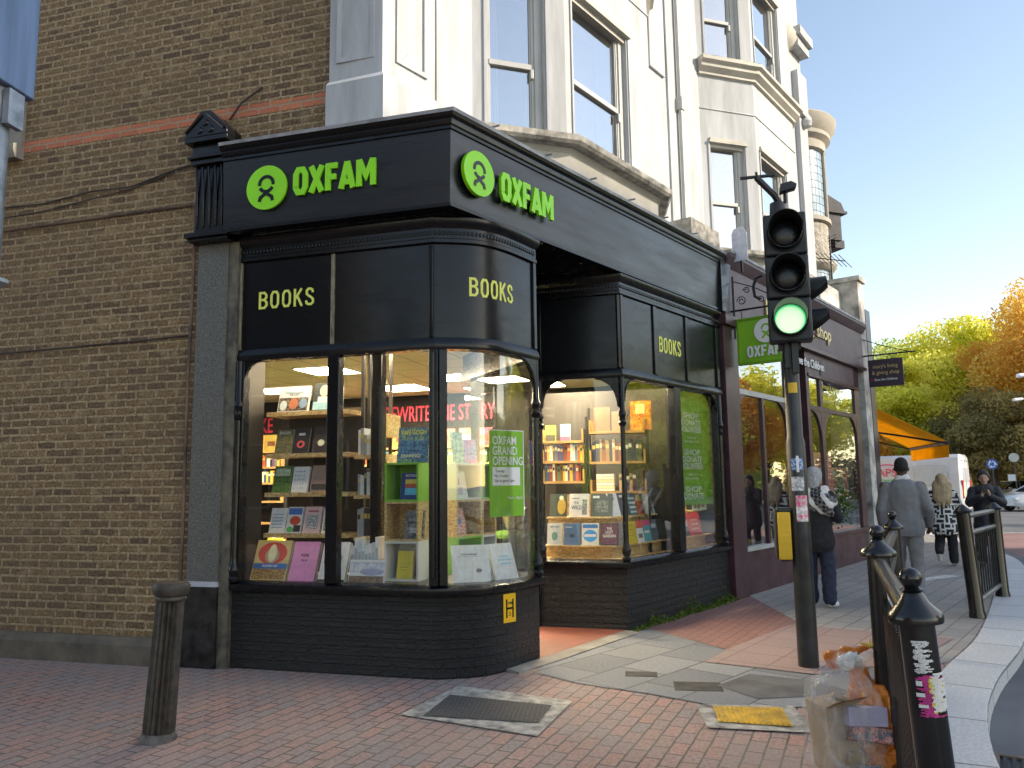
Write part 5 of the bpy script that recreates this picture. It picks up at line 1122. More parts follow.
CARV = mat('carved_relief', (.40, .36, .30), .85, var=.15, vs=9, bump=1., bs=9, bd=.08)
tl([(r-.01, 6.80), (r, 6.85), (r, 7.68), (r-.01, 7.7)], 'relief_panel', CARV); tl([(r-.05, 6.52), (r+.06, 6.56), (r+.14, 6.66), (r+.14, 6.76), (r-.01, 6.82)], 'band', WALLC)
mb = MB(); mb.box(tx-4, tx-.1, ty-.3, ty+4, 3, 10.0); mb.build('wall', WALLC, tb)
gb = thing('gabled_building', 'dark timber gable and brick flank just past the turret', 'building', (8.6, 20.9, 0))
DKW = mat('dark_slate', (.035, .035, .04), .7, var=.3, vs=5); 
mb = MB(FM(8.55, 20.9, 0, 20)); mb.box(-1.5, .25, 0, 3, 0, 8.3); mb.build('wall', brickmat('dark_brick', (.12, .08, .065), (.09, .065, .055), (.16, .14, .12), .23, .076, .01, grain=.4), gb)
mb = MB(FM(8.55, 20.9, 0, 20)); mb.box(-1.2, .50, -.35, .6, 8.1, 8.9); mb.prism([(-1.4, 8.9), (.62, 8.9), (.5, 9.15), (-.3, 9.5)], -.4, 1.5, 'y'); mb.box(.3, .62, -.3, .2, 7.9, 8.12); mb.box(-1.3, .68, -.42, .7, 8.85, 8.92); mb.build('gable', DKW, gb)
# shops beyond, turned slightly to follow the road
F3 = FM(7.75, 17.4, 0, 90-18)
nb = thing('awning_shop_building', 'two storey pale building past the navy pilaster, hidden mostly behind it', 'building', (7.75, 17.4, 0))
mb = MB(F3); mb.box(0, 14, 0, 8, 0, 4.6); mb.build('wall', WALLC, nb); mb = MB(F3); mb.box(.2, 6, -.02, 0, .4, 2.6); mb.build('shop_window', GL2, nb); mb = MB(F3); mb.box(0, 14, -.12, 0, 3.1, 3.7); mb.build('fascia', BLK, nb)
def awncanvas(nm, c):
    m, nt, out = _new(nm); d = nt.nodes.new('ShaderNodeBsdfDiffuse'); t_ = nt.nodes.new('ShaderNodeBsdfTranslucent'); col = mixcol(nt, ramp(nt, noise_(nt, coords(nt), 3, 5), .35, .7), c, tuple(x*.85 for x in c))
    nt.links.new(col, d.inputs[0]); nt.links.new(col, t_.inputs[0]); mx = nt.nodes.new('ShaderNodeMixShader'); mx.inputs[0].default_value = .5; nt.links.new(d.outputs[0], mx.inputs[1]); nt.links.new(t_.outputs[0], mx.inputs[2]); nt.links.new(mx.outputs[0], out.inputs[0]); return m
aw = thing('awning', 'orange yellow canvas awning let down over the pavement beyond the maroon shop', 'awning', FM(8.6, 18.85, 2.3, 72))
AWM = awncanvas('orange_canvas', (.93, .56, .09)) if True else mat('orange_canvas', (.85, .45, .05), .8, var=.1, vs=4, col2=(.80, .41, .045))
a0, a1, a2, a3 = Vector((8.30, 18.75, 3.52)), Vector((10.15, 18.2, 2.42)), Vector((11.15, 21.9, 2.42)), Vector((9.3, 22.5, 3.52))
mb = MB(); off = Vector((0, 0, -.012)); mb.add([a0, a1, a2, a3, a0+off, a1+off, a2+off, a3+off], [(0, 1, 2, 3), (7, 6, 5, 4), (0, 4, 5, 1), (1, 5, 6, 2), (2, 6, 7, 3), (3, 7, 4, 0)]); mb.build('canopy', AWM, aw)
mb = MB(); d = Vector((0, 0, -.36)); e = Vector((.01, 0, 0)); mb.add([a1, a2, a2+d, a1+d, a1+e, a2+e, a2+d+e, a1+d+e], [(0, 1, 2, 3), (7, 6, 5, 4), (3, 2, 6, 7), (0, 4, 5, 1), (0, 3, 7, 4), (1, 5, 6, 2)]); mb.build('valance', AWM, aw)
mb = MB(); mb.tube([a1+Vector((0, 0, -.02)), a2+Vector((0, 0, -.02))], .05, 8); mb.build('front_bar', METAL, aw)
for p, q in ((a0, a1), (a3, a2)):
    mb = MB()
    m_ = (p+q)/2+Vector((0, 0, -.35))+(a2-a1)*.12*(1 if p is a0 else -1); mb.tube([Vector((p.x, p.y, 2.75)), m_, q+Vector((0, 0, -.04))], .025, 8); mb.build('folding_arm', METAL, aw)
# ------------------------------------------------------------------ hanging signs
SGREEN = mat('green_sign_face', (.22, .52, .035), .4, var=.05)
t = thing('hanging_sign', 'green hanging sign reading OXFAM on a scrolled iron bracket', 'sign', FR @ Matrix.Translation((3.02, -.1, 3.2)))
mb = MB(FR); mb.box(3.0, 3.05, -.80, -.12, 3.17, 3.83); mb.build('board', SGREEN, t, bev=.006)
mb = MB(FR); mb.box(2.985, 3.0, -.80, -.77, 3.17, 3.83); mb.box(2.985, 3.0, -.15, -.12, 3.17, 3.83); mb.box(2.985, 3.0, -.77, -.15, 3.80, 3.83); mb.box(2.985, 3.0, -.77, -.15, 3.17, 3.20); mb.build('frame', mat('dark_green_edge', (.14, .36, .02), .4, var=.05), t)
FS = FR @ Matrix.Translation((2.99, -.12, 0)) @ Matrix.Rotation(R(-90), 4, 'Z')
mb = MB(FS); n = 32; mb.ngon([(.42+.17*math.cos(2*math.pi*k/n), -.003, 3.62+.17*math.sin(2*math.pi*k/n)) for k in range(n)]); em = mb.build('emblem_disc', WHT, t)
mb = MB(FS)
x, z, r = .42, 3.62, .17; A = lambda cx, cz, rr, a0, a1, m=12: [(cx+rr*math.cos(R(a0+(a1-a0)*k/m)), cz+rr*math.sin(R(a0+(a1-a0)*k/m))) for k in range(m+1)]
ribbon(mb, A(x, z+.03, .34*r, -8, 188), .15*r, -.005, -.002); ribbon(mb, A(x, z+.03, .34*r, 208, 332), .15*r, -.0054, -.002); ribbon(mb, [(x-.33*r, z-.62*r), (x-.1*r, z-.33*r), (x+.08*r, z-.15*r)], .15*r, -.0058, -.002); ribbon(mb, [(x+.33*r, z-.62*r), (x+.1*r, z-.33*r), (x-.08*r, z-.15*r)], .15*r, -.0062, -.002)
mb.build('emblem_figure', SGREEN, em)
mb = MB(FS); letters(mb, 'OXFAM', .14, 3.27, .15, .50, -.006, 0, .19); mb.build('lettering', WHT, t)
mb = MB(FR)
mb.tube([(2.98, -.05, 3.95), (2.98, -.95, 3.95)], .014, 8); mb.tube([(2.98, -.10, 3.55), (2.98, -.10, 4.45)], .016, 8); mb.tube([(2.98, -.10, 4.38), (2.98, -.4, 4.25), (2.98, -.8, 4.0)], .008, 6)
for cx, cz, rr in ((-.22, 4.08, .07), (-.3, 4.22, .05), (-.5, 4.06, .05)): mb.tube([(2.98, cx+rr*(1-k/26)*math.cos(k*.5), cz+rr*(1-k/26)*math.sin(k*.5)) for k in range(20)], .007, 6)
for y in (-.2, -.7): mb.tube([(3.02, y, 3.83), (2.98, y, 3.95)], .006, 6)
mb.build('bracket', BLK, t)
t = thing('hanging_sign', 'small dark plum hanging sign with fine gold lettering beside the navy pilaster', 'sign', FR @ Matrix.Translation((9.95, -.2, 3.55)))
mb = MB(FR); mb.box(9.73, 9.77, -.80, -.14, 3.46, 4.02); mb.build('board', mat('plum_board', (.045, .028, .045), .5, var=.05), t, bev=.005)
FS = FR @ Matrix.Translation((9.725, -.14, 0)) @ Matrix.Rotation(R(-90), 4, 'Z')
for i, (s, c, sz) in enumerate((("mary's living", GOLD, .12), ('& giving shop', GOLD, .12), ('Save the Children', WHT, .075))): text_obj('lettering', s, FS @ Matrix.Translation((.33, -.003, 3.84-.13*i)), sz*.9, c, t, .001, .001, align='CENTER', sx=.9)
mb = MB(FS); mb.ngon([(.06+.025*math.cos(k*.6), -.004, 3.60+.025*math.sin(k*.6)) for k in range(10)]); mb.build('red_mark', REDT, t)
mb = MB(FR); mb.tube([(9.75, .0, 4.12), (9.75, -1.05, 4.12)], .016, 8); mb.tube([(9.75, 0, 4.5), (9.75, -.5, 4.28), (9.75, -.9, 4.14)], .009, 6)
for y in (-.25, -.7): mb.tube([(9.75, y, 4.02), (9.75, y, 4.12)], .006, 6)
mb.build('bracket', BLK, t)
# roof aerials
t = thing('aerial', 'television aerial with stubby elements above the pale parapet', 'aerial', FR @ Matrix.Translation((9.6, .5, 5.5)))
mb = MB(FR); mb.tube([(9.9, .5, 5.5), (9.9, .5, 6.9)], .018, 8); mb.tube([(9.5, .1, 6.15), (10.3, .9, 6.55)], .012, 6)
for k in range(7): a = k/6; p = Vector((9.5, .1, 6.15)).lerp(Vector((10.3, .9, 6.55)), a); mb.tube([p+Vector((.1, -.1, -.14)), p+Vector((-.1, .1, .14))], .008, 5)
for k in range(4): mb.tube([(9.7, .3, 6.62+k*.07), (10.15, .6, 6.70+k*.07)], .007, 5)
mb.build('aerial_frame', METAL, t)
# ------------------------------------------------------------------ traffic light
GREYP = mat('pole_black', (.022, .024, .026), .38, metal=.0, var=.3, vs=6, bump=.2, bs=30)
HEADB = mat('signal_black', (.018, .02, .022), .45, var=.15)
tx0, ty0 = 2.475, 6.83
t = thing('traffic_light', 'black traffic light showing green on its tall pole at the kerb side', 'traffic light', FM(tx0, ty0, 0, -12))
T = MW[t]; mb = MB(T); mb.lathe([(.085, 0), (.083, 1.2), (.080, 1.9), (.068, 1.95), (.066, 2.85)], 0, 0, 24); mb.build('pole', GREYP, t)
mb = MB(T); mb.box(-.055, -.02, -.10, -.06, 2.55, 2.86); mb.box(.0, .055, -.12, -.05, 2.50, 2.86); mb.box(-.09, .09, -.05, .06, 2.72, 2.86); mb.build('mounting_bracket', HEADB, t)
HX, HY = -.02, -.10
def signal_head(F, par, lit=2, small=False):
    s = 1.
    for k in range(2 if small else 3):
        zc = 3.725-.385*k
        mb = MB(F); mb.box(-.180, .180, -.01, .17, zc-.189, zc+.189); mb.build('signal_housing', HEADB, par, bev=.018)
        n = 28; mb = MB(F)
        # hood: a tunnel visor, longer at the top
        v = []; L = lambda a: .26+.0*a if math.sin(a) > .2 else max(.07, .26-.22*(.2-math.sin(a))/1.2)
        ro, ri = .142, .135
        for q in range(n):
            a = 2*math.pi*q/n; l = L(a)
            v += [(ro*math.cos(a), -.012, zc+ro*math.sin(a)), (ro*math.cos(a), -.012-l, zc+ro*math.sin(a)-.0), (ri*math.cos(a), -.012-l, zc+ri*math.sin(a)), (ri*math.cos(a), -.012, zc+ri*math.sin(a))]
        fs = []
        for q in range(n):
            b = 4*q; c = 4*((q+1) % n)
            for j in range(3): fs.append((b+j, b+j+1, c+j+1, c+j))
        mb.add(v, fs); h = mb.build('visor', HEADB, par)
        mb = MB(F); mb.lathe([(.175, -.012), (.178, -.03), (.155, -.032)], 0, 0, 28, axis='y') if False else None
        mb.tube([(.155*math.cos(2*math.pi*q/28), -.018, zc+.155*math.sin(2*math.pi*q/28)) for q in range(29)], .011, 6); mb.build('lens_ring', HEADB, par)
        mb = MB(F); v = []; rows = 6
        for i in range(rows):
            rr = .131*math.cos(math.pi/2*i/rows); dy = -.02-.035*math.sin(math.pi/2*i/rows)
            v += [(rr*math.cos(2*math.pi*q/24), dy, zc+rr*math.sin(2*math.pi*q/24)) for q in range(24)]
        v.append((0, -.056, zc)); fs = [(i*24+q, i*24+(q+1) % 24, (i+1)*24+(q+1) % 24, (i+1)*24+q) for i in range(rows-1) for q in range(24)]+[((rows-1)*24+q, (rows-1)*24+(q+1) % 24, rows*24) for q in range(24)]
        mb.add(v, fs); mb.build('lens', GLOW if k == lit else DLENS, par)
DLENS = mat('dark_lens', (.012, .013, .016), .2, var=.3, vs=60, bump=.3, bs=120)
def glowmat():
    m, nt, out = _new('green_lens'); e = nt.nodes.new('ShaderNodeEmission'); v = coords(nt)
    lw = nt.nodes.new('ShaderNodeLayerWeight'); lw.inputs[0].default_value = .5; n = ramp(nt, lw.outputs['Facing'], .02, .30, (.26, .42, .33), (.005, .21, .085)); nt.links.new(n, e.inputs[0]); e.inputs[1].default_value = 1.0
    nt.links.new(e.outputs[0], out.inputs[0]); return m
GLOW = glowmat()
signal_head(T @ Matrix.Translation((HX+.01, HY-.10, 0)) @ Matrix.Rotation(R(-6), 4, 'Z'), t)
signal_head(T @ Matrix.Translation((.17, .17, .50)) @ Matrix.Rotation(R(74), 4, 'Z') @ Matrix.Diagonal((.75, .75, .75, 1)), t, lit=9, small=True)
mb = MB(T); mb.tube([(-.04, -.05, 3.90), (-.04, -.05, 4.06)], [.075, .065], 14); mb.tube([(-.02, -.05, 4.06), (-.07, -.09, 4.13), (-.22, -.16, 4.28)], .028, 8); mb.tube([(-.36, -.20, 4.27), (-.06, -.10, 4.31)], .016, 8); mb.tube([(-.22, -.16, 4.33), (-.20, -.15, 4.22)], .012, 6); mb.build('detector_arm', HEADB, t)
mb = MB(T); mb.prism([(-.02, 4.14), (.12, 4.17), (.13, 4.21), (.08, 4.24), (-.01, 4.22)], -.12, -.03, 'y'); mb.tube([(.03, -.07, 4.05), (.03, -.07, 4.16)], .015, 6); mb.build('detector', HEADB, t, bev=.01)
mb = MB(T); mb.tube([(-.22, .02, 3.20), (-.27, .02, 3.23), (-.28, .02, 3.32), (-.25, .02, 3.40), (-.2, .02, 3.42)], .014, 8); mb.build('cable_loop', HEADB, t)
YB = mat('yellow_button_box', (.78, .46, .03), .45, var=.08)
t2 = thing('crossing_button_box', 'yellow pedestrian push button box on the left of the traffic light pole', 'button box', T @ Matrix.Translation((-.14, 0, .9)))
mb = MB(T); mb.box(-.195, -.085, -.07, .09, .895, 1.30); mb.build('housing', YB, t2, bev=.012)
mb = MB(T)
for k in range(7): mb.box(-.19, -.09, -.074, -.068, .93+k*.052, .945+k*.052)
mb.build('rib', YB, t2)
mb = MB(T); mb.box(-.213, -.194, -.06, .09, .90, 1.32); mb.box(-.19, -.07, -.05, .09, 1.30, 1.335); mb.box(-.18, -.1, -.05, .07, .88, .894); mb.build('back_plate', HEADB, t2, bev=.006)
def sticker(par, T0, r, a0, a1, z0, z1, m, nm='sticker', lift=.0015):
    """sheet wrapped round a pole of radius r between angles a0..a1 (degrees, -90 faces local -y)"""
    mb = MB(T0); n = 8; v = []
    for k in range(n+1):
        a = R(a0+(a1-a0)*k/n); v += [((r+lift)*math.cos(a), (r+lift)*math.sin(a), z0), ((r+lift)*math.cos(a), (r+lift)*math.sin(a), z1)]
    mb.add(v, [(2*k, 2*k+2, 2*k+3, 2*k+1) for k in range(n)]); return mb.build(nm, m, par)
sticker(t, T, .068, -125, -60, 2.33, 2.42, YB, lift=.002); sticker(t, T, .082, -130, -60, 1.66, 1.76, pic('#2a5a9a', '#9ab0c8', 40)); sticker(t, T, .082, -135, -60, 1.48, 1.60, pic('#c8ccd0', '#4a5058', 40)); sticker(t, T, .083, -115, -45, 1.22, 1.44, pic('#d8d0cc', '#c8456a', 16))
sticker(t, T, .082, -100, -85, 1.64, 1.78, C('#e8e8e8'), lift=.0025)

# ------------------------------------------------------------------ bollards and guard rails
OLDIRON = mat('worn_fluted_iron', (.024, .020, .017), .5, var=.6, vs=16, bump=.5, bs=40, bd=.005, col2=(.07, .056, .043))
Tb = FM(-2.264, 5.151, 0, 20) @ Matrix.Rotation(R(2.6), 4, 'Y')
t = thing('bollard', 'worn fluted iron bollard leaning right in front of the brick wall', 'bollard', Tb)
mb = MB(Tb); mb.lathe([(.112, .0), (.112, .02), (.104, .035), (.098, .05)], 0, 0, 40); mb.build('foot', mat('grey_lead_foot', (.12, .11, .10), .7, var=.3, vs=12), t)
mb = MB(Tb); mb.lathe([(.094, .035), (.097, .08), (.094, .3), (.089, .6), (.086, .84), (.086, .86)], 0, 0, 96, flute=16, fd=.02); mb.build('shaft', OLDIRON, t)
mb = MB(Tb); mb.lathe([(.086, .855), (.096, .862), (.098, .873), (.093, .884), (.096, .89), (.108, .898), (.114, .915), (.114, .955), (.108, .968), (.02, .975)], 0, 0, 40); mb.build('cap', OLDIRON, t)
# guard rail posts with ball tops
RG = mat('worn_rail_grey', (.16, .165, .17), .35, var=.4, vs=8, col2=(.05, .05, .05))
GLP = mat('black_rail_gloss', (.010, .011, .012), .22, var=.3, vs=8, bump=.15, bs=25, spec=.6)
def ball_post(parent, x, y, h=1.31, r=.062, leanx=0., leany=0.):
    T0 = FM(x, y, 0, 0) @ Matrix.Rotation(R(leanx), 4, 'Y') @ Matrix.Rotation(R(leany), 4, 'X'); mb = MB(T0); b = h-.165
    bs_ = r/.062; mb.lathe([(r*1.25, 0), (r*1.2, .03), (r*1.04, .06), (r, .4), (r*.93, b), (r*.98, b), (r*1.42, b+.005), (r*1.45, b+.02), (r*1.38, b+.032), (r*.80, b+.062), (.034, b+.078), (.026, b+.090), (.034, b+.098)]+[(.0375*bs_*math.sin(math.pi*k/10)+.0001, b+.130-.0375*bs_*math.cos(math.pi*k/10)) for k in range(2, 11)], 0, 0, 32)
    return mb.build('post', GLP, parent), T0
PA, PB, PC = (1.935, 4.22), (3.45, 7.2), (1.245, 2.36)
t = thing('guard_rail', 'near black guard rail with ball topped posts, rounded top rail and mesh panel', 'guard rail', (PC[0], PC[1], 0))
ball_post(t, *PA, h=1.325); ball_post(t, *PB, h=1.28); pc, TC = ball_post(t, *PC, h=1.315, r=.052, leanx=-3.3)
def rail(parent, a, b, z0, z1, r, nm='rail', m=None):
    mb = MB(); mb.tube([(a[0], a[1], z0), (b[0], b[1], z1)], r, 14); return mb.build(nm, m or GLP, parent)
RB = mat('worn_brown_rail', (.10, .075, .065), .28, var=.5, vs=14, col2=(.02, .02, .02), coat=.3)
rail(t, PA, PB, 1.12, 1.08, .036, m=RB); rail(t, PA, (PC[0]-.06, PC[1]), 1.13, 1.13, .034, m=RB); rail(t, (PA[0]+.03, PA[1]-.15), (PC[0]-.04, PC[1]), .93, .93, .030, m=RG); rail(t, PA, PC, .16, .16, .026); rail(t, PA, PB, .16, .16, .026); rail(t, PA, PB, .92, .9, .026)
def bars(parent, a, b, z0, z1, n, r, skip=0):
    mb = MB()
    for k in range(1, n):
        p = Vector(a).lerp(Vector(b), k/n); mb.tube([(p.x, p.y, z0), (p.x, p.y, z1)], r, 6)
    return mb.build('baluster_panel', GLP, parent)
bars(t, PA, PC, .18, .90, 30, .007); bars(t, PA, PB, .18, .90, 30, .008)
mb = MB(); 
for k in range(24): z = .2+k*.03; mb.tube([(PA[0]+.0, PA[1], z), (PC[0], PC[1], z)], .0035, 4)
mb.build('mesh_infill', GLP, t)
# torn sticker remains on the nearest post
def ragged(par, T0, r, a0, a1, z0, z1, m, seed, lift, dens=.8):
    mb = MB(T0); rr = random.Random(seed); n = 26; k = 20
    for i in range(n):
        za = z0+(z1-z0)*i/n; zb = z0+(z1-z0)*(i+1)/n; s = a0+(a1-a0)*max(0, rr.gauss(.08, .10)); e = a1-(a1-a0)*max(0, rr.gauss(.22, .2))
        if e <= s+3: continue
        v = []
        for j in range(k+1): a = R(s+(e-s)*j/k); v += [((r+lift)*math.cos(a), (r+lift)*math.sin(a), za+rr.uniform(-.002, .002)), ((r+lift)*math.cos(a), (r+lift)*math.sin(a), zb)]
        mb.add(v, [(2*j, 2*j+2, 2*j+3, 2*j+1) for j in range(k)])
    return mb.build('torn_sticker', m, par)
PAPERW = mat('torn_white_paper', (.72, .72, .70), .7, var=.06, vs=30); MAG = mat('magenta_print', (.55, .035, .22), .5, var=.2, vs=30); YP = mat('yellow_print', (.75, .60, .05), .5, var=.1)
ragged(t, TC, .0500, -140, -80, 1.02, 1.11, PAPERW, 3, .0015); ragged(t, TC, .0508, -140, -45, .90, 1.015, MAG, 5, .0015); ragged(t, TC, .0508, -105, -45, .91, 1.01, YP, 8, .0022); ragged(t, TC, .0508, -100, -38, .915, 1.02, PAPERW, 12, .0030)
mb = MB(TC); 
for i in range(5): text_obj  # lettering fragments
sticker(t, TC, .0508, -140, -122, .985, .999, PAPERW, 'print_fragment', .0028); sticker(t, TC, .0508, -143, -118, .955, .966, PAPERW, 'print_fragment', .0028); sticker(t, TC, .0508, -140, -112, .925, .934, PAPERW, 'print_fragment', .0028)
# cable tied to the rail
mb = MB(); mb.tube([(1.84, 3.9, 1.0), (1.80, 3.86, 1.05), (1.78, 3.8, 1.0), (1.80, 3.78, .94), (1.83, 3.84, .95), (1.84, 3.9, 1.0)], .006, 6); mb.build('cable_tie', mat('white_cord', (.7, .7, .68), .6), t)
mb = MB(); mb.box(1.86, 1.865, 3.80, 3.88, .90, .98); mb.build('yellow_tag', YB, t)
PF1, PF2 = (5.226, 9.061), (6.47, 10.6)
t = thing('guard_rail', 'farther black guard rail with upright bars and a leaning near post', 'guard rail', (PF1[0], PF1[1], 0))
for (x, y), lx, h in ((PF1, -3.4, 1.27), (PF2, -.8, 1.24)):
    T0 = FM(x, y, 0, 0) @ Matrix.Rotation(R(lx), 4, 'Y'); mb = MB(T0); mb.lathe([(.09, 0), (.085, .05), (.078, .08), (.072, h-.10), (.09, h-.09), (.092, h-.07), (.04, h-.02), (.02, h)], 0, 0, 24); mb.build('post', GLP, t)
P1t, P2t = (PF1[0]-.07, PF1[1]), (PF2[0]-.02, PF2[1])
RG = mat('worn_rail_grey', (.10, .105, .11), .4, var=.3, vs=8)
rail(t, P1t, P2t, 1.13, 1.13, .032, m=RG); rail(t, P1t, P2t, .93, .93, .03, m=RG); rail(t, (PF1[0]-.01, PF1[1]), P2t, .16, .16, .03, m=RG); bars(t, P1t, P2t, .17, .93, 13, .011)
# street pole at the left edge
BLUEG = mat('blue_grey_steel', (.13, .19, .29), .35, metal=.5, var=.15, vs=3, stretch=(6, 6, .4)); GALV = mat('galvanised_grey', (.30, .33, .37), .45, metal=.6, var=.2, vs=12)
Tp = FM(-2.12, 3.0, 0, -8); t = thing('street_pole', 'grey street pole with a blue grey steel box at the left edge', 'street pole', Tp)
mb = MB(Tp); mb.lathe([(.085, 0), (.08, 2.0), (.078, 3.5)], 0, 0, 24); mb.build('pole', GALV, t)
mb = MB(Tp); mb.box(-.34, .105, -.16, .12, 3.20, 3.9); mb.build('steel_box', BLUEG, t, bev=.008)
mb = MB(Tp); mb.box(.082, .11, -.02, .06, 3.04, 3.19); mb.build('conduit', GALV, t); mb = MB(Tp); mb.box(-.2, .085, -.12, -.05, 2.40, 2.56); mb.build('pale_plate', mat('pale_blue_plate', (.45, .58, .75), .4, var=.05), t)
mb = MB(Tp); mb.prism([(.08, 2.36), (.13, 2.385), (.13, 2.40), (.08, 2.40)], -.06, .02, 'y'); mb.build('clip', GALV, t)

# ------------------------------------------------------------------ rubbish bags by the rail
def plastic(nm, col, alpha, rough=.25):
    m, nt, out = _new(nm); b = princ(nt, out); b.inputs['Base Color'].default_value = c4(col); b.inputs['Roughness'].default_value = rough; b.inputs['Specular IOR Level'].default_value = .7
    v = coords(nt, 'Object', (1, 1, .55)); nn = noise_(nt, v, 11, 8, .65)
    n2 = nt.nodes.new('ShaderNodeTexVoronoi'); n2.feature = 'DISTANCE_TO_EDGE'; n2.inputs['Scale'].default_value = 8
    dv = nt.nodes.new('ShaderNodeVectorMath'); dv.operation = 'MULTIPLY_ADD'; nz = nt.nodes.new('ShaderNodeTexNoise'); nz.inputs['Scale'].default_value = 6; nt.links.new(v, nz.inputs['Vector']); nt.links.new(nz.outputs['Color'], dv.inputs[0]); dv.inputs[1].default_value = (.25, .25, .25); nt.links.new(v, dv.inputs[2]); nt.links.new(dv.outputs[0], n2.inputs['Vector'])
    nb = bumpn(nt, n2.outputs['Distance'], .9, .05, bumpn(nt, nn, .8, .05)); nt.links.new(nb, b.inputs['Normal'])
    tr = nt.nodes.new('ShaderNodeBsdfTransparent'); tr.inputs[0].default_value = c4(tuple(min(1, x*.45+.55) for x in col))
    mx = nt.nodes.new('ShaderNodeMixShader'); f0 = ramp(nt, n2.outputs['Distance'], .0, .10, (min(1, alpha+.22),)*3, (alpha,)*3); f = mixcol(nt, .5, f0, ramp(nt, nn, .45, .65, (max(0, alpha-.1),)*3, (min(1, alpha+.3),)*3)); nt.links.new(f, mx.inputs[0]); nt.links.new(tr.outputs[0], mx.inputs[1]); nt.links.new(b.outputs[0], mx.inputs[2]); nt.links.new(mx.outputs[0], out.inputs[0]); return m
CLEARP = plastic('clear_plastic_bag', (.95, .95, .93), .16, .14); ORP = plastic('orange_plastic_bag', (.90, .26, .02), .70)
CARD = mat('cardboard', (.42, .29, .17), .85, var=.1, vs=6)
bx, by = 1.70, 4.20
T = FM(bx, by, 0, 0)
t = thing('rubbish_bag', 'clear plastic rubbish bag full of cardboard and cans slumped by the guard rail', 'rubbish bag', T)
organic('bag', [((.0, .0, .18), .205, (-.02, .0, .43), .175, 1.12, .95), ((-.04, 0, .12), .18, (.1, 0, .12), .18), ((-.02, .0, .45), .13, (.02, .02, .62), .07), ((.03, 0, .6), .05, (.16, .03, .66), .025), ((.0, 0, .6), .05, (-.10, .0, .60), .03), ((-.12, 0, .3), .1, (-.14, 0, .42), .06)], CLEARP, t, .012, disp=.02, dscale=10, smooth=3, seed=2)
t = thing('rubbish_bag', 'orange plastic rubbish bag wedged between the clear bag and the guard rail post', 'rubbish bag', FM(bx+.15, by-.0, 0, 0))
organic('bag', [((.02, .0, .16), .16, (.01, .04, .42), .12), ((.04, -.10, .08), .12, (.06, -.12, .3), .07), ((0, .05, .42), .1, (-.05, .1, .58), .05), ((-.05, .1, .6), .05, (-.18, .1, .63), .03), ((-.16, .1, .62), .05, (-.06, .12, .66), .03), ((-.05, .1, .66), .04, (.03, .08, .70), .02), ((.05, 0, .1), .12, (.05, -.06, .12), .1)], ORP, t, .013, disp=.03, dscale=11, smooth=3, seed=5)
def boxthing(T0, dims, m, nm, lab, cat, flap=False, grp=None):
    t = thing(nm, lab, cat, T0, grp); a, b, c = dims; mb = MB(T0); mb.box(-a/2, a/2, -b/2, b/2, 0, c); mb.build('body', m, t, bev=.003)
    if flap: mb = MB(T0); mb.add([(-a/2, -b/2, c), (a/2, -b/2, c), (a/2+.02, -b/2-.10, c+.06), (-a/2, -b/2-.1, c+.05)], [(0, 1, 2, 3)]); mb.add([(-a/2, -b/2, c-.003), (a/2, -b/2, c-.003), (a/2+.02, -b/2-.10, c+.057), (-a/2, -b/2-.1, c+.047)], [(3, 2, 1, 0)]); mb.build('flap', m, t)
    return t
TT = lambda x, y, z, rz, rx=0, ry=0: FM(bx+x, by+y, z, rz) @ Matrix.Rotation(R(rx), 4, 'X') @ Matrix.Rotation(R(ry), 4, 'Y')
boxthing(TT(-.055, -.0, .10, 8, 0, -5), (.16, .20, .34), CARD, 'cardboard_box', 'tall brown cardboard box at the left inside the clear bag', 'box', True)
boxthing(TT(.02, -.02, .42, -14, -18, 24), (.20, .12, .02), CARD, 'cardboard_sheet', 'folded cardboard sheet near the top of the clear bag', 'cardboard')
boxthing(TT(.04, -.06, .34, 3, -8, 3), (.20, .20, .09), mat('lilac_carton', (.42, .40, .58), .5), 'carton', 'pale lilac carton in the middle of the clear bag', 'box')
boxthing(TT(.05, -.10, .26, 5, -20, 10), (.20, .16, .07), pic('#3c4450', '#b0685a', 40), 'snack_packet', 'dark patterned packet under the lilac carton in the clear bag', 'packet')
boxthing(TT(.03, .0, .08, 12, 0, 0), (.2, .2, .14), mat('brown_paper', (.36, .27, .18), .9), 'paper_bag', 'crumpled brown paper bag at the bottom of the clear bag', 'paper bag')
Tc = TT(-.02, -.15, .13, 8) @ Matrix.Rotation(R(90), 4, 'Y'); t = thing('drink_can', 'silver and teal drink can lying low in the clear bag', 'can', Tc)
mb = MB(Tc); mb.lathe([(.024, 0), (.032, .006), (.033, .02), (.033, .14), (.028, .155), (.026, .157)], 0, 0, 24); mb.build('body', pic('#9fb4b8', '#2c4a54', 60), t)
organic('tissue', [((0, 0, 0), .04, (.06, .0, .03), .03), ((.03, .02, .02), .03, (.08, .03, -.02), .02)], PAPERW, None, .008, T=TT(.02, .02, .62, 0), disp=.02, dscale=30)
tag(bpy.data.objects['tissue'], 'crumpled white wrapper lying on top of the rubbish bags', 'wrapper')
organic('banana_peel', [((0, 0, 0), .012, (.05, 0, .02), .008), ((0, 0, 0), .012, (-.04, .02, .015), .008), ((0, 0, 0), .012, (.02, -.03, .02), .006), ((0, 0, 0), .012, (.01, .03, .03), .006)], mat('peel_yellow', (.75, .5, .08), .6), None, .006, T=TT(.17, .05, .695, 0))
tag(bpy.data.objects['banana_peel'], 'yellow fruit peel on top of the orange rubbish bag', 'peel')
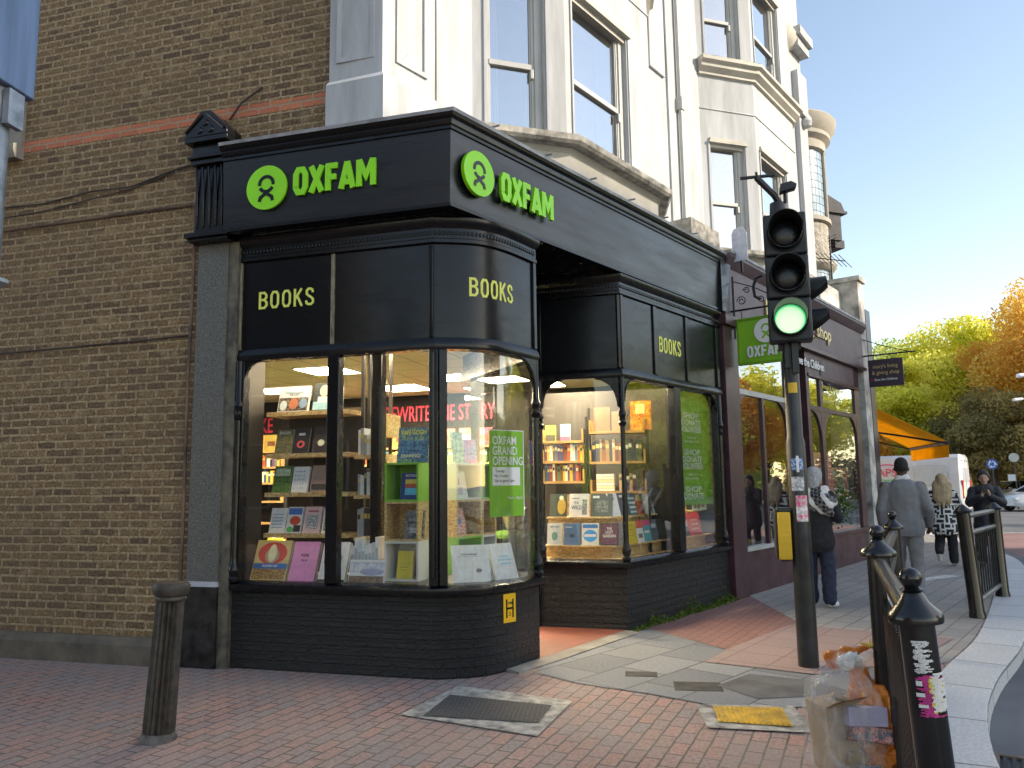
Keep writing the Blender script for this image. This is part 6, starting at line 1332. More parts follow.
# ------------------------------------------------------------------ people
SKIN_L = mat('light_skin', (.55, .33, .24), .5, var=.05); SKIN_D = mat('dark_skin', (.10, .052, .032), .5, var=.08)
def S(p, s): return tuple(c*s for c in p)
def body_caps(J, s=1.):
    """J: joint dict in metres; returns the capsules of one continuous body"""
    c = []
    a = lambda p, r, q, t, sx=1, sy=1: c.append((p, r, q, t, sx, sy))
    pel, ch, nk, hd = J['pelvis'], J['chest'], J['neck'], J['head']
    a(pel, .13*s, J['waist'], .115*s, 1.15, .8); a(J['waist'], .115*s, ch, .14*s, 1.2, .78); a(ch, .13*s, nk, .06*s, 1.2, .8); a(nk, .052*s, hd, .055*s)
    h = Vector(hd); f = Vector(J.get('face', (0, 1, 0))).normalized()
    a(tuple(h+Vector((0, 0, .055*s))-f*.012), .088*s, tuple(h+Vector((0, 0, .0))-f*.004), .078*s, .88, 1.02); a(tuple(h+f*.02*s-Vector((0, 0, .01))), .062*s, tuple(h+f*.035*s-Vector((0, 0, .055*s))), .040*s)
    a(tuple(h+f*.088*s+Vector((0, 0, .022*s))), .009*s, tuple(h+f*.104*s-Vector((0, 0, .008*s))), .014*s)
    sd = Vector((f.y, -f.x, 0))
    for k in (-1, 1): a(tuple(h+sd*k*.078*s+Vector((0, 0, .02))), .013*s, tuple(h+sd*k*.080*s-Vector((0, 0, .012))), .010*s)
    for k in 'LR':
        a(ch if 'sh'+k not in J else J['sh'+k], .062*s, J['el'+k], .042*s); a(J['el'+k], .043*s, J['wr'+k], .028*s)
        w = Vector(J['wr'+k]); e = Vector(J['el'+k]); d = Vector(J.get('hd'+k, tuple((w-e)))).normalized(); n = Vector(J.get('pn'+k, (1 if k == 'L' else -1, 0, 0))); n = (n-d*n.dot(d)).normalized(); w2 = d.cross(n)
        pm = w+d*.085*s; a(tuple(w+d*.02), .026*s, tuple(pm), .030*s, 1, .75)
        for q, fl in zip((-1.5, -.5, .5, 1.5), (.062, .075, .07, .055)):
            b = pm+w2*q*.019*s; m1 = b+(d*.8+n*.45)*fl*.5*s; m2 = m1+(d*.35+n*.85)*fl*.5*s; a(tuple(b), .0095*s, tuple(m1), .0085*s); a(tuple(m1), .0085*s, tuple(m2), .007*s)
        tb = w+d*.03*s+w2*.026*s*J.get('th'+k, 1); tm = tb+(d*.6+w2*J.get('th'+k, 1)*.6+n*.3)*.035*s; a(tuple(tb), .012*s, tuple(tm), .010*s); a(tuple(tm), .010*s, tuple(tm+(d*.8+n*.4)*.03*s), .008*s)
        a(J['hip'+k], .088*s, J['kn'+k], .056*s); a(J['kn'+k], .055*s, J['an'+k], .036*s); a(J['an'+k], .036*s, J['to'+k], .028*s)
    return c
def person(T, label, J, s=1., skin=SKIN_L):
    t = thing('person', label, 'person', T); b = organic('body', body_caps(J, s), skin, t, .009, smooth=4); return t, b
def legs(J, r0, r1, r2, m, par, vox=.012, disp=.006, foot=.07):
    c = [(J['pelvis'], r0*1.25, tuple(Vector(J['pelvis'])+Vector((0, 0, .09))), r0*1.15, 1.25, .85)]
    for k in 'LR': 
        an = Vector(J['an'+k]); kn = Vector(J['kn'+k]); e = an+(kn-an).normalized()*.02
        c += [(J['hip'+k], r0, J['kn'+k], r1), (J['kn'+k], r1, tuple(e), r2)]
    return organic('trousers', c, m, par, vox, disp=disp, dscale=14, smooth=5)
def shoes(J, m, par, sole=None):
    for k in 'LR':
        an = Vector(J['an'+k]); to = Vector(J['to'+k]); d = (to-an)
        h = an-Vector((0, 0, .035)) if abs(d.z) < .12 else an
        organic('shoe', [(tuple(an), .044, tuple(an+d*.2-Vector((0, 0, .01))), .044), (tuple(an+d*.1-Vector((0, 0, .03))), .042, tuple(to-Vector((0, 0, .004))), .034), (tuple(an-d*.12-Vector((0, 0, .03))), .036, tuple(an+d*.3-Vector((0, 0, .02))), .044)], m, par, .009, smooth=4)
# grey suit, walking away
z = lambda *a: a
J = dict(pelvis=(0, 0, .97), waist=(0, 0, 1.13), chest=(0, .02, 1.40), neck=(0, .0, 1.56), head=(0, .02, 1.685), face=(.15, 1, -.05), shL=(-.205, 0, 1.475), shR=(.205, 0, 1.475), elL=(-.265, -.05, 1.18), wrL=(-.25, .04, .92), elR=(.265, .0, 1.20), wrR=(.27, .16, .99), pnL=(1, 0, 0), pnR=(-1, 0, 0),
         hipL=(-.095, 0, .92), knL=(-.10, .12, .52), anL=(-.10, .16, .10), toL=(-.11, .31, .05), hipR=(.095, 0, .92), knR=(.10, -.03, .50), anR=(.10, -.18, .11), toR=(.10, -.04, .05))
t, b = person(FM(4.93, 9.95, 0, -27), 'person in a light grey suit walking away past the guard rail', J, 1.04, SKIN_D)
SUIT = mat('grey_suit_cloth', (.185, .19, .205), .85, var=.08, vs=60, bump=.2, bs=200); SUIT2 = mat('grey_trouser_cloth', (.20, .205, .22), .85, var=.08, vs=60)
organic('jacket', [((0, 0, 1.0), .205, (0, 0, 1.16), .172, 1.1, .78), ((0, 0, .92), .20, (0, 0, 1.0), .205, 1.08, .78), ((0, 0, 1.15), .172, (0, .0, 1.40), .185, 1.12, .76), ((0, 0, 1.40), .175, (0, 0, 1.50), .10, 1.3, .8), ((-.185, 0, 1.46), .085, (-.265, -.05, 1.18), .070), ((-.265, -.05, 1.18), .070, (-.253, .03, .95), .055), ((.185, 0, 1.46), .085, (.265, 0, 1.20), .070), ((.265, 0, 1.20), .070, (.270, .14, 1.01), .055)], SUIT, t, .013, disp=.007, dscale=9, cut=[((0, 0, .86), (0, 0, -1))], smooth=4)
organic('shirt_collar', [((-.03, .0, 1.565), .062, (.03, .0, 1.575), .062)], mat('white_shirt', (.75, .75, .76), .7), t, .01)
legs(J, .105, .078, .066, SUIT2, t, disp=.008); shoes(J, mat('brown_leather_shoe', (.07, .04, .025), .35), t)
organic('hair', [((0, .0, 1.755), .0915, (0, -.008, 1.72), .091, .90, 1.03)], mat('short_black_hair', (.012, .010, .010), .8), t, .01, cut=[((0, .055, 1.74), (0, 1, .15)), ((0, 0, 1.69), (0, .35, -1))])
# woman in the patterned coat, mid stride
J = dict(pelvis=(0, 0, .86), waist=(0, 0, 1.0), chest=(0, .02, 1.22), neck=(0, .01, 1.37), head=(0, .03, 1.49), face=(0, 1, -.08), shL=(-.17, 0, 1.30), shR=(.17, 0, 1.30), elL=(-.24, -.06, 1.05), wrL=(-.26, .05, .86), elR=(.235, .05, 1.06), wrR=(.20, .22, .98),
         hipL=(-.085, 0, .82), knL=(-.10, .10, .46), anL=(-.12, -.18, .27), toL=(-.12, -.17, .13), hipR=(.085, 0, .82), knR=(.095, .08, .45), anR=(.10, .10, .09), toR=(.11, .24, .045))
t, b = person(FM(7.80, 14.3, 0, -29), 'person with long fair hair in a black and white patterned coat walking away', J, .96)
def patt():
    m, nt, out = _new('patterned_coat'); b = princ(nt, out); v = coords(nt, 'Object')
    sp = nt.nodes.new('ShaderNodeSeparateXYZ'); nt.links.new(v, sp.inputs[0]); an = nt.nodes.new('ShaderNodeMath'); an.operation = 'ARCTAN2'; nt.links.new(sp.outputs[0], an.inputs[0]); ng = nt.nodes.new('ShaderNodeMath'); ng.operation = 'MULTIPLY'; nt.links.new(sp.outputs[1], ng.inputs[0]); ng.inputs[1].default_value = -1; nt.links.new(ng.outputs[0], an.inputs[1])
    sc = nt.nodes.new('ShaderNodeMath'); sc.operation = 'MULTIPLY'; nt.links.new(an.outputs[0], sc.inputs[0]); sc.inputs[1].default_value = .22
    cb = nt.nodes.new('ShaderNodeCombineXYZ'); nt.links.new(sc.outputs[0], cb.inputs[0]); nt.links.new(sp.outputs[2], cb.inputs[1])
    def brick(rot, w, h):
        mp = nt.nodes.new('ShaderNodeMapping'); mp.inputs['Rotation'].default_value = (0, 0, rot); nt.links.new(cb.outputs[0], mp.inputs[0])
        br = nt.nodes.new('ShaderNodeTexBrick'); nt.links.new(mp.outputs[0], br.inputs['Vector']); br.inputs['Scale'].default_value = 1; br.inputs['Brick Width'].default_value = w; br.inputs['Row Height'].default_value = h; br.inputs['Mortar Size'].default_value = .017
        return br.outputs['Fac']
    ch = nt.nodes.new('ShaderNodeTexChecker'); nt.links.new(cb.outputs[0], ch.inputs['Vector']); ch.inputs['Scale'].default_value = 6.5
    mx = nt.nodes.new('ShaderNodeMix'); nt.links.new(ch.outputs['Fac'], mx.inputs[0]); nt.links.new(brick(0, .22, .085), mx.inputs[2]); nt.links.new(brick(math.pi/2, .22, .085), mx.inputs[3])
    nt.links.new(mixcol(nt, mx.outputs[0], (.02, .02, .024), (.72, .70, .66)), b.inputs['Base Color']); b.inputs['Roughness'].default_value = .8; return m
organic('coat', [((0, 0, .70), .235, (0, 0, 1.02), .185, 1.12, .85), ((0, 0, 1.0), .18, (0, .02, 1.26), .16, 1.12, .85), ((0, 0, 1.26), .12, (0, 0, 1.33), .10, 1.3, .9), ((-.17, 0, 1.29), .08, (-.25, -.06, 1.05), .075), ((-.25, -.06, 1.05), .075, (-.26, .04, .88), .07), ((.17, 0, 1.29), .08, (.245, .05, 1.06), .075), ((.245, .05, 1.06), .075, (.21, .2, .98), .065)], patt(), t, .014, cut=[((0, 0, .56), (0, 0, -1))], disp=.006, smooth=4)
legs(J, .10, .085, .078, mat('black_trousers', (.015, .015, .018), .85), t, disp=.008); shoes(J, mat('cream_trainer', (.52, .48, .42), .6), t)
organic('hair', [((0, -.01, 1.56), .105, (0, -.03, 1.47), .11, 1., .95), ((0, -.05, 1.45), .12, (-.01, -.12, 1.22), .11, 1.4, .6), ((-.08, -.12, 1.2), .06, (-.07, -.15, 1.08), .02), ((.08, -.12, 1.2), .06, (.09, -.15, 1.10), .02), ((0, -.13, 1.2), .05, (0, -.16, 1.04), .02)], mat('fair_wavy_hair', (.52, .38, .22), .5, var=.35, vs=40, stretch=(1, 1, .12), col2=(.26, .17, .09), bump=.6, bs=60), t, .011, disp=.006, dscale=22, cut=[((0, .07, 1.5), (0, 1, 0))])
# person with scarf and grey knitted hat
J = dict(pelvis=(0, 0, .90), waist=(0, 0, 1.05), chest=(0, .02, 1.30), neck=(0, .03, 1.44), head=(0, .06, 1.555), face=(.35, 1, -.1), shL=(-.18, 0, 1.37), shR=(.18, 0, 1.37), elL=(-.25, .0, 1.10), wrL=(-.2, .2, 1.05), elR=(.26, .02, 1.10), wrR=(.22, .22, 1.12),
         hipL=(-.09, 0, .86), knL=(-.11, .05, .48), anL=(-.11, .08, .09), toL=(-.12, .22, .045), hipR=(.09, 0, .86), knR=(.11, .03, .48), anR=(.12, -.03, .09), toR=(.17, .10, .045))
t, b = person(FM(3.80, 9.95, 0, -32), 'person in grey knitted hat and black and white scarf standing at the maroon shop', J, .98)
organic('coat', [((0, 0, .80), .195, (0, 0, 1.08), .165, 1.15, .85), ((0, 0, 1.08), .165, (0, .02, 1.33), .155, 1.15, .85), ((0, 0, 1.33), .12, (0, 0, 1.4), .09, 1.3, .9), ((-.18, 0, 1.37), .075, (-.25, 0, 1.10), .07), ((-.25, 0, 1.10), .07, (-.2, .19, 1.05), .055), ((.18, 0, 1.37), .075, (.262, .02, 1.10), .07), ((.262, .02, 1.1), .07, (.222, .2, 1.12), .055)], mat('black_wool_coat', (.016, .016, .02), .9, var=.2, vs=20), t, .013, cut=[((0, 0, .68), (0, 0, -1))], disp=.006)
legs(J, .105, .09, .085, mat('dark_navy_denim', (.018, .028, .06), .85, var=.2, vs=20), t, disp=.01); shoes(J, mat('white_trainer', (.72, .72, .72), .5), t)
organic('knitted_hat', [((0, .05, 1.64), .107, (0, .04, 1.60), .106, .98, 1.03), ((0, .0, 1.56), .08, (0, -.01, 1.50), .07)], mat('grey_knit', (.40, .41, .43), .95, var=.2, vs=60, bump=.8, bs=90), t, .01, cut=[((0, .12, 1.58), (0, 1, -.5))], disp=.004, dscale=40)
def check(nm, sc, a, b_):
    m, nt, out = _new(nm); b = princ(nt, out); v = coords(nt, 'Object', (1, 1, 1), (.0, .6, .5)); ch = nt.nodes.new('ShaderNodeTexChecker'); nt.links.new(v, ch.inputs['Vector']); ch.inputs['Scale'].default_value = sc
    w = nt.nodes.new('ShaderNodeTexWave'); w.inputs['Scale'].default_value = 2.4; nt.links.new(v, w.inputs['Vector']); f = ramp(nt, w.outputs['Fac'], .80, .84)
    nt.links.new(mixcol(nt, f, mixcol(nt, ch.outputs['Fac'], a, b_), (.62, .62, .6)), b.inputs['Base Color']); b.inputs['Roughness'].default_value = .95; return m
organic('scarf', [((-.12, .0, 1.42), .085, (.12, .0, 1.42), .085), ((-.15, -.05, 1.37), .08, (.15, -.08, 1.33), .09), ((-.12, -.10, 1.30), .07, (.18, -.09, 1.25), .075), ((.0, -.11, 1.24), .06, (.2, -.08, 1.16), .05), ((.1, -.1, 1.2), .06, (.22, -.04, 1.30), .07)], check('checked_scarf', 26, (.02, .02, .022), (.18, .18, .19)), t, .012, disp=.012, dscale=13)
# a bunch of flowers held at chest height
T = MW[t] @ Matrix.Translation((.24, .26, 1.12)); fl = thing('flower_bunch', 'bunch of greenery and white flowers held by the person in the grey hat', 'flowers', T)
gg = np.random.default_rng(4); q = gg.normal(size=(420, 3))*np.array([.08, .08, .10])+np.array([.02, 0, .14]); leaves('foliage', q, gg.random(420)*.6, .022, weed, fl, None)
q = gg.normal(size=(50, 3))*np.array([.08, .08, .09])+np.array([.02, 0, .16]); 
mb = MB(T); 
for p in q: mb.lathe([(.001, p[2]-.01), (.014, p[2]), (.001, p[2]+.012)], p[0], p[1], 6)
mb.build('flower_head', mat('white_petal', (.75, .72, .68), .8), fl)
# person taking a photograph, facing the camera
J = dict(pelvis=(0, 0, .88), waist=(0, 0, 1.03), chest=(0, -.02, 1.27), neck=(0, -.02, 1.42), head=(0, -.05, 1.54), face=(0, -1, -.12), shL=(.18, 0, 1.35), shR=(-.18, 0, 1.35), elL=(.25, -.12, 1.13), wrL=(.07, -.30, 1.26), elR=(-.25, -.12, 1.13), wrR=(-.05, -.30, 1.26), hdL=(-.35, -.2, .9), hdR=(.35, -.2, .9), pnL=(-.6, -.3, -.2), pnR=(.6, -.3, -.2),
         hipL=(.09, 0, .84), knL=(.11, -.02, .46), anL=(.12, .02, .09), toL=(.15, -.12, .045), hipR=(-.09, 0, .84), knR=(-.11, -.02, .46), anR=(-.12, .02, .09), toR=(-.15, -.12, .045))
t, b = person(FM(8.42, 14.05, 0, -30), 'person in black padded coat facing the camera with a phone behind the farther rail', J, .97)
BCO = mat('black_padded_coat', (.014, .016, .022), .6, var=.2, vs=12)
organic('coat', [((0, 0, .70), .20, (0, 0, 1.05), .175, 1.12, .85), ((0, 0, 1.05), .175, (0, -.01, 1.3), .165, 1.15, .85), ((0, 0, 1.3), .12, (0, -.01, 1.40), .095, 1.2, 1), ((.18, 0, 1.34), .085, (.25, -.12, 1.13), .078), ((.25, -.12, 1.13), .078, (.09, -.28, 1.24), .055), ((-.18, 0, 1.34), .085, (-.25, -.12, 1.13), .078), ((-.25, -.12, 1.13), .078, (-.07, -.28, 1.24), .055)], BCO, t, .013, cut=[((0, 0, .55), (0, 0, -1))], disp=.008, dscale=10)
legs(J, .10, .08, .07, mat('black_trousers', (.015, .015, .018), .85), t); shoes(J, mat('black_boot', (.015, .015, .015), .4), t)
organic('hair', [((0, -.03, 1.615), .098, (0, -.0, 1.56), .098, .98, 1.0), ((0, .03, 1.55), .08, (0, .04, 1.44), .06, 1.2, 1), ((-.075, -.04, 1.58), .03, (-.08, -.01, 1.45), .03), ((.075, -.04, 1.58), .03, (.08, -.01, 1.45), .03)], mat('dark_hair', (.02, .013, .010), .5), t, .009, cut=[((0, -.088, 1.60), (0, -1, -.9))])
for k in (-1, 1):
    mb = MB(MW[t]); mb.box(k*.032-.014, k*.032+.014, -.140, -.128, 1.563, 1.572); mb.build('eye', C('#1a1412'), t)
mb = MB(MW[t]); mb.box(-.022, .022, -.139, -.125, 1.49, 1.498); mb.build('mouth', C('#7a3a34'), t)
T = MW[t] @ Matrix.Translation((0, -.36, 1.34)); ph = thing('phone', 'dark phone held up in both hands by the person in the black padded coat', 'phone', T); mb = MB(T); mb.box(-.038, .038, -.004, .004, -.03, .12); mb.build('body', C('#101216'), ph, bev=.003); mb = MB(T); mb.box(-.03, -.008, -.006, -.004, .08, .11); mb.build('camera_bump', C('#2a2c30'), ph)
# ------------------------------------------------------------------ vehicles
VW = mat('white_van_paint', (.62, .64, .66), .3, var=.03, coat=.5); CW = mat('white_car_paint', (.60, .62, .64), .25, var=.03, coat=.6)
TYRE = mat('tyre_rubber', (.02, .02, .02), .8, var=.1); RIM = mat('alloy_rim', (.35, .36, .37), .3, metal=.8); DGL = mat('dark_vehicle_glass', (.02, .025, .03), .08, var=.1, spec=.9); TL = mat('tail_light_red', (.55, .02, .015), .25, var=.1)
AMB = emis('amber_reflector_glow', (1., .35, .08), 1.1); PLAS = mat('grey_bumper_plastic', (.05, .05, .055), .6)  # amber part of the tail light is given its own glow
def wheel(F, x, y, r, par, w=.2):
    prof = [(r*.55, -w/2), (r*.96, -w/2), (r, -w*.35), (r, w*.35), (r*.96, w/2), (r*.55, w/2)]
    mb = MB(F @ Matrix.Translation((x, y, r)) @ Matrix.Rotation(R(90), 4, 'Y')); mb.lathe(prof, 0, 0, 28); wh = mb.build('wheel', TYRE, par)
    mb = MB(F @ Matrix.Translation((x, y, r)) @ Matrix.Rotation(R(90), 4, 'Y')); mb.lathe([(.02, -w*.42), (r*.6, -w*.3), (r*.6, w*.3), (.02, w*.42)], 0, 0, 20)
    mb.build('rim', RIM, wh)
    mb = MB(F @ Matrix.Translation((x, y, r)) @ Matrix.Rotation(R(90), 4, 'Y'))
    for k in range(5): a = 2*math.pi*k/5; mb.tube([(.08*math.cos(a), .08*math.sin(a), -w*.45), (r*.58*math.cos(a), r*.58*math.sin(a), -w*.43)], .03, 6); mb.tube([(.08*math.cos(a), .08*math.sin(a), w*.45), (r*.58*math.cos(a), r*.58*math.sin(a), w*.43)], .03, 6)
    mb.build('spoke', RIM, wh)
def loft(F, secs, m, nm, par):
    """secs: list of (y, outline [(x,z)...]) equal counts"""
    mb = MB(F); k = len(secs[0][1]); v = [(p[0], y, p[1]) for y, o in secs for p in o]
    fs = [(i*k+j, (i+1)*k+j, (i+1)*k+(j+1) % k, i*k+(j+1) % k) for i in range(len(secs)-1) for j in range(k)]+[tuple(range(k)), tuple(range(len(secs)*k-1, (len(secs)-1)*k-1, -1))]
    mb.add(v, fs); return mb.build(nm, m, par, bev=0)
def osec(w, z0, z1, top, r=.12):
    """half widths: w at the waist, top at the roof"""
    zm = z0+(z1-z0)*.45
    h = [(-w+.05, z0), (-w, z0+.15), (-w, zm), (-top-.02, z1-r), (-top+r, z1)]
    return h+[(-x, zz) for x, zz in h[::-1]]
def van(T):
    t = thing('van', 'white panel van with a red tail light parked beyond the awning', 'van', T)
    loft(T, [(-.02, osec(.92, .42, 2.42, .74)), (.05, osec(1.0, .35, 2.52, .80)), (4.0, osec(1.0, .35, 2.52, .80)), (4.5, osec(1.0, .35, 2.2, .78)), (5.0, osec(.98, .35, 1.35, .85)), (5.6, osec(.9, .4, .95, .8))], VW, 'body', t)
    mb = MB(T); mb.box(-.9, .9, -.10, 0, .35, .60); mb.build('bumper', PLAS, t, bev=.02)
    for s in (-1, 1):
        mb = MB(T); mb.box(s*.84-.07, s*.84+.07, -.055, .0, 1.0, 1.62); l = mb.build('tail_light', TL, t, bev=.02); mb = MB(T); mb.box(s*.84-.05, s*.84+.05, -.06, -.05, 1.08, 1.30); mb.build('reflector', AMB, l)
        for y in (.95, 4.7): wheel(T, s*.88, y, .34, t, .22)
        mb = MB(T); mb.box(s*.30-.26, s*.30+.26, -.035, .0, 1.55, 2.05); mb.build('rear_window', mat('van_rear_panel', (.5, .53, .56), .25, var=.03), t, bev=.02)
    mb = MB(T); mb.box(-.006, .006, -.03, -.02, .6, 2.35); mb.box(-.8, .8, -.028, -.018, 2.28, 2.292); mb.build('door_gap', PLAS, t)
    mb = MB(T); mb.box(-.26, .26, -.045, -.02, .78, .89); mb.build('number_plate', C('#d8b82a'), t)
    # swirl mark with lettering
    mb = MB(T); 
    for k, m in enumerate((0, 1)): 
        a0 = 200+150*k; mb2 = MB(T @ Matrix.Translation((-1.012, 2.3, 0)) @ Matrix.Rotation(R(-90), 4, 'Z')); ribbon(mb2, [(.5*math.cos(R(a0+8*q)), 1.92+.28*math.sin(R(a0+8*q))) for q in range(18)], .045, -.012, -.004); mb2.build('livery_ring', C('#b83a6a' if k else '#4a9a5a'), t)
    FV = T @ Matrix.Translation((-1.012, 2.3, 0)) @ Matrix.Rotation(R(-90), 4, 'Z')
    mb = MB(FV); mb.box(.9, 1.9, -.01, .006, 1.45, 2.15); mb.build('side_panel', mat('van_rear_panel', (.5, .53, .56), .25, var=.03), t, bev=.004)
    text_obj('livery_lettering', 'APS', FV @ Matrix.Translation((0, -.02, 1.78)), .40, C('#b8303c'), t, .003, .004, align='CENTER')
def car(T, m, label, group=None, L=4.4):
    t = thing('car', label, 'car', T, group)
    def s(w, z0, z1, top=None): return osec(w, z0, z1, top if top else w-.08, .06)
    loft(T, [(0, s(.70, .35, .85)), (.12, s(.82, .25, .98)), (.9, s(.89, .22, 1.02)), (2.2, s(.90, .2, 1.0)), (3.3, s(.89, .2, .95)), (4.1, s(.82, .22, .78)), (4.38, s(.68, .3, .62))], m, 'body', t)
    cb = [(.25, [(-.62, .98), (.62, .98), (.60, 1.0), (-.60, 1.0)]), (.95, [(-.74, .98), (.74, .98), (.56, 1.40), (-.56, 1.40)]), (1.3, [(-.78, .98), (.78, .98), (.58, 1.46), (-.58, 1.46)]), (2.2, [(-.78, .97), (.78, .97), (.58, 1.45), (-.58, 1.45)]), (3.2, [(-.74, .93), (.74, .93), (.66, .95), (-.66, .95)])]
    loft(T, cb, DGL, 'glasshouse', t)
    rf = [(.98, [(-.57, 1.395), (.57, 1.395), (.55, 1.43), (-.55, 1.43)]), (1.3, [(-.60, 1.45), (.60, 1.45), (.55, 1.49), (-.55, 1.49)]), (2.15, [(-.60, 1.45), (.60, 1.45), (.55, 1.48), (-.55, 1.48)]), (2.35, [(-.60, 1.40), (.60, 1.40), (.57, 1.42), (-.57, 1.42)])]
    loft(T, rf, m, 'roof', t)
    mb = MB(T)
    for sx in (-1, 1):
        for y0, z0, y1, z1 in ((.5, .99, 1.0, 1.40), (1.95, .99, 1.9, 1.46), (3.15, .95, 2.3, 1.43), (1.15, .99, 1.2, 1.44)): mb.tube([(sx*.775, y0, z0), (sx*.60, y1, z1)], .028, 6)
    mb.build('pillar', m, t)
    for sx in (-1, 1):
        for y in (.82, 3.45): wheel(T, sx*.80, y, .32, t)
        mb = MB(T); mb.box(sx*.66-.14, sx*.66+.14, .03, .16, .74, .88); mb.build('tail_light', TL, t, bev=.02); mb = MB(T); mb.box(sx*.62-.14, sx*.62+.12, 4.15, 4.36, .56, .68); mb.build('headlight', mat('headlight_glass', (.5, .52, .55), .1), t, bev=.02)
        mb = MB(T); mb.box(sx*.98-.09, sx*.98+.06, 2.75, 2.9, .95, 1.08); mb.build('wing_mirror', m, t, bev=.02)
        mb = MB(T); mb.box(sx*.905-.004, sx*.905+.004, 1.9, 1.93, .35, .97); mb.build('door_gap', PLAS, t)
    return t
van(FM(15.9, 27.6, -.12, 52))
SILV = mat('silver_car_paint', (.36, .38, .40), .3, metal=.4, var=.03, coat=.5)
car(FM(28.9, 40.0, -.12, 97), CW, 'white hatchback at the right edge of the road')
car(FM(34.2, 51.0, -.12, 95), SILV, 'silver car behind the white hatchback across the road')
car(FM(15.2, 42, -.12, 10), mat('pale_green_car_paint', (.35, .42, .25), .3, coat=.5), 'pale green car glimpsed left of the van under the awning')
# ------------------------------------------------------------------ road signs and lamps
def road_sign(x, y, h, face, label, r=.3, arrows=False):
    T = FM(x, y, -.12, -math.degrees(math.atan2(x, y))); t = thing('road_sign', label, 'road sign', T); mb = MB(T); mb.tube([(0, .03, 0), (0, .03, h)], .035, 8); mb.build('post', METAL, t)
    mb = MB(T); n = 28; v = [(r*math.cos(2*math.pi*k/n), y_, h+r*.2+r*math.sin(2*math.pi*k/n)) for y_ in (-.02, .0) for k in range(n)]; mb.add(v, [tuple(range(n)), tuple(range(2*n-1, n-1, -1))]+[((k+1) % n, k, n+k, n+(k+1) % n) for k in range(n)]); f = mb.build('face', face, t)
    if arrows:
        for k in range(3):
            a0 = 120*k+20; mb = MB(T); ribbon(mb, [(r*.55*math.cos(R(a0+10*q)), h+r*.2+r*.55*math.sin(R(a0+10*q))) for q in range(8)], .055, -.026, -.021)
            e = R(a0+88); c = (r*.55*math.cos(e), h+r*.2+r*.55*math.sin(e)); mb.prism([(c[0]+.09*math.cos(e), c[1]+.09*math.sin(e)), (c[0]-.11*math.sin(e), c[1]+.11*math.cos(e)), (c[0]-.09*math.cos(e), c[1]-.09*math.sin(e))], -.027, -.0215, 'y'); mb.build('arrow', WHT, f)
    return t
road_sign(25.7, 42, 2.35, mat('sign_blue', (.03, .13, .48), .4, var=.03), 'round blue roundabout sign with three white arrows', .27, True)
t = road_sign(26.9, 42, 2.7, mat('sign_back_pale', (.60, .58, .52), .5, var=.05), 'pale round sign on a white post right of the blue sign', .24)
mb = MB(MW[t]); mb.box(-.35, .0, -.03, .0, 1.5, 1.85); mb.build('side_plate', WHT, t)
for i, (x, y, z_) in enumerate([(19.75, 30, 5.45), (26.3, 40.5, 5.55)]):
    T = FM(x, y, -.12); t = thing('street_lamp', ['nearer street lamp with a pale rounded head against the orange tree', 'lower farther street lamp with a pale head against the orange tree'][i], 'street lamp', T)
    mb = MB(T); mb.tube([(1.3, 0, 0), (1.3, 0, z_), (.9, 0, z_+.3), (.3, 0, z_+.22)], [.08, .05, .04, .04], 8); mb.build('column', METAL, t)
    organic('lamp_head', [((-.05, 0, z_+.15), .10, (.35, 0, z_+.2), .08, 1, 1)], WHT, t, .03)
# ------------------------------------------------------------------ trees
YG = leafmat('yellow_green_leaf', (.55, .58, .08), (.86, .80, .14), (.93, .86, .22)); OR = leafmat('orange_leaf', (.70, .36, .08), (.92, .55, .12), (.95, .72, .2)); GN = leafmat('green_leaf', (.28, .36, .10), (.48, .56, .16), (.72, .72, .24)); BR = leafmat('brown_green_leaf', (.26, .23, .10), (.50, .42, .18), (.78, .60, .26))
DK = leafmat('shaded_leaf', (.22, .20, .09), (.42, .34, .15), (.62, .48, .20))  # leaf colours darkened to stand for shade on the low trees
tree('tree', 'tall yellow green tree standing centrally behind the van', 33, 57, 13.6, 6.3, YG, clumps=110, per=950, leaf=.13, low=.12, seed=2, cat='tree')
tree('tree', 'yellow tree of middle height left of the tall yellow green tree', 25.8, 52, 9.6, 4.2, YG, clumps=70, per=800, leaf=.12, low=.1, seed=3)
tree('tree', 'large orange leaved tree at the right edge above the parked cars', 34.8, 46, 14.6, 7.0, OR, clumps=120, per=1000, leaf=.115, low=.22, seed=4)
tree('tree', 'small shade-darkened tree in front of the large orange one', 28.5, 46.5, 6.8, 3.8, DK, clumps=60, per=700, leaf=.10, low=.22, seed=5)
tree('tree', 'brownish spreading tree over the parked cars', 33.0, 50, 8.4, 5.0, DK, clumps=70, per=800, leaf=.11, low=.25, seed=6)
tree('tree', 'dull green tree rising behind the hanging plum sign', 40.5, 81, 16.6, 6.0, GN, clumps=90, per=700, leaf=.17, low=.12, seed=7)
tree('tree', 'pale orange tree showing beneath the awning', 21.8, 50, 6.5, 3.4, OR, clumps=55, per=600, leaf=.11, low=.1, seed=8)
for i, (x, y, h, r, m, lab) in enumerate([(50, 92, 12, 7, GN, 'farthest green tree directly behind the tall yellow green one'), (55, 88, 14, 7, BR, 'far brown green tree behind the orange tree'), (28, 70, 9, 5, GN, 'low green tree in the gap left of the van'), (44, 70, 11, 6, BR, 'dark tree between the yellow and orange trees')]):
    tree('tree', lab, x, y, h, r, m, clumps=60, per=500, leaf=.17, low=.06, seed=20+i, group=None)
p = W2(FR, 55, -36); T = FM(p[0], p[1], -.12, THR); g = np.random.default_rng(19); n = 22000; q = np.stack([g.uniform(-42, 42, n), g.normal(0, 1.2, n), g.random(n)*6.5], 1)
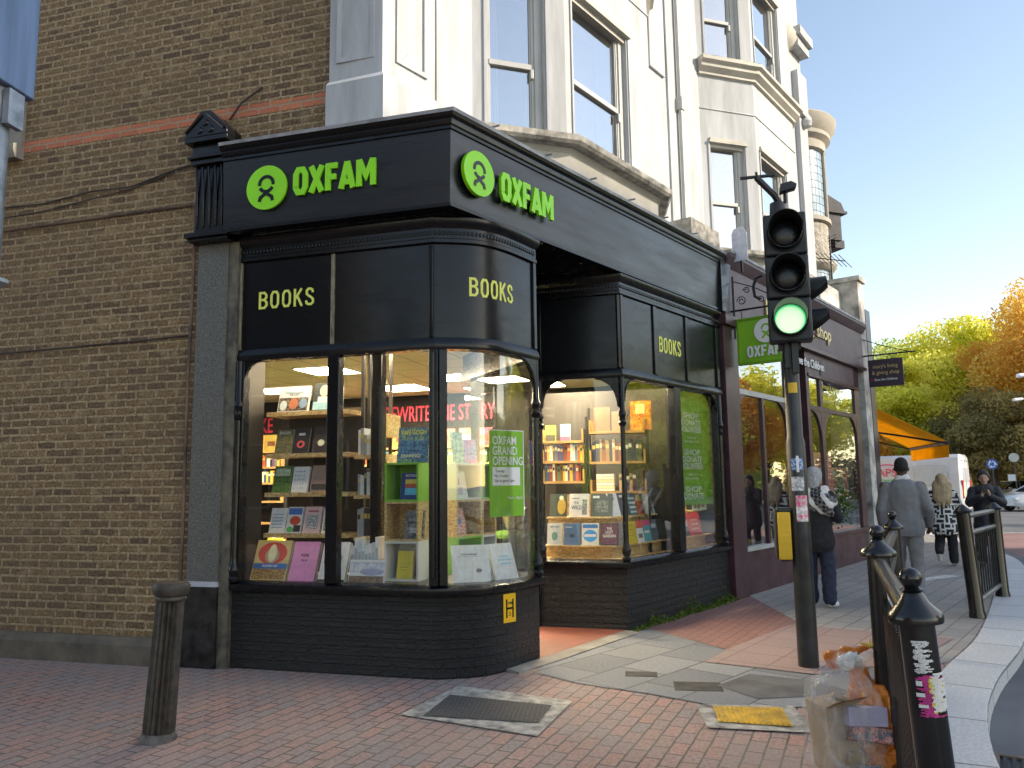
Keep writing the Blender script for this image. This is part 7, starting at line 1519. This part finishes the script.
h = leaves('hedge', q, g.random(n)*.7, .34, GN, None, T); tag(h, 'added unseen hedge filling the bright gap in window reflections, beyond the right edge', 'hedge')  # put in to darken the sky gap beneath the reflected trees
# dark hedge behind the cars
T = FM(36, 62, -.12, -35); g = np.random.default_rng(9); n = 40000; q = np.stack([g.uniform(-28, 28, n), g.normal(0, .8, n), np.abs(g.random(n))*3.4*(1+.15*np.sin(np.arange(n)))], 1)
h = leaves('hedge', q, g.random(n)*.5, .16, DK, None, T); tag(h, 'long dark green hedge closing the view behind the parked cars', 'hedge')
# trees in the square across the road: seen in the window glass and shading the carriageway
n_ = Vector((math.cos(R(THR-90)), math.sin(R(THR-90))))
k = 0
for u, pv, h, r, m in [(33, 20, 10, 4.6, YG), (41, 21, 11, 5.2, YG), (50, 20, 10, 5.0, OR), (59, 21, 12, 5.6, YG), (72, 22, 13, 6.5, YG), (38, 29, 12, 5, GN), (50, 31, 12, 5.5, YG)]:
    p = W2(FR, u, -pv); tree('tree', ['yellow green street tree', 'tall street tree', 'orange street tree', 'broad street tree', 'last street tree', 'green square tree', 'inner square tree'][k]+' across the road beyond the right edge', p[0], p[1], h, r, m, clumps=60, per=230, leaf=.19, low=.13, seed=40+k); k += 1
# unseen buildings added to block the sun and darken window reflections
TB = brickmat('terrace_brick', (.26, .15, .09), (.20, .12, .08), (.26, .22, .17), .23, .076, .01, grain=.3); CRM = mat('cream_terrace', (.72, .64, .5), .8, var=.08)
def terrace(F, L, h, label, m):
    t = thing('terrace', label, 'building', F); mb = MB(F); mb.box(0, L, 0, 8, 0, h); mb.build('wall', m, t)
    x = 1.2
    while x < L-1.5:
        for z0 in [1.+3.1*q for q in range(11)]:
            if z0+1.8 > h: continue
            mb = MB(F); mb.box(x, x+1.1, -.03, -.002, z0, z0+1.8); w = mb.build('window', SASH, t); mb = MB(F); mb.box(x+.07, x+1.03, -.04, -.031, z0+.07, z0+1.73); mb.build('pane', DGL, w)
        x += 2.4
    mb = MB(F); mb.box(0, L, -.3, 8, h, h+.3); mb.build('cornice', CRM, t)
F = FM(*W2(FR, 39.5, -60), 0, THR+180); terrace(F, 24, 36.3, 'unseen cream block added to shade the street, out of frame to the right', CRM)  # added sun blocker, keeps street and shopfront in shade below the white bays
F = FM(*W2(FL, -4.0, -12.8), 0, THL+180); terrace(F, 12, 9.4, 'brick terrace across the side street behind the camera, shaped for dark window reflections', TB)  # unseen; length and height set for dark reflections and open sky
bpy.data.scenes.remove(TS)
